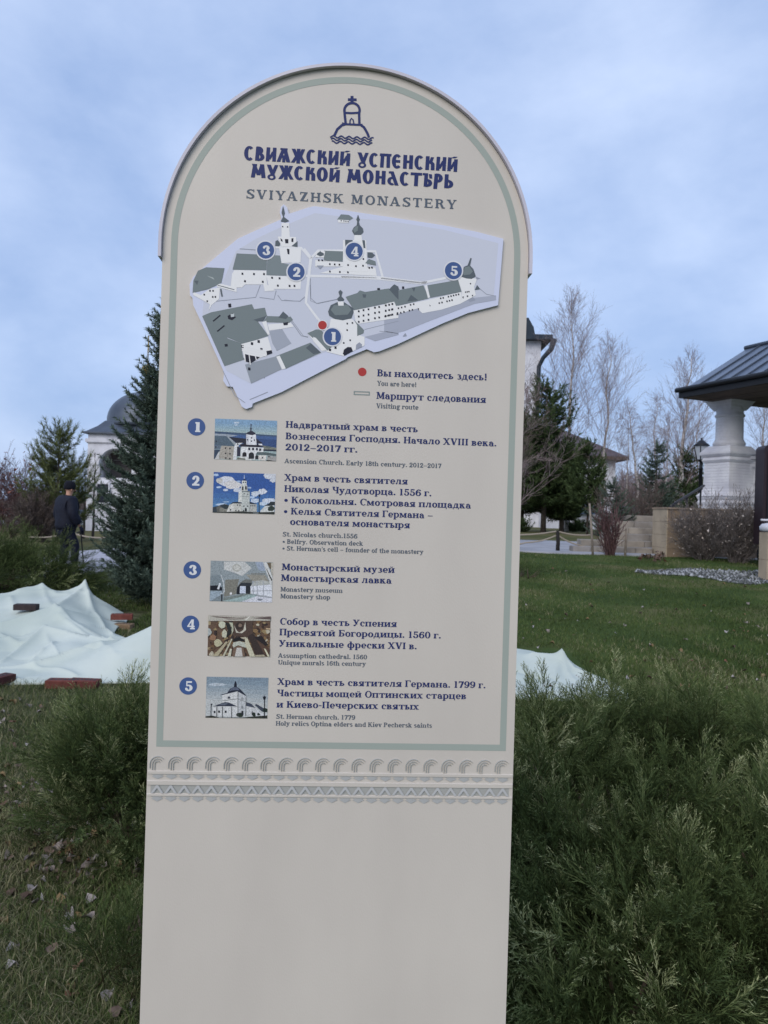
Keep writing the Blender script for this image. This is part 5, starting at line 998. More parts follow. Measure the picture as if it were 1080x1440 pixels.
# low stones at the foot on the left
Yp = 17.25; z0 = float(gz(6.5, Yp)) ; zt_ = V3(928, 715, Yp)[2]
TW = thing('limestone_wall', 'sand coloured limestone pillar and low wall of large tiles beside the stairs', 'wall', (7.4, Yp + .3, z0 - .1))
x0 = V3(938, 750, Yp)[0]; x1 = x0; YB = Yp + .92
hh = (zt_ - z0 + .1) / 4
mb = MB(); mb.box(x0 + .015, 9.6, Yp + .015, YB - .01, z0 - .15, zt_ - .01, M_stoneD); mb.build('core', TW)
for k in range(4):
    mb = MB(); mb.bbox(x0 - .012, x0 + .012, Yp, YB, z0 - .1 + hh * k + .003, z0 - .1 + hh * (k + 1) - .003, M_stoneL, .003); mb.build('facing_tile', TW)
    x = x1 + .014; j = 0
    while x < 9.5:
        w = .62 if (j or k % 2 == 0) else .34
        mb = MB(); mb.bbox(x, x + w - .006, Yp + .006 + .05 * 0, Yp + .024, z0 - .1 + hh * k + .003, z0 - .1 + hh * (k + 1) - .003, M_stoneD if (k + j) % 3 else mat('limestone_tile_shaded_mid', srgb(136, 118, 98), .85, srgb(112, 98, 84), scale=2, bump=.15), .003); mb.build('facing_tile', TW)  # front tiles take the shaded tones, the left side the lit one
        x += w; j += 1
mb = MB(); mb.bbox(x0 - .03, 9.6, Yp - .03, YB + .03, zt_ - .008, zt_ + .03, M_stoneD, .01); mb.build('coping_slab', TW)
# stair handrail
a = V3(938, 716, 18.0); b = V3(990, 683, 21.0)
T_ = thing('handrail', 'thin black handrail climbing behind the limestone wall towards the lamp', 'handrail', (a[0], a[1], gz(a[0], a[1])))
mb = MB(); mb.tube([V3(938, 717, 18.0), V3(952, 706, 18.8), b], .035, M_dark); mb.build('rail', T_)
for t in (.1, .5, .9):
    p = a + (b - a) * t; mb = MB(); mb.tube([(p[0], p[1], gz(p[0], p[1]) - .1), (p[0], p[1], p[2] - .02)], .025, M_dark); mb.build('baluster', T_)

# street lamp
Y = 27; p = V3(986, 645, Y); zg = gz(p[0], Y)
T_ = thing('street_lamp', 'black lantern street lamp standing left of the pavilion column', 'lamp', (p[0], Y, zg))
zl = p[2]; k = 26 / 1040
mb = MB(); mb.lathe([(.16, zg - .1), (.16, zg + .5), (.1, zg + .7), (.07, zg + 1.2), (.06, zl - .4), (.09, zl - .38), (.06, zl - .3), (.06, zl - .12), (.12, zl - .05)], p[0], Y, M_dark, 12); mb.build('post', T_)
Mgl = mat('lantern_glass', srgb(176, 182, 190), .3, spec=.4)
mb = MB(); mb.lathe([(.14, zl - .04), (.25, zl + .46)], p[0], Y, Mgl, 6, False); mb.build('lantern_glass', T_)
mb = MB(); mb.lathe([(.28, zl + .46), (.28, zl + .49), (.17, zl + .58), (.09, zl + .66), (.03, zl + .68), (.03, zl + .76)], p[0], Y, M_dark, 12)
for i in range(6):
    a = 2 * math.pi * i / 6; mb.tube([(p[0] + .15 * math.cos(a), Y + .15 * math.sin(a), zl - .05), (p[0] + .26 * math.cos(a), Y + .26 * math.sin(a), zl + .43)], .018, M_dark, 4)
mb.lathe([(.17, zl - .07), (.17, zl - .035)], p[0], Y, M_dark, 12); mb.build('lantern_frame', T_)

# ---------------------------------------------------------------- right edge: gate pillar on limestone pedestal, dark panel behind
Y = 12.8; xl_ = V3(1067, 780, Y + .3)[0]; zg = float(gz(xl_, Y)); zp = V3(1072, 748, Y + .15)[2]
T_ = thing('gate_pillar', 'white turned pillar with ball finial on a limestone pedestal at the right edge', 'pillar', (xl_ + .32, Y + .3, zg - .1))
mb = MB(); mb.box(xl_ + .015, xl_ + .64, Y + .015, Y + .29, zg - .15, zp - .02, M_stoneD); mb.build('pedestal_core', T_)
for k in range(2):
    h0 = zg - .1 + (zp - zg + .1) * k / 2; h1 = zg - .1 + (zp - zg + .1) * (k + 1) / 2
    mb = MB(); mb.bbox(xl_, xl_ + .655, Y, Y + .018, h0 + .003, h1 - .004, M_stoneL, .003); mb.build('pedestal_tile', T_)
    mb = MB(); mb.bbox(xl_, xl_ + .014, Y + .02, Y + .3, h0 + .003, h1 - .004, M_stoneL, .003); mb.build('pedestal_tile', T_)
mb = MB(); pr = [(.30, zp), (.36, zp + .03), (.37, zp + .09), (.33, zp + .14), (.24, zp + .16)]
mb.lathe([(r * 1.0, z_) for r, z_ in pr], xl_ + .33, Y + .15, M_white, 24); mb.build('pillar_base', T_)
c = (xl_ + .37, Y + .15); zq = lambda py: V3(1076, py, Y + .3)[2]
mb = MB(); mb.lathe([(.22, zp + .16), (.21, zq(640)), (.19, zq(625)), (.14, zq(610)), (.13, zq(560)), (.15, zq(510)), (.2, zq(500))], c[0], c[1], M_white, 24); mb.build('pillar_shaft', T_)
mb = MB(); mb.lathe([(.08, zq(500))] + [(.06 + .19 * math.sin(a), zq(491) - .11 * math.cos(a)) for a in np.linspace(0.3, 2.8, 9)] + [(.08, zq(480))], c[0], c[1], M_white, 20); mb.build('ball', T_)
mb = MB(); mb.lathe([(.08, zq(481)), (.12, zq(468)), (.24, zq(467)), (.25, zq(457)), (.1, zq(455)), (.08, zq(447))], c[0], c[1], M_white, 20); mb.build('abacus', T_)
mb = MB(); mb.lathe([(.05, zq(447))] + [(.04 + .17 * math.sin(a), zq(440) - .1 * math.cos(a)) for a in np.linspace(0.3, 3.0, 9)], c[0], c[1], M_white, 20); mb.build('finial', T_)
mb = MB(); mb.tube([(xl_ - .03, Y + .2, V3(1070, 731, Y)[2]), (xl_ + .2, Y + .2, V3(1070, 731, Y)[2])], .02, M_white); mb.build('hinge_pin', T_)
Y = 15; x0 = V3(1061, 700, Y + .35)[0]; zt_ = V3(1062, 625, Y)[2]; zg = float(gz(x0, Y)); zb_ = V3(1060, 765, Y)[2]
T_ = thing('dark_booth', 'tall dark brown booth with rounded top corner behind the white pillar', 'booth', (x0 + .5, Y + .6, zg))
M_brown = mat('dark_brown_paint', srgb(52, 40, 44), .45, srgb(40, 30, 36), scale=2)
out = [(x0, zb_)] + [(x0 + .1 - .1 * math.cos(a), zt_ - .1 + .1 * math.sin(a)) for a in np.linspace(0, math.pi / 2, 6)] + [(x0 + 1.2, zt_), (x0 + 1.2, zb_)]
mb = MB(); mb.prism([(a, Y, b) for a, b in out], (0, .35, 0), M_brown); mb.build('body', T_)
mb = MB(); mb.box(x0 + .07, x0 + .1, Y - .02, Y - .003, zb_ + .05, zt_ - .12, M_dark); mb.build('trim_strip', T_)
mb = MB(); mb.box(x0 + .14, x0 + .17, Y - .02, Y - .003, zb_ + .05, zt_ - .12, M_dark); mb.build('trim_strip', T_)
for xx in (x0 + .28, x0 + .95):
    mb = MB(); pts = [(xx, Y + .1, zg + .27)]; 
    mb.tube([(xx, Y + .05, zg + .27), (xx, Y + .22, zg + .27)], .27, mat('black_rubber', (.012, .012, .013), .8), 24); mb.build('wheel', T_)

# ---------------------------------------------------------------- rope barrier and stakes
M_rope = mat('rope', srgb(150, 140, 126), .9); M_post = mat('black_wooden_post', (.018, .016, .015), .85); M_stake = mat('bare_stake', srgb(150, 140, 128), .9, srgb(118, 108, 98), scale=9)
def pole(name, label, cat, px, py0, py1, Y, r, m, group=None):
    a, b = V3(px[0], py0, Y), V3(px[1], py1, Y); a[2] = gz(a[0], a[1]) - .05
    mb = MB(); mb.tube([a, a * .5 + b * .5 + [r * .3, 0, 0], b], [r, r * .95, r * .8], m, 8); o = mb.build(name); return tag(o, label, cat, group)
gb = gp(783, 776)
pole('rope_post', 'short black post holding the rope beside the crossing path', 'post', (784, 784), 776, 746, gb[1], .05, M_post)
def rope(label, pts, r=.02):
    P_ = []
    for i in range(len(pts) - 1):
        a, b = np.array(pts[i]), np.array(pts[i + 1])
        for t in np.linspace(0, 1, 9)[:-1] if i < len(pts) - 2 else np.linspace(0, 1, 9):
            q = a + (b - a) * t; q = q + np.array([0, 0, -.16 * 4 * t * (1 - t) * min(1, np.linalg.norm(b - a) / 3)]); P_.append(q)
    mb = MB(); mb.tube(P_, r, M_rope, 6); return tag(mb.build('rope'), label, 'rope')
Yr = gb[1]
rope('upper pale rope strung from the board side to the short black post', [V3(640, 742, Yr), V3(784, 747, Yr), V3(833, 752, Yr)])
rope('lower slack pale rope crossing the path behind the lawn', [V3(640, 768, Yr), V3(740, 763, Yr), V3(782, 753, Yr)])
rope('sagging rope from the short black post down to the red twigged shrub', [V3(785, 753, Yr + .02), V3(812, 766, Yr), V3(858, 772, Yr)])
pole('wooden_stake', 'tall thin pale stake left of the red twigged shrub', 'stake', (834, 829), 778, 708, 16.9, .028, M_stake)
pole('wooden_stake', 'thin pale stake between the red twigged shrub and the stairs', 'stake', (879, 881), 778, 733, 17.0, .028, M_stake)
rope('pale rope running behind the walking person', [V3(40, 755, 18), V3(100, 749, 18), V3(150, 756, 18), V3(220, 750, 18)])
# ---------------------------------------------------------------- gravel patch
def stones():
    T = []; tn = []; r = np.random.default_rng(11)
    ico = np.array([[0, 0, 1], [.9, 0, .2], [.3, .85, .1], [-.7, .5, .15], [-.7, -.5, .1], [.3, -.85, .2], [0, 0, -.6]]); fc = [(0, 1, 2), (0, 2, 3), (0, 3, 4), (0, 4, 5), (0, 5, 1), (6, 2, 1), (6, 3, 2), (6, 4, 3), (6, 5, 4), (6, 1, 5)]
    n = 0
    while n < 3000:
        px = r.uniform(895, 1180); t = (px - 905) / 175
        py = 803 + 1.5 * np.sin(px * .05) + r.uniform(0, max(1.5, 2 + 17 * min(1, t * 1.15))) ; p = gp(px, py); 
        s = r.uniform(.02, .05); V = ico * s * r.uniform(.7, 1.2, (1, 3)); a = r.uniform(0, 6.28); R_ = np.array([[math.cos(a), -math.sin(a), 0], [math.sin(a), math.cos(a), 0], [0, 0, 1]]); V = V @ R_.T + p + [0, 0, s * .2]
        g = r.random()
        for f in fc: T.append(V[list(f)]); tn.append(g)
        n += 1
    o = tri_mesh('gravel', T, tn, tonemat('gravel_stone', [(0, srgb(56, 58, 56)), (.5, srgb(92, 94, 94)), (1, srgb(166, 168, 170))], .8)); o['kind'] = 'stuff'
    o['label'] = 'band of grey gravel across the lawn by the pillar'
stones()

# ---------------------------------------------------------------- white tarpaulin over the flower bed, with bricks
def tarp():
    cp = []
    def c(px, py, Y): p = at(px, py, Y); cp.append((p[0], p[1], p[2]))
    def g(x, y, l=.015): cp.append((x, y, float(gz(x, y)) + l))
    for a in ((118, 820, 9.6), (108, 823, 9.65), (60, 823, 9.5), (26, 829, 9.4), (90, 833, 9.45), (0, 866, 8.4), (40, 859, 8.4), (85, 853, 8.4), (80, 846, 8.8), (60, 838, 9.1), (130, 874, 8.3), (175, 893, 8.0), (150, 853, 9.35), (158, 872, 8.8), (64, 884, 7.75), (0, 925, 7.25), (30, 903, 7.5), (30, 893, 7.95), (100, 889, 7.7), (130, 897, 7.45), (170, 905, 7.3), (213, 880, 6.95),
              (0, 937, 6.85), (60, 929, 6.85), (130, 913, 6.9), (100, 905, 7.2), (60, 912, 7.15), (170, 897, 6.95), (110, 940, 6.5), (40, 950, 6.5), (15, 948, 6.55), (170, 925, 6.55), (-60, 900, 7.3), (-60, 860, 8.6), (-100, 940, 6.7), (-120, 830, 9.4),
              (300, 890, 6.95), (420, 902, 6.95), (560, 900, 7.0), (680, 909, 6.95), (727, 915, 6.95), (790, 918, 6.9), (760, 955, 6.5), (700, 950, 6.5), (815, 948, 6.6), (500, 950, 6.4), (350, 935, 6.5)): c(*a)
    fx = lambda x: np.interp(x, [-6, -3.2, -2.6, -2.0, 0, 1.0, 1.96, 2.1], [6.3, 6.22, 6.25, 6.35, 6.2, 6.0, 5.95, 5.98])
    bx = lambda x: np.interp(x, [-6, -4.35, -4.1, -3.5, -3.25, -2.95, -2.5, 0, 1.55, 1.9, 2.1], [10.0, 9.95, 9.9, 9.85, 9.5, 8.2, 7.7, 7.6, 7.5, 6.9, 6.3])
    for x in np.arange(-6, 2.11, .3): g(x, fx(x)); g(x, bx(x)); g(x, fx(x) + .12, .05)
    for x in (-3.3, -3.15): g(x, 9.0, .05)
    g(1.98, 6.2); g(2.0, 6.5); g(1.92, 6.8); g(1.75, 7.25)
    C = np.array(cp); 
    dd = np.linalg.norm(C[:, None, :2] - C[None, :, :2], axis=2); A_ = dd + np.eye(len(C)) * 1e-3
    w = np.linalg.solve(A_, C[:, 2] - .2)
    nx, ny = 420, 170; xs = np.linspace(-5.9, 2.08, nx); V = np.zeros((ny, nx, 3))
    for j in range(ny):
        t = j / (ny - 1); ys = fx(xs) * (1 - t) + bx(xs) * t; V[j, :, 0] = xs + .03 * np.sin(ys * 5); V[j, :, 1] = ys
    P_ = V.reshape(-1, 3); D_ = np.linalg.norm(P_[:, None, :2] - C[None, :, :2], axis=2); Z = D_ @ w + .2
    # fine creases and slack folds
    r = np.random.default_rng(4)
    for _ in range(110):
        c0 = np.array([r.uniform(-5.5, 2), r.uniform(6.2, 9.6)]); a = r.uniform(-.5, .9) if r.random() < .7 else r.uniform(0, 3.14); d = np.array([math.cos(a), math.sin(a)]); nrm = np.array([-d[1], d[0]])
        q = P_[:, :2] - c0; al = q @ d; ac = q @ nrm + .06 * np.sin(al * 3 + c0[0]); ln = r.uniform(.15, .8)
        Z += r.uniform(-.022, .03) * np.exp(-(al / ln) ** 2) * np.exp(-np.abs(ac) / r.uniform(.014, .05))
    yof = lambda py: float(np.interp(py, [800, 820, 853, 885, 915, 935, 955, 975], [10.1, 9.6, 8.4, 7.75, 7.0, 6.72, 6.4, 6.2]))
    zr_ = lambda x, y: (x / 4.235, 660 + y / 4.235)
    RL = [([(0, 880), (180, 840), (330, 806), (440, 880), (720, 985)], .05, .10), ([(510, 678), (420, 730), (330, 800)], .05, .09), ([(110, 715), (250, 690), (340, 720), (400, 715)], .04, .09), ([(510, 678), (590, 780), (670, 900)], .05, .07),
          ([(0, 1105), (130, 1020), (260, 945), (480, 985), (700, 1015)], .075, .10), ([(700, 1015), (800, 965), (895, 915)], .05, .10), ([(0, 1165), (300, 1128), (600, 1072), (895, 1000)], .07, .09), ([(350, 845), (550, 965)], .03, .05), ([(0, 925), (130, 1000)], .04, .05), ([(150, 1130), (330, 1010)], .03, .04), ([(200, 1150), (450, 1260)], .03, .05), ([(0, 1205), (110, 1300)], .03, .05),
          ([(250, 690), (300, 780), (330, 806)], .025, .06), ([(60, 740), (90, 800)], .03, .05), ([(600, 1075), (680, 1190)], .02, .05), ([(260, 945), (350, 1090)], .02, .045),
          ([(3170, 1090), (3345, 1092), (3560, 1250), (3700, 1420)], .05, .08), ([(3345, 1095), (3300, 1240), (3200, 1330)], .035, .06), ([(3345, 1095), (3420, 1260)], .025, .04)]
    for pts, hgt, wd in RL:
        q3 = [at(zr_(*p)[0], zr_(*p)[1], yof(zr_(*p)[1]) if p[0] < 1200 else float(np.interp(zr_(*p)[1], [915, 950, 1000], [6.9, 6.55, 6.05])))[:2] for p in pts]
        best = np.full(len(P_), 9.0)
        for i in range(len(q3) - 1):
            a_, b_ = q3[i], q3[i + 1]; ab = b_ - a_; t = np.clip(((P_[:, :2] - a_) @ ab) / (ab @ ab), 0, 1); best = np.minimum(best, np.linalg.norm(P_[:, :2] - (a_ + t[:, None] * ab), axis=1))
        Z += 1.35 * hgt * (np.exp(-best / wd) - .55 * np.exp(-(best / (wd * 2.6)) ** 2))
    Z = np.maximum(Z, gz(P_[:, 0], P_[:, 1]) + .012); P_[:, 2] = Z
    fs = [(j * nx + i, j * nx + i + 1, (j + 1) * nx + i + 1, (j + 1) * nx + i) for j in range(ny - 1) for i in range(nx - 1)]
    # turned-down hem so the sheet has a thickness
    rim = list(range(nx)) + [j * nx + nx - 1 for j in range(1, ny)] + [(ny - 1) * nx + i for i in range(nx - 2, -1, -1)] + [j * nx for j in range(ny - 2, 0, -1)]
    nV = len(P_); V2 = [P_[i] - [0, 0, .014] for i in rim]; k = len(rim)
    fs += [(rim[i], nV + i, nV + (i + 1) % k, rim[(i + 1) % k]) for i in range(k)]
    me = bpy.data.meshes.new('tarpaulin'); base = np.array([-2, 8, 0.0]); me.from_pydata([tuple(p - base) for p in list(P_) + V2], [], fs); me.polygons.foreach_set('use_smooth', [True] * len(fs)); me.update()
    me.materials.append(mat('white_cloth', srgb(196, 203, 193), .6, srgb(180, 189, 178), scale=1.2, bump=.25, bscale=9, spec=.25))
    o = link('tarpaulin', me); o.location = base; tag(o, 'large white tarpaulin draped in folds over the flower bed behind the board', 'tarpaulin')
    def height(x, y): return float(np.linalg.norm(C[:, :2] - [x, y], axis=1) @ w + .2)
    return height
TZ = tarp()
def brick_mesh(nm, m):
    mb = MB(); mb.bbox(-.125, .125, -.06, .06, 0, .065, m, .004)
    for k in range(6): mb.box(-.1 + k * .036, -.082 + k * .036, -.02, .02, .0651, .0662, M_dark)
    return mb
def brick(px, py, rz, label, col=(128, 62, 50), cloth=True, grp='bricks weighing down the tarpaulin', lift=0.0, tilt=0.0):
    m = mat('brick_%d_%d_%d' % col, srgb(*col), .85, tuple(v * .7 for v in srgb(*col)), scale=18, bump=.4)
    lo, hi = 3.0, 14.0
    for _ in range(24):
        md = (lo + hi) / 2; p = at(px, py, md); zz = max(TZ(p[0], p[1]) if cloth else -9, float(gz(p[0], p[1])))
        if p[2] <= zz: hi = md
        else: lo = md
    o = brick_mesh('brick', m).build('brick', loc=(0, 0, 0)); o.location = (p[0], p[1], zz + .004 + lift); o.rotation_euler = (tilt, 0, rz); tag(o, label, 'brick', grp); return o
brick(88, 967, .05, 'left one of two red bricks end to end on the front tarpaulin hem', (112, 62, 54))
brick(118, 967, -.04, 'right one of two red bricks end to end on the front tarpaulin hem', (106, 58, 52))
brick(171, 880, .25, 'upper red brick stacked at the back right corner of the tarpaulin', (122, 68, 58), cloth=False, lift=.075)
brick(172, 885, -.15, 'lower tan brick under the red one at the back right corner of the tarpaulin', (140, 116, 90), cloth=False)
brick(37, 858, .1, 'dark grey brick on the tarpaulin left of its front peak', (62, 52, 52))
brick(6, 842, .4, 'red brick on the grass at the left end of the tarpaulin', (120, 66, 56), cloth=False)
brick(-2, 962, 1.2, 'dark red brick at the front hem of the tarpaulin on the left edge', (84, 48, 46))

# ---------------------------------------------------------------- the walking person
def skin_mesh(name, verts, edges, radii, m, parent, sub=2):
    me = bpy.data.meshes.new(name); me.from_pydata([tuple(v) for v in verts], edges, []); o = bpy.data.objects.new(name, me); COL.objects.link(o)
    sk = o.modifiers.new('skin', 'SKIN'); sv = me.skin_vertices[0].data
    for i, r in enumerate(radii): sv[i].radius = r if hasattr(r, '__len__') else (r, r)
    sv[0].use_root = True
    sb = o.modifiers.new('sub', 'SUBSURF'); sb.levels = sub; sb.render_levels = sub
    dg = bpy.context.evaluated_depsgraph_get(); dg.update(); ev = o.evaluated_get(dg); nm = bpy.data.meshes.new_from_object(ev)
    bpy.data.objects.remove(o); nm.name = name; nm.materials.clear(); nm.materials.append(m)
    nm.polygons.foreach_set('use_smooth', [True] * len(nm.polygons))
    q = link(name, nm, parent); return q
def person():
    Yp = 14.3; p = at(91, 800, Yp); x = p[0]; zg = float(gz(x, Yp)); sc = (at(93, 679, Yp)[2] - zg) / 1.76
    T = thing('person', 'person in a dark navy coat, black trousers and knitted hat walking away with a stick', 'person', (x, Yp, zg), math.radians(-38))
    T.scale = (sc, sc, sc)
    Msk = mat('skin', srgb(190, 146, 124), .6); Mc = mat('navy_coat', srgb(24, 29, 45), .75, srgb(17, 20, 34), scale=20, bump=.3); Mt = mat('navy_trousers', srgb(22, 26, 44), .85); Mh = mat('black_knit_hat', srgb(18, 20, 30), .95, bump=.5, bscale=90); Ms = mat('black_shoe', (.01, .01, .011), .5)
    # +Y is the way the person walks; body as one figure
    bv = [(0, 0, .95), (0, .0, 1.15), (0, .01, 1.38), (0, .03, 1.47), (0, .05, 1.56), (0, .065, 1.64), (0, .06, 1.70),
          (-.09, 0, .90), (-.10, .05, .50), (-.10, .0, .10), (-.10, .12, .04),
          (.09, 0, .90), (.10, .16, .52), (.10, .14, .12), (.10, .26, .05),
          (-.18, .0, 1.40), (-.23, -.03, 1.14), (-.23, .05, .90), (-.23, .08, .82),
          (.18, .0, 1.40), (.24, .0, 1.14), (.25, .14, .92), (.25, .18, .84)]
    be = [(0, 1), (1, 2), (2, 3), (3, 4), (4, 5), (5, 6), (0, 7), (7, 8), (8, 9), (9, 10), (0, 11), (11, 12), (12, 13), (13, 14), (2, 15), (15, 16), (16, 17), (17, 18), (2, 19), (19, 20), (20, 21), (21, 22)]
    br = [(.13, .10), (.14, .10), (.15, .10), .055, .06, .088, .08, .09, .06, .04, .04, .09, .06, .04, .04, .06, .045, .026, .018, .06, .045, .026, .018]
    body = skin_mesh('body', bv, be, br, Msk, T)
    # nose, ear hints
    mb = MB(); mb.tube([(0, .145, 1.645), (0, .175, 1.615), (0, .15, 1.60)], [.008, .016, .01], Msk, 6)
    for s in (-1, 1): mb.tube([(s * .085, .05, 1.645), (s * .098, .04, 1.62), (s * .085, .045, 1.595)], [.01, .018, .01], Msk, 6)
    mb.build('nose_and_ears', T, local=True)
    cv = [(0, 0, .80), (0, 0, .95), (0, .0, 1.15), (0, .0, 1.36), (0, .03, 1.50), (-.19, 0, 1.39), (-.25, -.04, 1.14), (-.25, .04, .93), (.19, 0, 1.39), (.26, -.01, 1.14), (.265, .13, .94)]
    ce = [(0, 1), (1, 2), (2, 3), (3, 4), (3, 5), (5, 6), (6, 7), (3, 8), (8, 9), (9, 10)]
    cr = [(.27, .22), (.26, .21), (.245, .20), (.215, .17), (.10, .10), (.125, .125), .11, .085, (.125, .125), .11, .085]
    skin_mesh('coat', cv, ce, cr, Mc, T)
    tv = [(0, 0, .86), (-.09, 0, .82), (-.10, .05, .50), (-.10, .0, .12), (.09, 0, .82), (.10, .16, .52), (.10, .14, .14)]
    skin_mesh('trousers', tv, [(0, 1), (1, 2), (2, 3), (0, 4), (4, 5), (5, 6)], [(.14, .12), .11, .085, .07, .11, .085, .07], Mt, T)
    mb = MB(); mb.lathe([(.10, 1.63), (.112, 1.66), (.112, 1.71), (.10, 1.76), (.06, 1.80), (.01, 1.81)], 0, .055, Mh, 20); mb.build('knitted_hat', T, local=True)
    for sx, oy in ((-.10, .05), (.10, .2)): 
        mb = MB(); mb.lathe([(.055, 0.0), (.06, .04), (.05, .1)], sx, oy - .05, Ms, 12); mb.tube([(sx, oy - .07, .04), (sx, oy + .04, .035), (sx, oy + .12, .03)], [.062, .062, .052], Ms, 8); mb.build('shoe', T, local=True)
    for s, hp in ((-1, (-.25, .08, .82)), (1, (.265, .18, .84))):
        mb = MB(); hp = np.array(hp); mb.tube([hp + [0, -.03, .07], hp, hp + [0, .015, -.05]], [.03, .036, .03], Mt, 8)
        for k in range(4): mb.tube([hp + [0, -.025 + k * .018, -.045], hp + [-.01 * s, -.025 + k * .018, -.08 - .006 * (k in (1, 2))], hp + [-.03 * s, -.022 + k * .018, -.095]], .0085, Mt, 5)
        mb.tube([hp + [0, .03, 0], hp + [-.015 * s, .045, -.035], hp + [-.03 * s, .04, -.055]], .0095, Mt, 5); mb.build('gloved_hand', T, local=True)
    q = T.matrix_basis
    mb = MB(); mb.tube([(.265, .15, .80), (.265, .17, .76), (.27, .26, .01)], [.016, .012, .011], M_dark, 6); mb.tube([(.265, .08, .775), (.265, .15, .80), (.265, .22, .79)], .014, M_dark, 6)
    st = mb.build('walking_stick', loc=(0, 0, 0)); a = math.radians(-38); st.rotation_euler = (0, 0, a); st.scale = (sc,) * 3; st.location = (x, Yp, zg); tag(st, 'thin black walking stick held by the person in the navy coat', 'walking stick')
person()
# ================================================================ vegetation
# ---- twig templates (axis +Z, unit length about 1)
def juniper_spray(seed, sub=5, side=15):
    r = np.random.default_rng(seed); T = []; tn = []
    bend = r.uniform(-.18, .18, 2)
    def cur(t): return np.array([bend[0] * t * t, bend[1] * t * t, t])
    pts = [cur(t) for t in np.linspace(0, 1, 5)]
    for i in range(4):
        for k in kite(pts[i], pts[i + 1], .018 * (1 - i * .18), np.array([1, 0, 0])): T.append(k); tn.append(.30)
    for i in range(side):
        t = .12 + .86 * (i + r.uniform(-.3, .3)) / side; p = cur(t); s = 1 if i % 2 else -1
        ang = r.uniform(.26, .52); ln = (.40 * (1 - t) ** .7 + .12) * r.uniform(.75, 1.2); out = unit(np.array([s, r.uniform(-.7, .7), 0]))
        d = unit(out * math.sin(ang) + np.array([0, 0, math.cos(ang)])); q = p + d * ln + np.array([0, 0, ln * .12])
        sd_ = unit(np.cross(d, r.normal(0, 1, 3)))
        for k in kite(p, q, .017, sd_): T.append(k); tn.append(.45)
        for j in range(sub):
            tt = .2 + .78 * (j + .5) / sub; pp = p + (q - p) * tt; o2 = unit(sd_ * (1 if j % 2 else -1) + r.normal(0, .35, 3)); l2 = ln * .42 * (1.1 - tt * .6)
            e = pp + unit(d * .86 + o2 * .42) * l2; w = .0105 * unit(np.cross(e - pp, r.normal(0, 1, 3)))
            T.append(np.array([pp - w, pp + w, e])); tn.append(.50 + .3 * tt * t)
    return np.array(T), np.array(tn)
JS = [juniper_spray(s, 4, 11) for s in range(6)]
def juniper_leader(seed, n=11):
    '''an arching branch with feathery sprays, longest below and fine at the tip'''
    r = np.random.default_rng(seed); bend = r.uniform(-.35, .35, 2); cur = lambda t: np.array([bend[0] * t * t, bend[1] * t * t, t * (1 - .06 * t)])
    T, tn = [], []; pts = [cur(t) for t in np.linspace(0, .95, 6)]
    for i in range(5):
        for ax in (np.array([1.0, 0, 0]), np.array([0, 1.0, 0])):
            for k in kite(pts[i], pts[i + 1], .016 * (1 - i * .15), ax): T.append(k[None]); tn.append(np.array([.12]))
    P_, D_, S_, B_ = [], [], [], []
    for i in range(n):
        t = .2 + .75 * (i + r.uniform(-.3, .3)) / n; p = cur(t); a = i * 2.4 + r.uniform(-.5, .5); w = r.uniform(.35, .75); o = np.array([math.cos(a), math.sin(a), 0]); tg = unit(cur(t + .02) - p)
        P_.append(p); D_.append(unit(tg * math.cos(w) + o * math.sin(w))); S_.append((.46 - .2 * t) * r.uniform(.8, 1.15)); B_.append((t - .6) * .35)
    P_.append(cur(.9)); D_.append(unit(cur(1.0) - cur(.9))); S_.append(.32); B_.append(.18)
    P_, D_, S_, B_ = map(np.array, (P_, D_, S_, B_))
    bs = basis(D_, r.uniform(0, 6.28, len(P_)))
    for i in range(len(P_)):
        tt, tn0 = JS[r.integers(0, len(JS))]; T.append(np.einsum('nvk,kj->nvj', tt, bs[i]) * S_[i] + P_[i]); tn.append(tn0 + B_[i])
    return np.concatenate(T), np.concatenate(tn)
JL = [juniper_leader(s + 50) for s in range(7)]
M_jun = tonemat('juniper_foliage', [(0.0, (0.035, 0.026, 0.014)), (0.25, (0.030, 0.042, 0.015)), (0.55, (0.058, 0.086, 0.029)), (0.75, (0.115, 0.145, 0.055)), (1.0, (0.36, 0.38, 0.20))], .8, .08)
M_jstem = mat('juniper_bark', (0.06, 0.045, 0.032), .9, (0.12, 0.09, 0.065), scale=20)
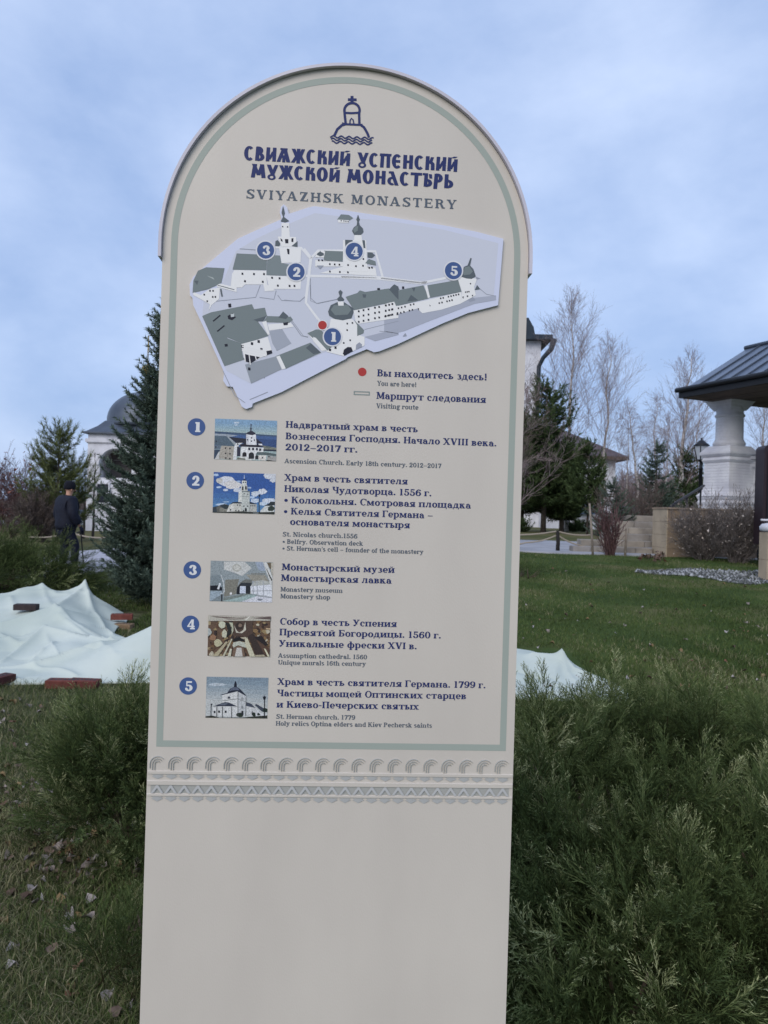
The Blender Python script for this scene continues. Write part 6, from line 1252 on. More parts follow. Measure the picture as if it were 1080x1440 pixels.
def juniper(label, cx, cy, rx, ry, H, n, size, seed, lean=(0, 0), clip=None, pale=.07, nm='juniper', up=.75, wavy=.22, group=None):
    """low spreading juniper: arching leaders set with feathery sprays"""
    global RG
    RG = np.random.default_rng(seed); r = RG
    T = thing(nm, label, 'shrub', (cx, cy, float(gz(cx, cy))), group=group)
    # positions: over a lumpy mound, most near the outside, some inside
    n0 = n * 2
    a = r.uniform(0, 2 * math.pi, n0); q = np.sqrt(r.uniform(0, 1, n0)) * 1.0
    ux, uy = q * np.cos(a), q * np.sin(a)
    lump = 1 + wavy * (np.sin(ux * 5 + seed) * np.cos(uy * 4.3 + seed * 2) + .5 * np.sin(ux * 11 + uy * 9))
    top = H * np.sqrt(np.clip(1 - q ** 2.4, 0, 1)) * lump * .92 + .03
    dep = r.beta(1.1, 2.6, n0)
    z = top * (1 - dep * .75)
    x = cx + ux * rx; y = cy + uy * ry
    pos = np.stack([x, y, z + gz(x, y)], 1)
    if clip is not None:
        k = clip(pos); pos, ux, uy, dep, q = pos[k], ux[k], uy[k], dep[k], q[k]
    pos, ux, uy, dep, q = pos[:n], ux[:n], uy[:n], dep[:n], q[:n]
    m = len(pos)
    fl = .35 * np.stack([np.sin(pos[:, 0] * 4.1 + pos[:, 1] * 2.3 + seed), np.cos(pos[:, 0] * 3.3 - pos[:, 1] * 3.9), np.zeros(m)], 1)
    d = np.stack([ux * .75 * q + lean[0], uy * .75 * q + lean[1], np.full(m, up)], 1) + fl + r.normal(0, .20, (m, 3))
    d[:, 2] = np.abs(d[:, 2]) + .05
    sc = size * r.uniform(.6, 1.3, m) * (1 - dep * .2)
    pos = pos - d / np.linalg.norm(d, axis=1, keepdims=True) * sc[:, None] * .55
    base = .12 * np.sin(pos[:, 0] * 3.7 + seed) * np.cos(pos[:, 1] * 4.1 + pos[:, 2] * 5) + np.where(r.random(m) < pale, .30, 0) + (r.normal(0, .05, m)) - dep * .06  # leaders deep in the mound get a darker tone, as painted shade
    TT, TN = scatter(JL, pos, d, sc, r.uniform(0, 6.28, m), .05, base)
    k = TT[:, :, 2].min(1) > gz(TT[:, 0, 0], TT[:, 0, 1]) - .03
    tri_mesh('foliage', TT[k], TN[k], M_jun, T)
    mb = MB()
    for i in range(max(10, int(26 * rx))):
        a = r.uniform(0, 6.28); e = np.array([cx + rx * .8 * math.cos(a) * r.uniform(.4, 1), cy + ry * .8 * math.sin(a) * r.uniform(.4, 1), 0.0]); s0 = np.array([cx + .25 * rx * math.cos(a + .5), cy + .25 * ry * math.sin(a + .5), 0.0])
        zs = float(gz(*s0[:2])); e[2] = zs + H * r.uniform(.45, .8); s0[2] = zs - .03
        if clip is not None and not clip(np.array([e]))[0]: continue
        mid = (s0 + e) / 2 + [0, 0, -H * .12]; mb.tube([s0, mid, e], [.016, .011, .004], M_jstem, 5)
    if mb.v: mb.build('stem', T)
    return T
# big juniper right of the board (it runs out of the frame), clipped only where nothing can be seen of it
sign_back = lambda p: ~((p[:, 0] < .42) & (p[:, 1] < 1.85))
juniper('large spreading juniper filling the lower right, in front of the lawn', 1.55, 3.25, 1.62, 1.30, .54, 900, .50, 21, lean=(-.05, -.12), clip=lambda p: sign_back(p) & (p[:, 1] > 1.95) & (p[:, 0] < 3.4), up=.8)
juniper('lower juniper mound against the right edge of the board, nearest the camera', .75, 2.55, .55, .60, .40, 230, .40, 22, lean=(-.15, -.3), clip=lambda p: p[:, 1] > 1.8, up=.75, pale=.10)
juniper('feathery juniper left of the board in front of the tarpaulin', -1.0, 3.6, .62, .58, .62, 360, .40, 23, lean=(-.1, -.1), up=.8)
juniper('small sparse pale juniper at the left foot of the board', -.66, 2.62, .30, .42, .28, 45, .32, 24, pale=.35, up=.7, lean=(.1, -.1))
juniper('broad dark juniper in front of the walking person', -6.5, 11.7, 1.95, 1.2, .64, 330, .72, 25, up=.35, lean=(.25, 0), wavy=.15)
juniper('low grey green juniper tuft on the lawn beside the right edge of the board', *[float(v) for v in gp(738, 812)[:2]], .42, .34, .20, 16, .42, 26, up=.6)

# ---- conifers
def needle_twig(seed, n=34, L_=.16, w=.012, upb=.7):
    r = np.random.default_rng(seed); T = []; tn = []
    for k in kite(np.zeros(3), np.array([0, 0, 1.0]), .03, np.array([1, 0, 0])): T.append(k); tn.append(.1)
    for i in range(n):
        t = (i + .5) / n; a = r.uniform(0, 6.28); p = np.array([0, 0, t]); d = unit(np.array([math.cos(a), math.sin(a), upb])); e = p + d * L_ * r.uniform(.8, 1.15); s = w * unit(np.cross(d, r.normal(0, 1, 3)))
        T.append(np.array([p - s, p + s, e])); tn.append(.45 + .25 * t + r.uniform(-.1, .1))
    return np.array(T), np.array(tn)
M_spruce = tonemat('spruce_needles', [(0, (.03, .022, .018)), (.3, (.030, .046, .034)), (.6, (.062, .088, .066)), (1, (.13, .17, .125))], .8, .1)
M_pine = tonemat('pine_needles', [(0, (.05, .032, .022)), (.3, (.036, .048, .018)), (.6, (.085, .105, .034)), (1, (.17, .19, .07))], .6, .2)
M_dpine = tonemat('dark_pine_needles', [(0, (.04, .03, .022)), (.3, (.020, .034, .014)), (.6, (.044, .068, .026)), (1, (.09, .12, .05))], .8, .08)
def conifer(name, label, x, y, h, R, m, seed, whorls=26, per=9, droop=-.25, tipup=.35, twl=.22, tws=14, z0=.04, pw=.85, tmpl=None, trunk=.09, up2=.25, gap=0.0, top=None, group=None, nl=.16, clipz=None, view=None, rmul=None):
    global RG
    RG = np.random.default_rng(seed); r = RG; g = float(gz(x, y))
    T = thing(name, label, 'tree', (x, y, g), group=group)
    mb = MB(); mb.tube([(x, y, g - .2), (x + .01 * h * r.uniform(-1, 1), y, g + h * .5), (x, y, g + h * .985)], [trunk, trunk * .6, trunk * .1], M_bark, 8); 
    P_, D_, S_, B_ = [], [], [], []
    for i in range(whorls):
        f = (i + .3) / whorls; zz0 = z0 * h + (1 - z0) * h * f
        Lb = R * (1 - f) ** pw * (rmul(f) if rmul else 1)
        for j in range(max(4, int(per * (1 - f * .4)))):
            if r.random() < gap: continue
            zz = zz0 + r.uniform(-.5, .5) * h / whorls
            a = 2 * math.pi * (j + r.uniform(-.35, .35)) / per + i * .7; l = Lb * r.uniform(.72, 1.12) + .05
            if view is not None and not view(a, f): continue
            o = np.array([math.cos(a), math.sin(a), 0.0]); k = max(3, int(tws * l / R + 2))
            pts = []
            for t in np.linspace(0, 1, 6): pts.append(np.array([x, y, g + zz]) + o * l * t + np.array([0, 0, 1]) * l * (droop * t + tipup * t ** 3 + r.uniform(-.01, .01)))
            mb.tube([pts[0], pts[3], pts[5]], [.012 * h / 5 + .006, .008, .004], M_bark, 4, caps=False)
            side = np.array([-o[1], o[0], 0])
            for q in range(k):
                t = .12 + .88 * (q + r.random()) / k; seg = min(4, int(t * 5)); p = pts[seg] + (pts[seg + 1] - pts[seg]) * (t * 5 - seg); tang = unit(pts[seg + 1] - pts[seg])
                for s in (-1, 1):
                    d = unit(tang * .8 + side * s * r.uniform(.35, .9) + np.array([0, 0, r.uniform(-.2, .5) * up2 * 2]))
                    P_.append(p); D_.append(d); S_.append(twl * (1 - t * .35) * r.uniform(.7, 1.2) * (1.15 - f * .4)); B_.append((t - .5) * .22)
            P_.append(pts[5] - tang * .02); D_.append(unit(tang + [0, 0, up2])); S_.append(twl * 1.1); B_.append(.15)
    for q in range(6): P_.append(np.array([x, y, g + h * (.9 + q * .018)])); D_.append(np.array([r.normal(0, .25), r.normal(0, .25), 1])); S_.append(twl); B_.append(.1)
    P_, D_, S_, B_ = map(np.array, (P_, D_, S_, B_))
    mb.build('trunk', T)
    TT, TN = scatter(tmpl, P_, D_, S_, r.uniform(0, 6.28, len(P_)), .07, B_)
    tri_mesh('crown', TT, TN, m, T); return T
NT = [needle_twig(s, 46, .20, .030, .8) for s in range(4)]
NTp = [needle_twig(s + 10, 34, .42, .020, 1.1) for s in range(4)]
NTf = [needle_twig(s + 20, 22, .36, .045, .9) for s in range(4)]
b = gp(232, 832)
YS = 10.6; xs_ = at(238, 800, YS)[0]; hS = at(226, 428, YS)[2] - float(gz(xs_, YS))
conifer('blue_spruce', 'dense blue green spruce standing close behind the left edge of the board', xs_, YS, hS, 1.08, M_spruce, 31, whorls=44, per=13, droop=-.2, tipup=.30, twl=.27, tws=17, pw=.95, rmul=lambda f: .64 + .36 * float(ss(0, .28, f)), tmpl=NT, up2=.3, trunk=.09, view=lambda a, f: math.sin(a) < .55)
b = at(81, 730, 25); conifer('young_pine', 'bushy green pine in front of the chapel, behind the walking person', b[0], 25, at(85, 606, 25)[2] - float(gz(b[0], 25)), 1.15, M_pine, 32, whorls=17, per=9, droop=.2, tipup=.4, twl=.40, tws=8, z0=.10, pw=.5, tmpl=NTp, up2=.9, gap=.12, trunk=.08)
# group of dark pines right of the board
for k, (px, pt, Y, R, lab) in enumerate(((764, 546, 40, 2.35, 'tallest dark pine right of the board, under the church downpipe'), (790, 634, 41, 1.15, 'second dark pine, on the right flank of the tallest one'), (733, 585, 42, 2.6, 'dark pine half hidden by the right edge of the board'),)):
    q = at(px, 740, Y); conifer('dark_pine', lab, q[0], Y, at(px, pt, Y)[2] - float(gz(q[0], Y)), R, M_dpine, 33 + k, whorls=20, per=10, droop=.05, tipup=.4, twl=.62, tws=9, z0=.16, pw=.55, tmpl=NTf, up2=.8, gap=.08, trunk=.16, group='dark pines right of the board')
q = at(826, 740, 36); conifer('dark_pine', 'slender young pine against the white house wall', q[0], 36, at(826, 628, 36)[2] - float(gz(q[0], 36)), .95, M_dpine, 38, whorls=13, per=7, droop=.1, tipup=.5, twl=.5, tws=6, z0=.25, pw=.6, tmpl=NTf, up2=.8, gap=.15, trunk=.07, group='dark pines right of the board')
q = at(861, 760, 20); conifer('small_spruce', 'small dark spruce directly behind the red twigged shrub', q[0], 20, at(862, 678, 20)[2] - float(gz(q[0], 20)), .55, M_spruce, 39, whorls=12, per=7, droop=-.1, tipup=.3, twl=.22, tws=6, z0=.2, pw=.8, tmpl=NT, trunk=.03, gap=.1, group='small spruces on the right')
q = at(921, 740, 33); conifer('small_spruce', 'narrow dark green spruce left of the birch with the white trunk', q[0], 33, at(922, 626, 33)[2] - float(gz(q[0], 33)), 1.05, M_spruce, 40, whorls=16, per=8, droop=-.1, tipup=.3, twl=.34, tws=7, z0=.1, pw=.8, tmpl=NTf, trunk=.06, group='small spruces on the right')
q = at(968, 740, 36); conifer('dark_pine', 'dark pine between the white trunked birch and the street lamp', q[0], 36, at(968, 640, 36)[2] - float(gz(q[0], 36)), 1.3, M_dpine, 41, whorls=12, per=8, droop=.05, tipup=.4, twl=.5, tws=6, z0=.1, pw=.5, tmpl=NTf, up2=.7, trunk=.08, gap=.1)
for k, (px, pt) in enumerate(((808, 741), (820, 739), (733, 738))):
    q = gp(px, 748); conifer('dwarf_conifer', ['round dwarf conifer on the straw coloured grass, left one of the pair', 'round dwarf conifer on the straw coloured grass, right one of the pair', 'low dark conifer beside the right edge of the board'][k], q[0], q[1], at(px, pt, q[1])[2] - float(gz(q[0], q[1])) + .1, .45, M_dpine, 44 + k, whorls=6, per=7, droop=.2, tipup=.3, twl=.3, tws=4, tmpl=NTf, trunk=.02, z0=.02, pw=.4)

# ---- bare deciduous trees and shrubs
def tubes3(segs):
    """three sided prisms for (p0, p1, r0, r1) rows -> loose triangles"""
    A_ = np.array([s[0] for s in segs]); B_ = np.array([s[1] for s in segs]); r0 = np.array([s[2] for s in segs]); r1 = np.array([s[3] for s in segs])
    d = B_ - A_; d /= np.linalg.norm(d, axis=1, keepdims=True) + 1e-9
    F_ = basis(d, np.zeros(len(d))); T = []
    ring = []
    for k in range(3):
        w = 2 * math.pi * k / 3; v = F_[:, 0] * math.cos(w) + F_[:, 1] * math.sin(w); ring.append((A_ + v * r0[:, None], B_ + v * r1[:, None]))
    for k in range(3):
        a0, b0 = ring[k]; a1, b1 = ring[(k + 1) % 3]; T.append(np.stack([a0, a1, b1], 1)); T.append(np.stack([a0, b1, b0], 1))
    return np.concatenate(T, 0)
M_twig = tonemat('birch_twigs', [(0, (.13, .095, .09)), (.5, (.22, .17, .165)), (1, (.34, .28, .27))], .8, .2)
M_rtwig = tonemat('reddish_twigs', [(0, (.055, .032, .032)), (.5, (.105, .06, .06)), (1, (.18, .11, .10))], .8, .2)
M_btwig = tonemat('brown_twigs', [(0, (.05, .038, .032)), (.5, (.11, .085, .072)), (1, (.20, .16, .14))], .85, .2)
M_birch = mat('birch_bark', srgb(186, 178, 172), .8, (.12, .10, .09), scale=3.5, lo=.45, hi=.72, stretch=(1, 1, 3), bump=.2)
def bare_tree(name, label, x, y, h, seed, m, nb=26, spread=.5, start=.18, levels=3, weep=0.0, trunk=.09, bark=None, wt=1.0, lean=0.0, group=None, forks=5, blen=.42, cat='tree'):
    r = np.random.default_rng(seed); g = float(gz(x, y)); T = thing(name, label, cat, (x, y, g), group=group)
    segs = []; 
    tp = [np.array([x, y, g - .1])]; n = 12
    for i in range(1, n + 1):
        f = i / n; tp.append(np.array([x + lean * h * f ** 1.5 + r.normal(0, .006 * h), y + r.normal(0, .006 * h), g + h * f]))
    mb = MB(); mb.tube(tp, [trunk * (1 - .93 * i / n) + .006 for i in range(n + 1)], bark or M_bark, 8); mb.build('trunk', T)
    def grow(p, d, l, rad, lev):
        k = 4 if lev > 0 else 3; sl = l / k
        for i in range(k):
            d2 = unit(d + r.normal(0, .13, 3) + np.array([0, 0, (.10 if weep == 0 else .06) - (weep * (.6 if lev < levels - 1 else .15))]))
            q = p + d2 * sl; segs.append((p, q, rad * (1 - .75 * i / k), rad * (1 - .75 * (i + 1) / k)))
            if lev > 0:
                for _ in range(forks if i else forks // 2):
                    ax = unit(np.cross(d2, r.normal(0, 1, 3))); w = r.uniform(.35, .85) ; c = unit(d2 * math.cos(w) + ax * math.sin(w))
                    grow(p + d2 * sl * r.random(), c, l * r.uniform(.28, .55), rad * .5, lev - 1)
            p, d = q, d2
    for i in range(nb):
        f = start + (1 - start) * (i + r.random()) / nb * .97; kf = f * n; j = min(n - 1, int(kf)); p = tp[j] + (tp[j + 1] - tp[j]) * (kf - j)
        a = i * 2.4 + r.uniform(-.4, .4); o = np.array([math.cos(a), math.sin(a), 0]); el = r.uniform(.35, .75) * spread / .5
        l = h * blen * (1 - f) ** .75 * r.uniform(.7, 1.15) + .04 * h
        grow(p, unit(o * math.sin(el) + np.array([0, 0, math.cos(el)])), l, trunk * .28 * (1 - f * .7) * wt, levels - 1)
    for s in range(4): grow(tp[-1], unit(np.array([r.normal(0, .2), r.normal(0, .2), 1])), h * .07, .008 * wt, 1)
    segs = [(a, b2, max(c, .0035 * h / 8 * wt), max(d3, .003 * h / 8 * wt)) for a, b2, c, d3 in segs]
    TT = tubes3(segs); tone = np.tile(np.clip(r.normal(.5, .2, len(segs)), 0, 1), 6)
    tri_mesh('crown', TT, tone, m, T); return T
def birch(px, pyt, Y, seed, label, **k):
    q = at(px, 740, Y); return bare_tree('birch', label, q[0], Y, at(px + k.pop('dx', 0), pyt, Y)[2] - float(gz(q[0], Y)), seed, M_twig, bark=M_birch, forks=k.pop('forks', 3), wt=.66, group='bare birches on the right', **k)
birch(797, 426, 44, 51, 'tallest bare birch, rising behind the dark pines', nb=30, spread=.42, trunk=.13, start=.3)
birch(848, 486, 42, 52, 'second tallest bare birch, standing before the right end of the brown roof', nb=26, spread=.42, trunk=.10, start=.25, dx=6)
birch(899, 572, 46, 53, 'weeping birch with its trunk leaning left, beside the end of the brown roof', nb=22, spread=.6, weep=.35, trunk=.10, start=.4, lean=-.12)
birch(918, 566, 48, 54, 'slim weeping birch rising above the narrow spruce', nb=22, spread=.5, weep=.4, trunk=.09, start=.35)
birch(951, 502, 36, 55, 'birch with clean white trunk just left of the street lamp', nb=26, spread=.5, trunk=.14, start=.2, lean=.06)
birch(978, 568, 50, 56, 'thin birch behind the street lamp', nb=22, spread=.55, weep=.15, trunk=.08, start=.25)
birch(880, 600, 55, 57, 'small far birch between the house and the weeping birches', nb=20, spread=.55, weep=.2, trunk=.08, start=.25)
birch(1070, 560, 36, 58, 'bare birch seen under the pavilion roof between column and booth', nb=30, spread=.6, trunk=.1, start=.2)
birch(1100, 590, 40, 59, 'far bare birch beyond the booth at the right edge', nb=24, spread=.6, trunk=.1, start=.2)
birch(935, 590, 56, 60, 'far slim birch in the gap between narrow spruce and white trunked birch', nb=22, spread=.6, weep=.2, trunk=.08, start=.2)
# thin bare branches in front of the pines, by the right edge of the board
q = at(742, 760, 24); bare_tree('rowan_tree', 'thin bare rowan with arching pale branches in front of the dark pines', q[0] - 1.0, 24, 5.6, 61, M_btwig, nb=16, spread=.95, trunk=.05, start=.15, lean=.10, forks=3, blen=.5, wt=1.5)
q = at(730, 760, 21); bare_tree('bare_sapling', 'bare sapling with long slanting shoots mostly hidden by the board', q[0] - .5, 21, 4.2, 62, M_twig, nb=12, spread=.9, trunk=.035, start=.15, lean=.14, forks=3, blen=.6, wt=1.4)
# left: reddish shrubs, round hedge, saplings by the chapel
def shrub(name, label, px, pyb, pyt, Y, wpx, seed, m, n=26, group=None, spread=.5, lev=2, wt=1.0, forks=3, bloss=None):
    q = at(px, pyb, Y); g = float(gz(q[0], Y)); h = at(px, pyt, Y)[2] - g; R = wpx / 2 * Y / F
    r = np.random.default_rng(seed); T = thing(name, label, 'shrub', (q[0], Y, g), group=group); segs = []; ends = []
    def grow(p, d, l, rad, lv):
        for i in range(4):
            d2 = unit(d + r.normal(0, .14, 3) + np.array([0, 0, .05])); e = p + d2 * l / 4; segs.append((p, e, rad * (1 - .2 * i), rad * (.8 - .2 * i)))
            if lv > 0:
                for _ in range(forks):
                    ax = unit(np.cross(d2, r.normal(0, 1, 3))); w = r.uniform(.3, .8); grow(p + d2 * l / 4 * r.random(), unit(d2 * math.cos(w) + ax * math.sin(w)), l * r.uniform(.3, .5), rad * .55, lv - 1)
            p, d = e, d2
        ends.append(p)
    for i in range(n):
        a = r.uniform(0, 6.28); f = math.sqrt(r.random()); o = np.array([math.cos(a), math.sin(a), 0]) * f
        grow(np.array([q[0], Y, g - .02]) + o * R * .35, unit(o * spread * 1.6 * (R / h + .3) + np.array([0, 0, 1])), h * r.uniform(.72, 1.0) * (1 - .25 * f), .006 * wt * (1 + h / 3), lev)
    segs = [(a, b2, max(c, Y * .00017 * wt), max(d3, Y * .00014 * wt)) for a, b2, c, d3 in segs]
    tri_mesh('branches', tubes3(segs), np.tile(np.clip(r.normal(.5, .2, len(segs)), 0, 1), 6), m, T)
    if bloss:
        E = np.array(ends); k = r.random(len(E)) < bloss[0]; E = E[k] + r.normal(0, .02, (k.sum(), 3)); s = bloss[1]; TT = []
        for p in E: 
            v = [p + r.normal(0, s, 3) for _ in range(4)]; TT += [np.array([v[0], v[1], v[2]]), np.array([v[0], v[2], v[3]])]
        o = tri_mesh('dry_leaves', TT, r.random(len(TT)), bloss[2], T); o['kind'] = 'stuff'
    return T
M_pale = tonemat('pale_dry_leaves', [(0, srgb(150, 134, 118)), (.6, srgb(188, 176, 166)), (1, srgb(206, 198, 192))], .8)
M_redl = tonemat('reddish_dry_leaves', [(0, srgb(96, 62, 56)), (1, srgb(134, 92, 80))], .8)
shrub('bare_shrub', 'reddish bare shrub at the left edge beyond the walking person', 6, 735, 640, 30, 80, 71, M_rtwig, n=16, lev=2, wt=1.0, group='reddish bare shrubs at the left edge', bloss=(.12, .05, M_redl))
shrub('bare_shrub', 'lower reddish bare shrub between the left edge and the round brown hedge', 38, 735, 672, 32, 70, 72, M_rtwig, n=14, lev=2, wt=1.0, group='reddish bare shrubs at the left edge', bloss=(.12, .05, M_redl))
shrub('round_hedge', 'dense round brown bare bush left of the walking person', 55, 742, 692, 24, 40, 73, M_btwig, n=60, lev=2, wt=1.2, spread=.42)
shrub('bare_shrub', 'small dark bare bush on the grass left of the round brown bush', 19, 737, 721, 26, 16, 74, M_btwig, n=30, lev=1)
for k, (px, pt, lab) in enumerate(((118, 655, 'thin bare sapling in front of the chapel corner, left of the pair'), (131, 645, 'thin bare sapling in front of the chapel wall, right of the pair'))):
    q = at(px, 735, 27); bare_tree('bare_sapling', lab, q[0], 27, at(px, pt, 27)[2] - float(gz(q[0], 27)), 75 + k, M_btwig, nb=9, spread=.7, trunk=.045, start=.25, levels=3, forks=2)
# right: red twigged shrub tied with a band, hedges with dry leaves before the pavilion
shrub('red_twigged_shrub', 'red twigged shrub of many upright stems between two stakes', 858, 780, 700, 17.0, 30, 77, M_rtwig, n=26, lev=1, wt=2.2, spread=.22, forks=2)
shrub('bare_shrub', 'bushy bare shrub behind the stakes in front of the house corner', 885, 745, 672, 26, 60, 78, M_btwig, n=20, lev=2, wt=1.0)
M_gtwig = tonemat('grey_brown_twigs', [(0, (.07, .06, .055)), (.5, (.14, .12, .11)), (1, (.26, .23, .21))], .85, .2)
M_hl = (.10, .013, M_pale)
shrub('leafy_shrub', 'grey brown shrub with pale dry leaves left of the pair before the pavilion', 990, 784, 706, 16.4, 62, 79, M_gtwig, n=40, lev=2, wt=1.0, spread=.5, bloss=M_hl, group='shrubs with pale leaves before the pavilion')
shrub('leafy_shrub', 'grey brown shrub with pale dry leaves next to the dark booth', 1036, 788, 704, 15.9, 64, 80, M_gtwig, n=40, lev=2, wt=1.0, spread=.5, bloss=M_hl, group='shrubs with pale leaves before the pavilion')
# far wooded skyline
def woods(px0, px1, pyt, Y, seed, label):
    r = np.random.default_rng(seed); segs = []
    for i in range(int((px1 - px0) * 2.2)):
        px = r.uniform(px0, px1); yy = Y + r.uniform(0, 14); q = at(px, 735, yy); g = float(gz(q[0], yy)); h = (at(px, pyt, yy)[2] - g) * r.uniform(.55, 1.05)
        p = np.array([q[0], yy, g - .2]); d = unit(np.array([r.normal(0, .05), 0, 1]))
        for j in range(5):
            e = p + d * h / 5; segs.append((p, e, .07 * (1 - j * .17), .07 * (.83 - j * .17)))
            for _ in range(8):
                b0 = p + d * h / 5 * r.random(); dd = unit(d * .8 + r.normal(0, .45, 3)); b1 = b0 + dd * h * r.uniform(.08, .2); segs.append((b0, b1, .028, .014))
                for _ in range(3): b2 = b0 + (b1 - b0) * r.uniform(.4, 1); segs.append((b2, b2 + unit(dd + r.normal(0, .5, 3)) * h * .08, .014, .009))
            p = e; d = unit(d + r.normal(0, .05, 3))
    TT = tubes3(segs); o = tri_mesh('distant_wood', TT, np.tile(np.clip(r.normal(.5, .2, len(segs)), 0, 1), 6), M_twig); o['kind'] = 'stuff'; o['label'] = label
woods(862, 1130, 668, 95, 81, 'distant bare wood on the horizon at the right')
woods(-80, 240, 700, 100, 82, 'distant bare wood on the horizon at the left')
woods(240, 862, 690, 100, 83, 'distant bare wood on the horizon behind the board')

# ---- grass
def blades(name, pts, hmin, hmax, w, m, seed, lay=.6, label=None, tone=.5, tj=.22, twos=True, tfun=None):
    r = np.random.default_rng(seed); n = len(pts); a = r.uniform(0, 6.28, n); ln = r.uniform(hmin, hmax, n); tilt = np.abs(r.normal(0, lay, n)); az = r.uniform(0, 6.28, n)
    d = np.stack([np.sin(tilt) * np.cos(az), np.sin(tilt) * np.sin(az), np.cos(tilt) * .9 + .1], 1); side = np.stack([np.cos(a), np.sin(a), np.zeros(n)], 1) * (w * r.uniform(.6, 1.3, n))[:, None] / 2
    mid = pts + d * (ln * .55)[:, None]; tip = pts + d * ln[:, None] + np.stack([np.cos(az) * ln * .25, np.sin(az) * ln * .25, -ln * .16], 1)
    T1 = np.stack([pts - side, pts + side, mid + side * .7], 1); T2 = np.stack([pts - side, mid + side * .7, mid - side * .7], 1); T3 = np.stack([mid - side * .7, mid + side * .7, tip], 1)
    tn = np.clip(r.normal(tone, tj, n), 0, 1)
    if tfun is not None: tn = np.clip(tn + tfun(pts), 0, 1)
    o = tri_mesh(name, np.concatenate([T1, T2, T3]), np.tile(tn, 3), m); o['kind'] = 'stuff'
    if label: o['label'] = label
    return o
M_green = tonemat('green_grass', [(0, (.034, .052, .017)), (.4, (.064, .098, .029)), (.7, (.105, .145, .046)), (.88, (.16, .17, .075)), (1, (.28, .26, .15))], .8, .06)
M_dry = tonemat('dry_grass', [(0, (.04, .068, .018)), (.4, (.075, .105, .035)), (.65, (.15, .15, .075)), (1, (.32, .29, .18))], .8, .06)
def area(n, px0, px1, py0, py1, seed, bias=1.0):
    """ground points spread evenly over the plan area the picture shows between these rows"""
    r = np.random.default_rng(seed)
    yn, yf = gp(540, py1)[1], gp(540, py0)[1]
    u = r.random(n) ** bias; Y = yn * (yf / yn) ** u
    px = r.uniform(px0, px1, n); X = (px - 540) / F * Y + .02 * Y * 0 - 0.0
    return np.stack([X, Y, gz(X, Y)], 1)
def patchy(p):
    return .16 * np.sin(p[:, 0] * 1.3 + 2 * np.sin(p[:, 1] * .7)) * np.cos(p[:, 1] * .9) + .12 * np.sin(p[:, 0] * 3.7 + p[:, 1] * 2.3)
notarp = lambda P_: P_[~((P_[:, 1] > 6.15) & (P_[:, 1] < 7.8) & (P_[:, 0] < 1.95) | (P_[:, 1] > 6.15) & (P_[:, 1] < 10) & (P_[:, 0] < -3.1))]
notpath = lambda P_: P_[(P_[:, 1] < 17.0)]
blades('green_grass', notpath(notarp(area(150000, 700, 1250, 784, 1130, 91))), .025, .06, .006, M_green, 92, .55, 'short green lawn grass right of the board', tone=.42, tj=.2, tfun=patchy)
blades('green_grass', notarp(area(40000, -60, 240, 815, 960, 93)), .03, .07, .008, M_dry, 94, .6, 'rough grass beside the tarpaulin on the left', tone=.32, tfun=patchy)
blades('green_grass', notpath(notarp(area(60000, 240, 700, 790, 1300, 101))), .03, .07, .007, M_green, 102, .6, 'lawn grass behind the board', tone=.40, tfun=patchy)
blades('dry_grass', area(110000, -160, 330, 968, 1600, 95), .03, .085, .0032, M_dry, 96, .95, 'matted half dry grass in the left foreground', tone=.45, tj=.25, tfun=patchy)
P_ = area(9000, -160, 330, 968, 1600, 97); k = (np.sin(P_[:, 0] * 5.1 + 1) * np.cos(P_[:, 1] * 4.3) > .35); blades('green_grass', P_[k], .05, .12, .0042, M_green, 98, .5, 'tufts of fresh grass in the left foreground', tone=.6)
P_ = area(60000, 700, 1250, 784, 1100, 99); k = (np.sin(P_[:, 0] * 2.1 + 1) * np.cos(P_[:, 1] * 1.3 + P_[:, 0]) + .5 * np.sin(P_[:, 0] * 7.7 + P_[:, 1] * 3.1) > .62); blades('dry_grass', notpath(notarp(P_[k])), .04, .09, .006, M_dry, 100, .7, 'paler tufts scattered over the lawn', tone=.6)
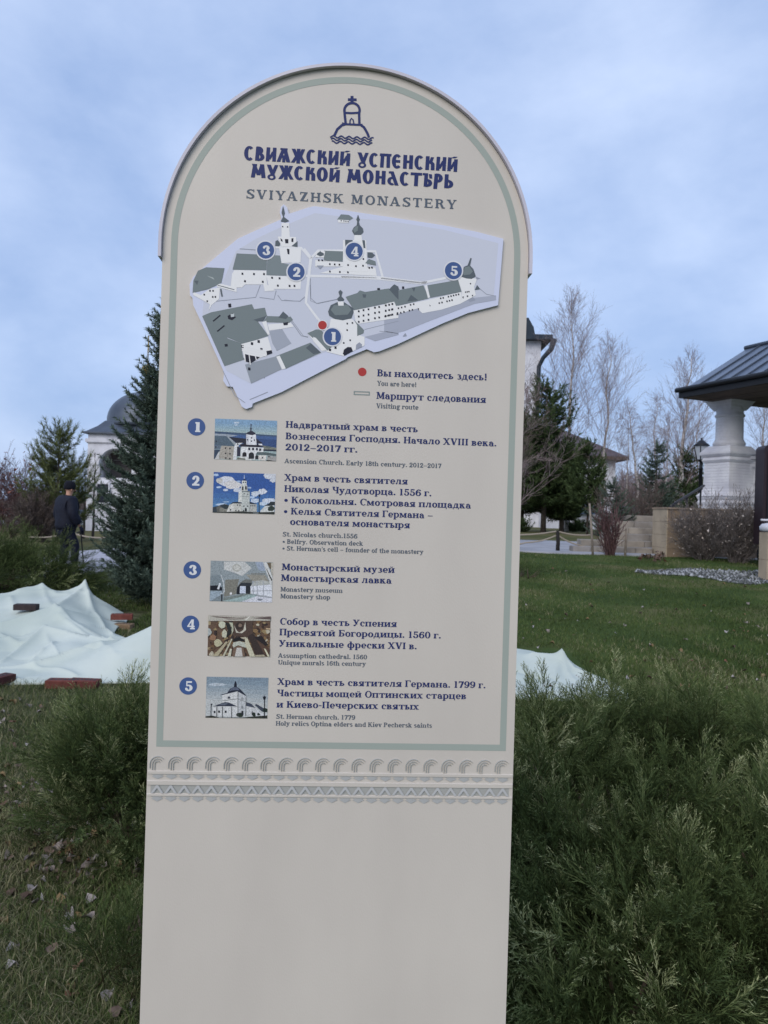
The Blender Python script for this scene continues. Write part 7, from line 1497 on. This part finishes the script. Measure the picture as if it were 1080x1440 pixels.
# fallen leaves lying on the left foreground: every one a piece of the ground
def leaf_mesh(seed):
    r = random.Random(seed); n = 8; V = [(0, 0, .004)]; 
    for i in range(n):
        a = 2 * math.pi * i / n; rad = .026 * (1 + .35 * math.cos(a)) * r.uniform(.75, 1.15); V.append((rad * math.cos(a), rad * .62 * math.sin(a), .012 * math.sin(a * 2 + seed) + .012 * abs(math.sin(a)) + .004))
    me = bpy.data.meshes.new('fallen_leaf'); me.from_pydata(V, [], [(0, i + 1, (i + 1) % n + 1) for i in range(n)]); me.polygons.foreach_set('use_smooth', [True] * n)
    return me
LM = []
for k, c in enumerate(((150, 138, 132), (116, 98, 86), (118, 84, 66), (168, 160, 156), (94, 76, 66), (132, 112, 80))):
    me = leaf_mesh(k); me.materials.append(mat('dead_leaf_%s' % 'abcdef'[k], srgb(*c), .8, tuple(v * .6 for v in srgb(*c)), scale=60)); LM.append(me)
rl = random.Random(9)
spots = [(rl.gauss(88, 34), rl.gauss(1215, 40)) for _ in range(110)] + [(rl.uniform(0, 110), rl.uniform(1090, 1180)) for _ in range(40)] + [(rl.uniform(-20, 200), rl.uniform(990, 1440)) for _ in range(60)] + [(rl.uniform(0, 60), rl.uniform(980, 1030)) for _ in range(14)]
for px, py in spots:
    if py < 985 or px > 210: continue
    p = gp(px, py); o = link('fallen_leaf', LM[rl.choice((0, 0, 1, 1, 2, 3, 3, 4, 5))], GROUND); o.location = (p[0], p[1], p[2] + rl.uniform(.008, .03)); o.rotation_euler = (rl.uniform(-.5, .5), rl.uniform(-.5, .5), rl.uniform(0, 6.28)); s = rl.uniform(.6, 1.15); o.scale = (s, s, s)
for k in range(110):
    p = gp(rl.uniform(728, 1090), rl.uniform(800, 975)); o = link('fallen_leaf', LM[rl.choice((0, 1, 2, 3, 4, 5, 5))], GROUND); o.location = (p[0], p[1], p[2] + rl.uniform(.01, .035)); o.rotation_euler = (rl.uniform(-.5, .5), rl.uniform(-.5, .5), rl.uniform(0, 6.28)); s = rl.uniform(.6, 1.2); o.scale = (s, s, s)
for k, (px, py) in enumerate([(rl.uniform(900, 935), rl.uniform(784, 791)) for _ in range(40)]):
    p = gp(px, py); o = link('fallen_leaf', LM[rl.choice((1, 4, 2))], GROUND); o.location = (p[0], p[1], p[2] + rl.uniform(.02, .12)); o.rotation_euler = (rl.uniform(-1, 1), rl.uniform(-1, 1), rl.uniform(0, 6.28)); o.scale = (2.2, 2.2, 2.2)
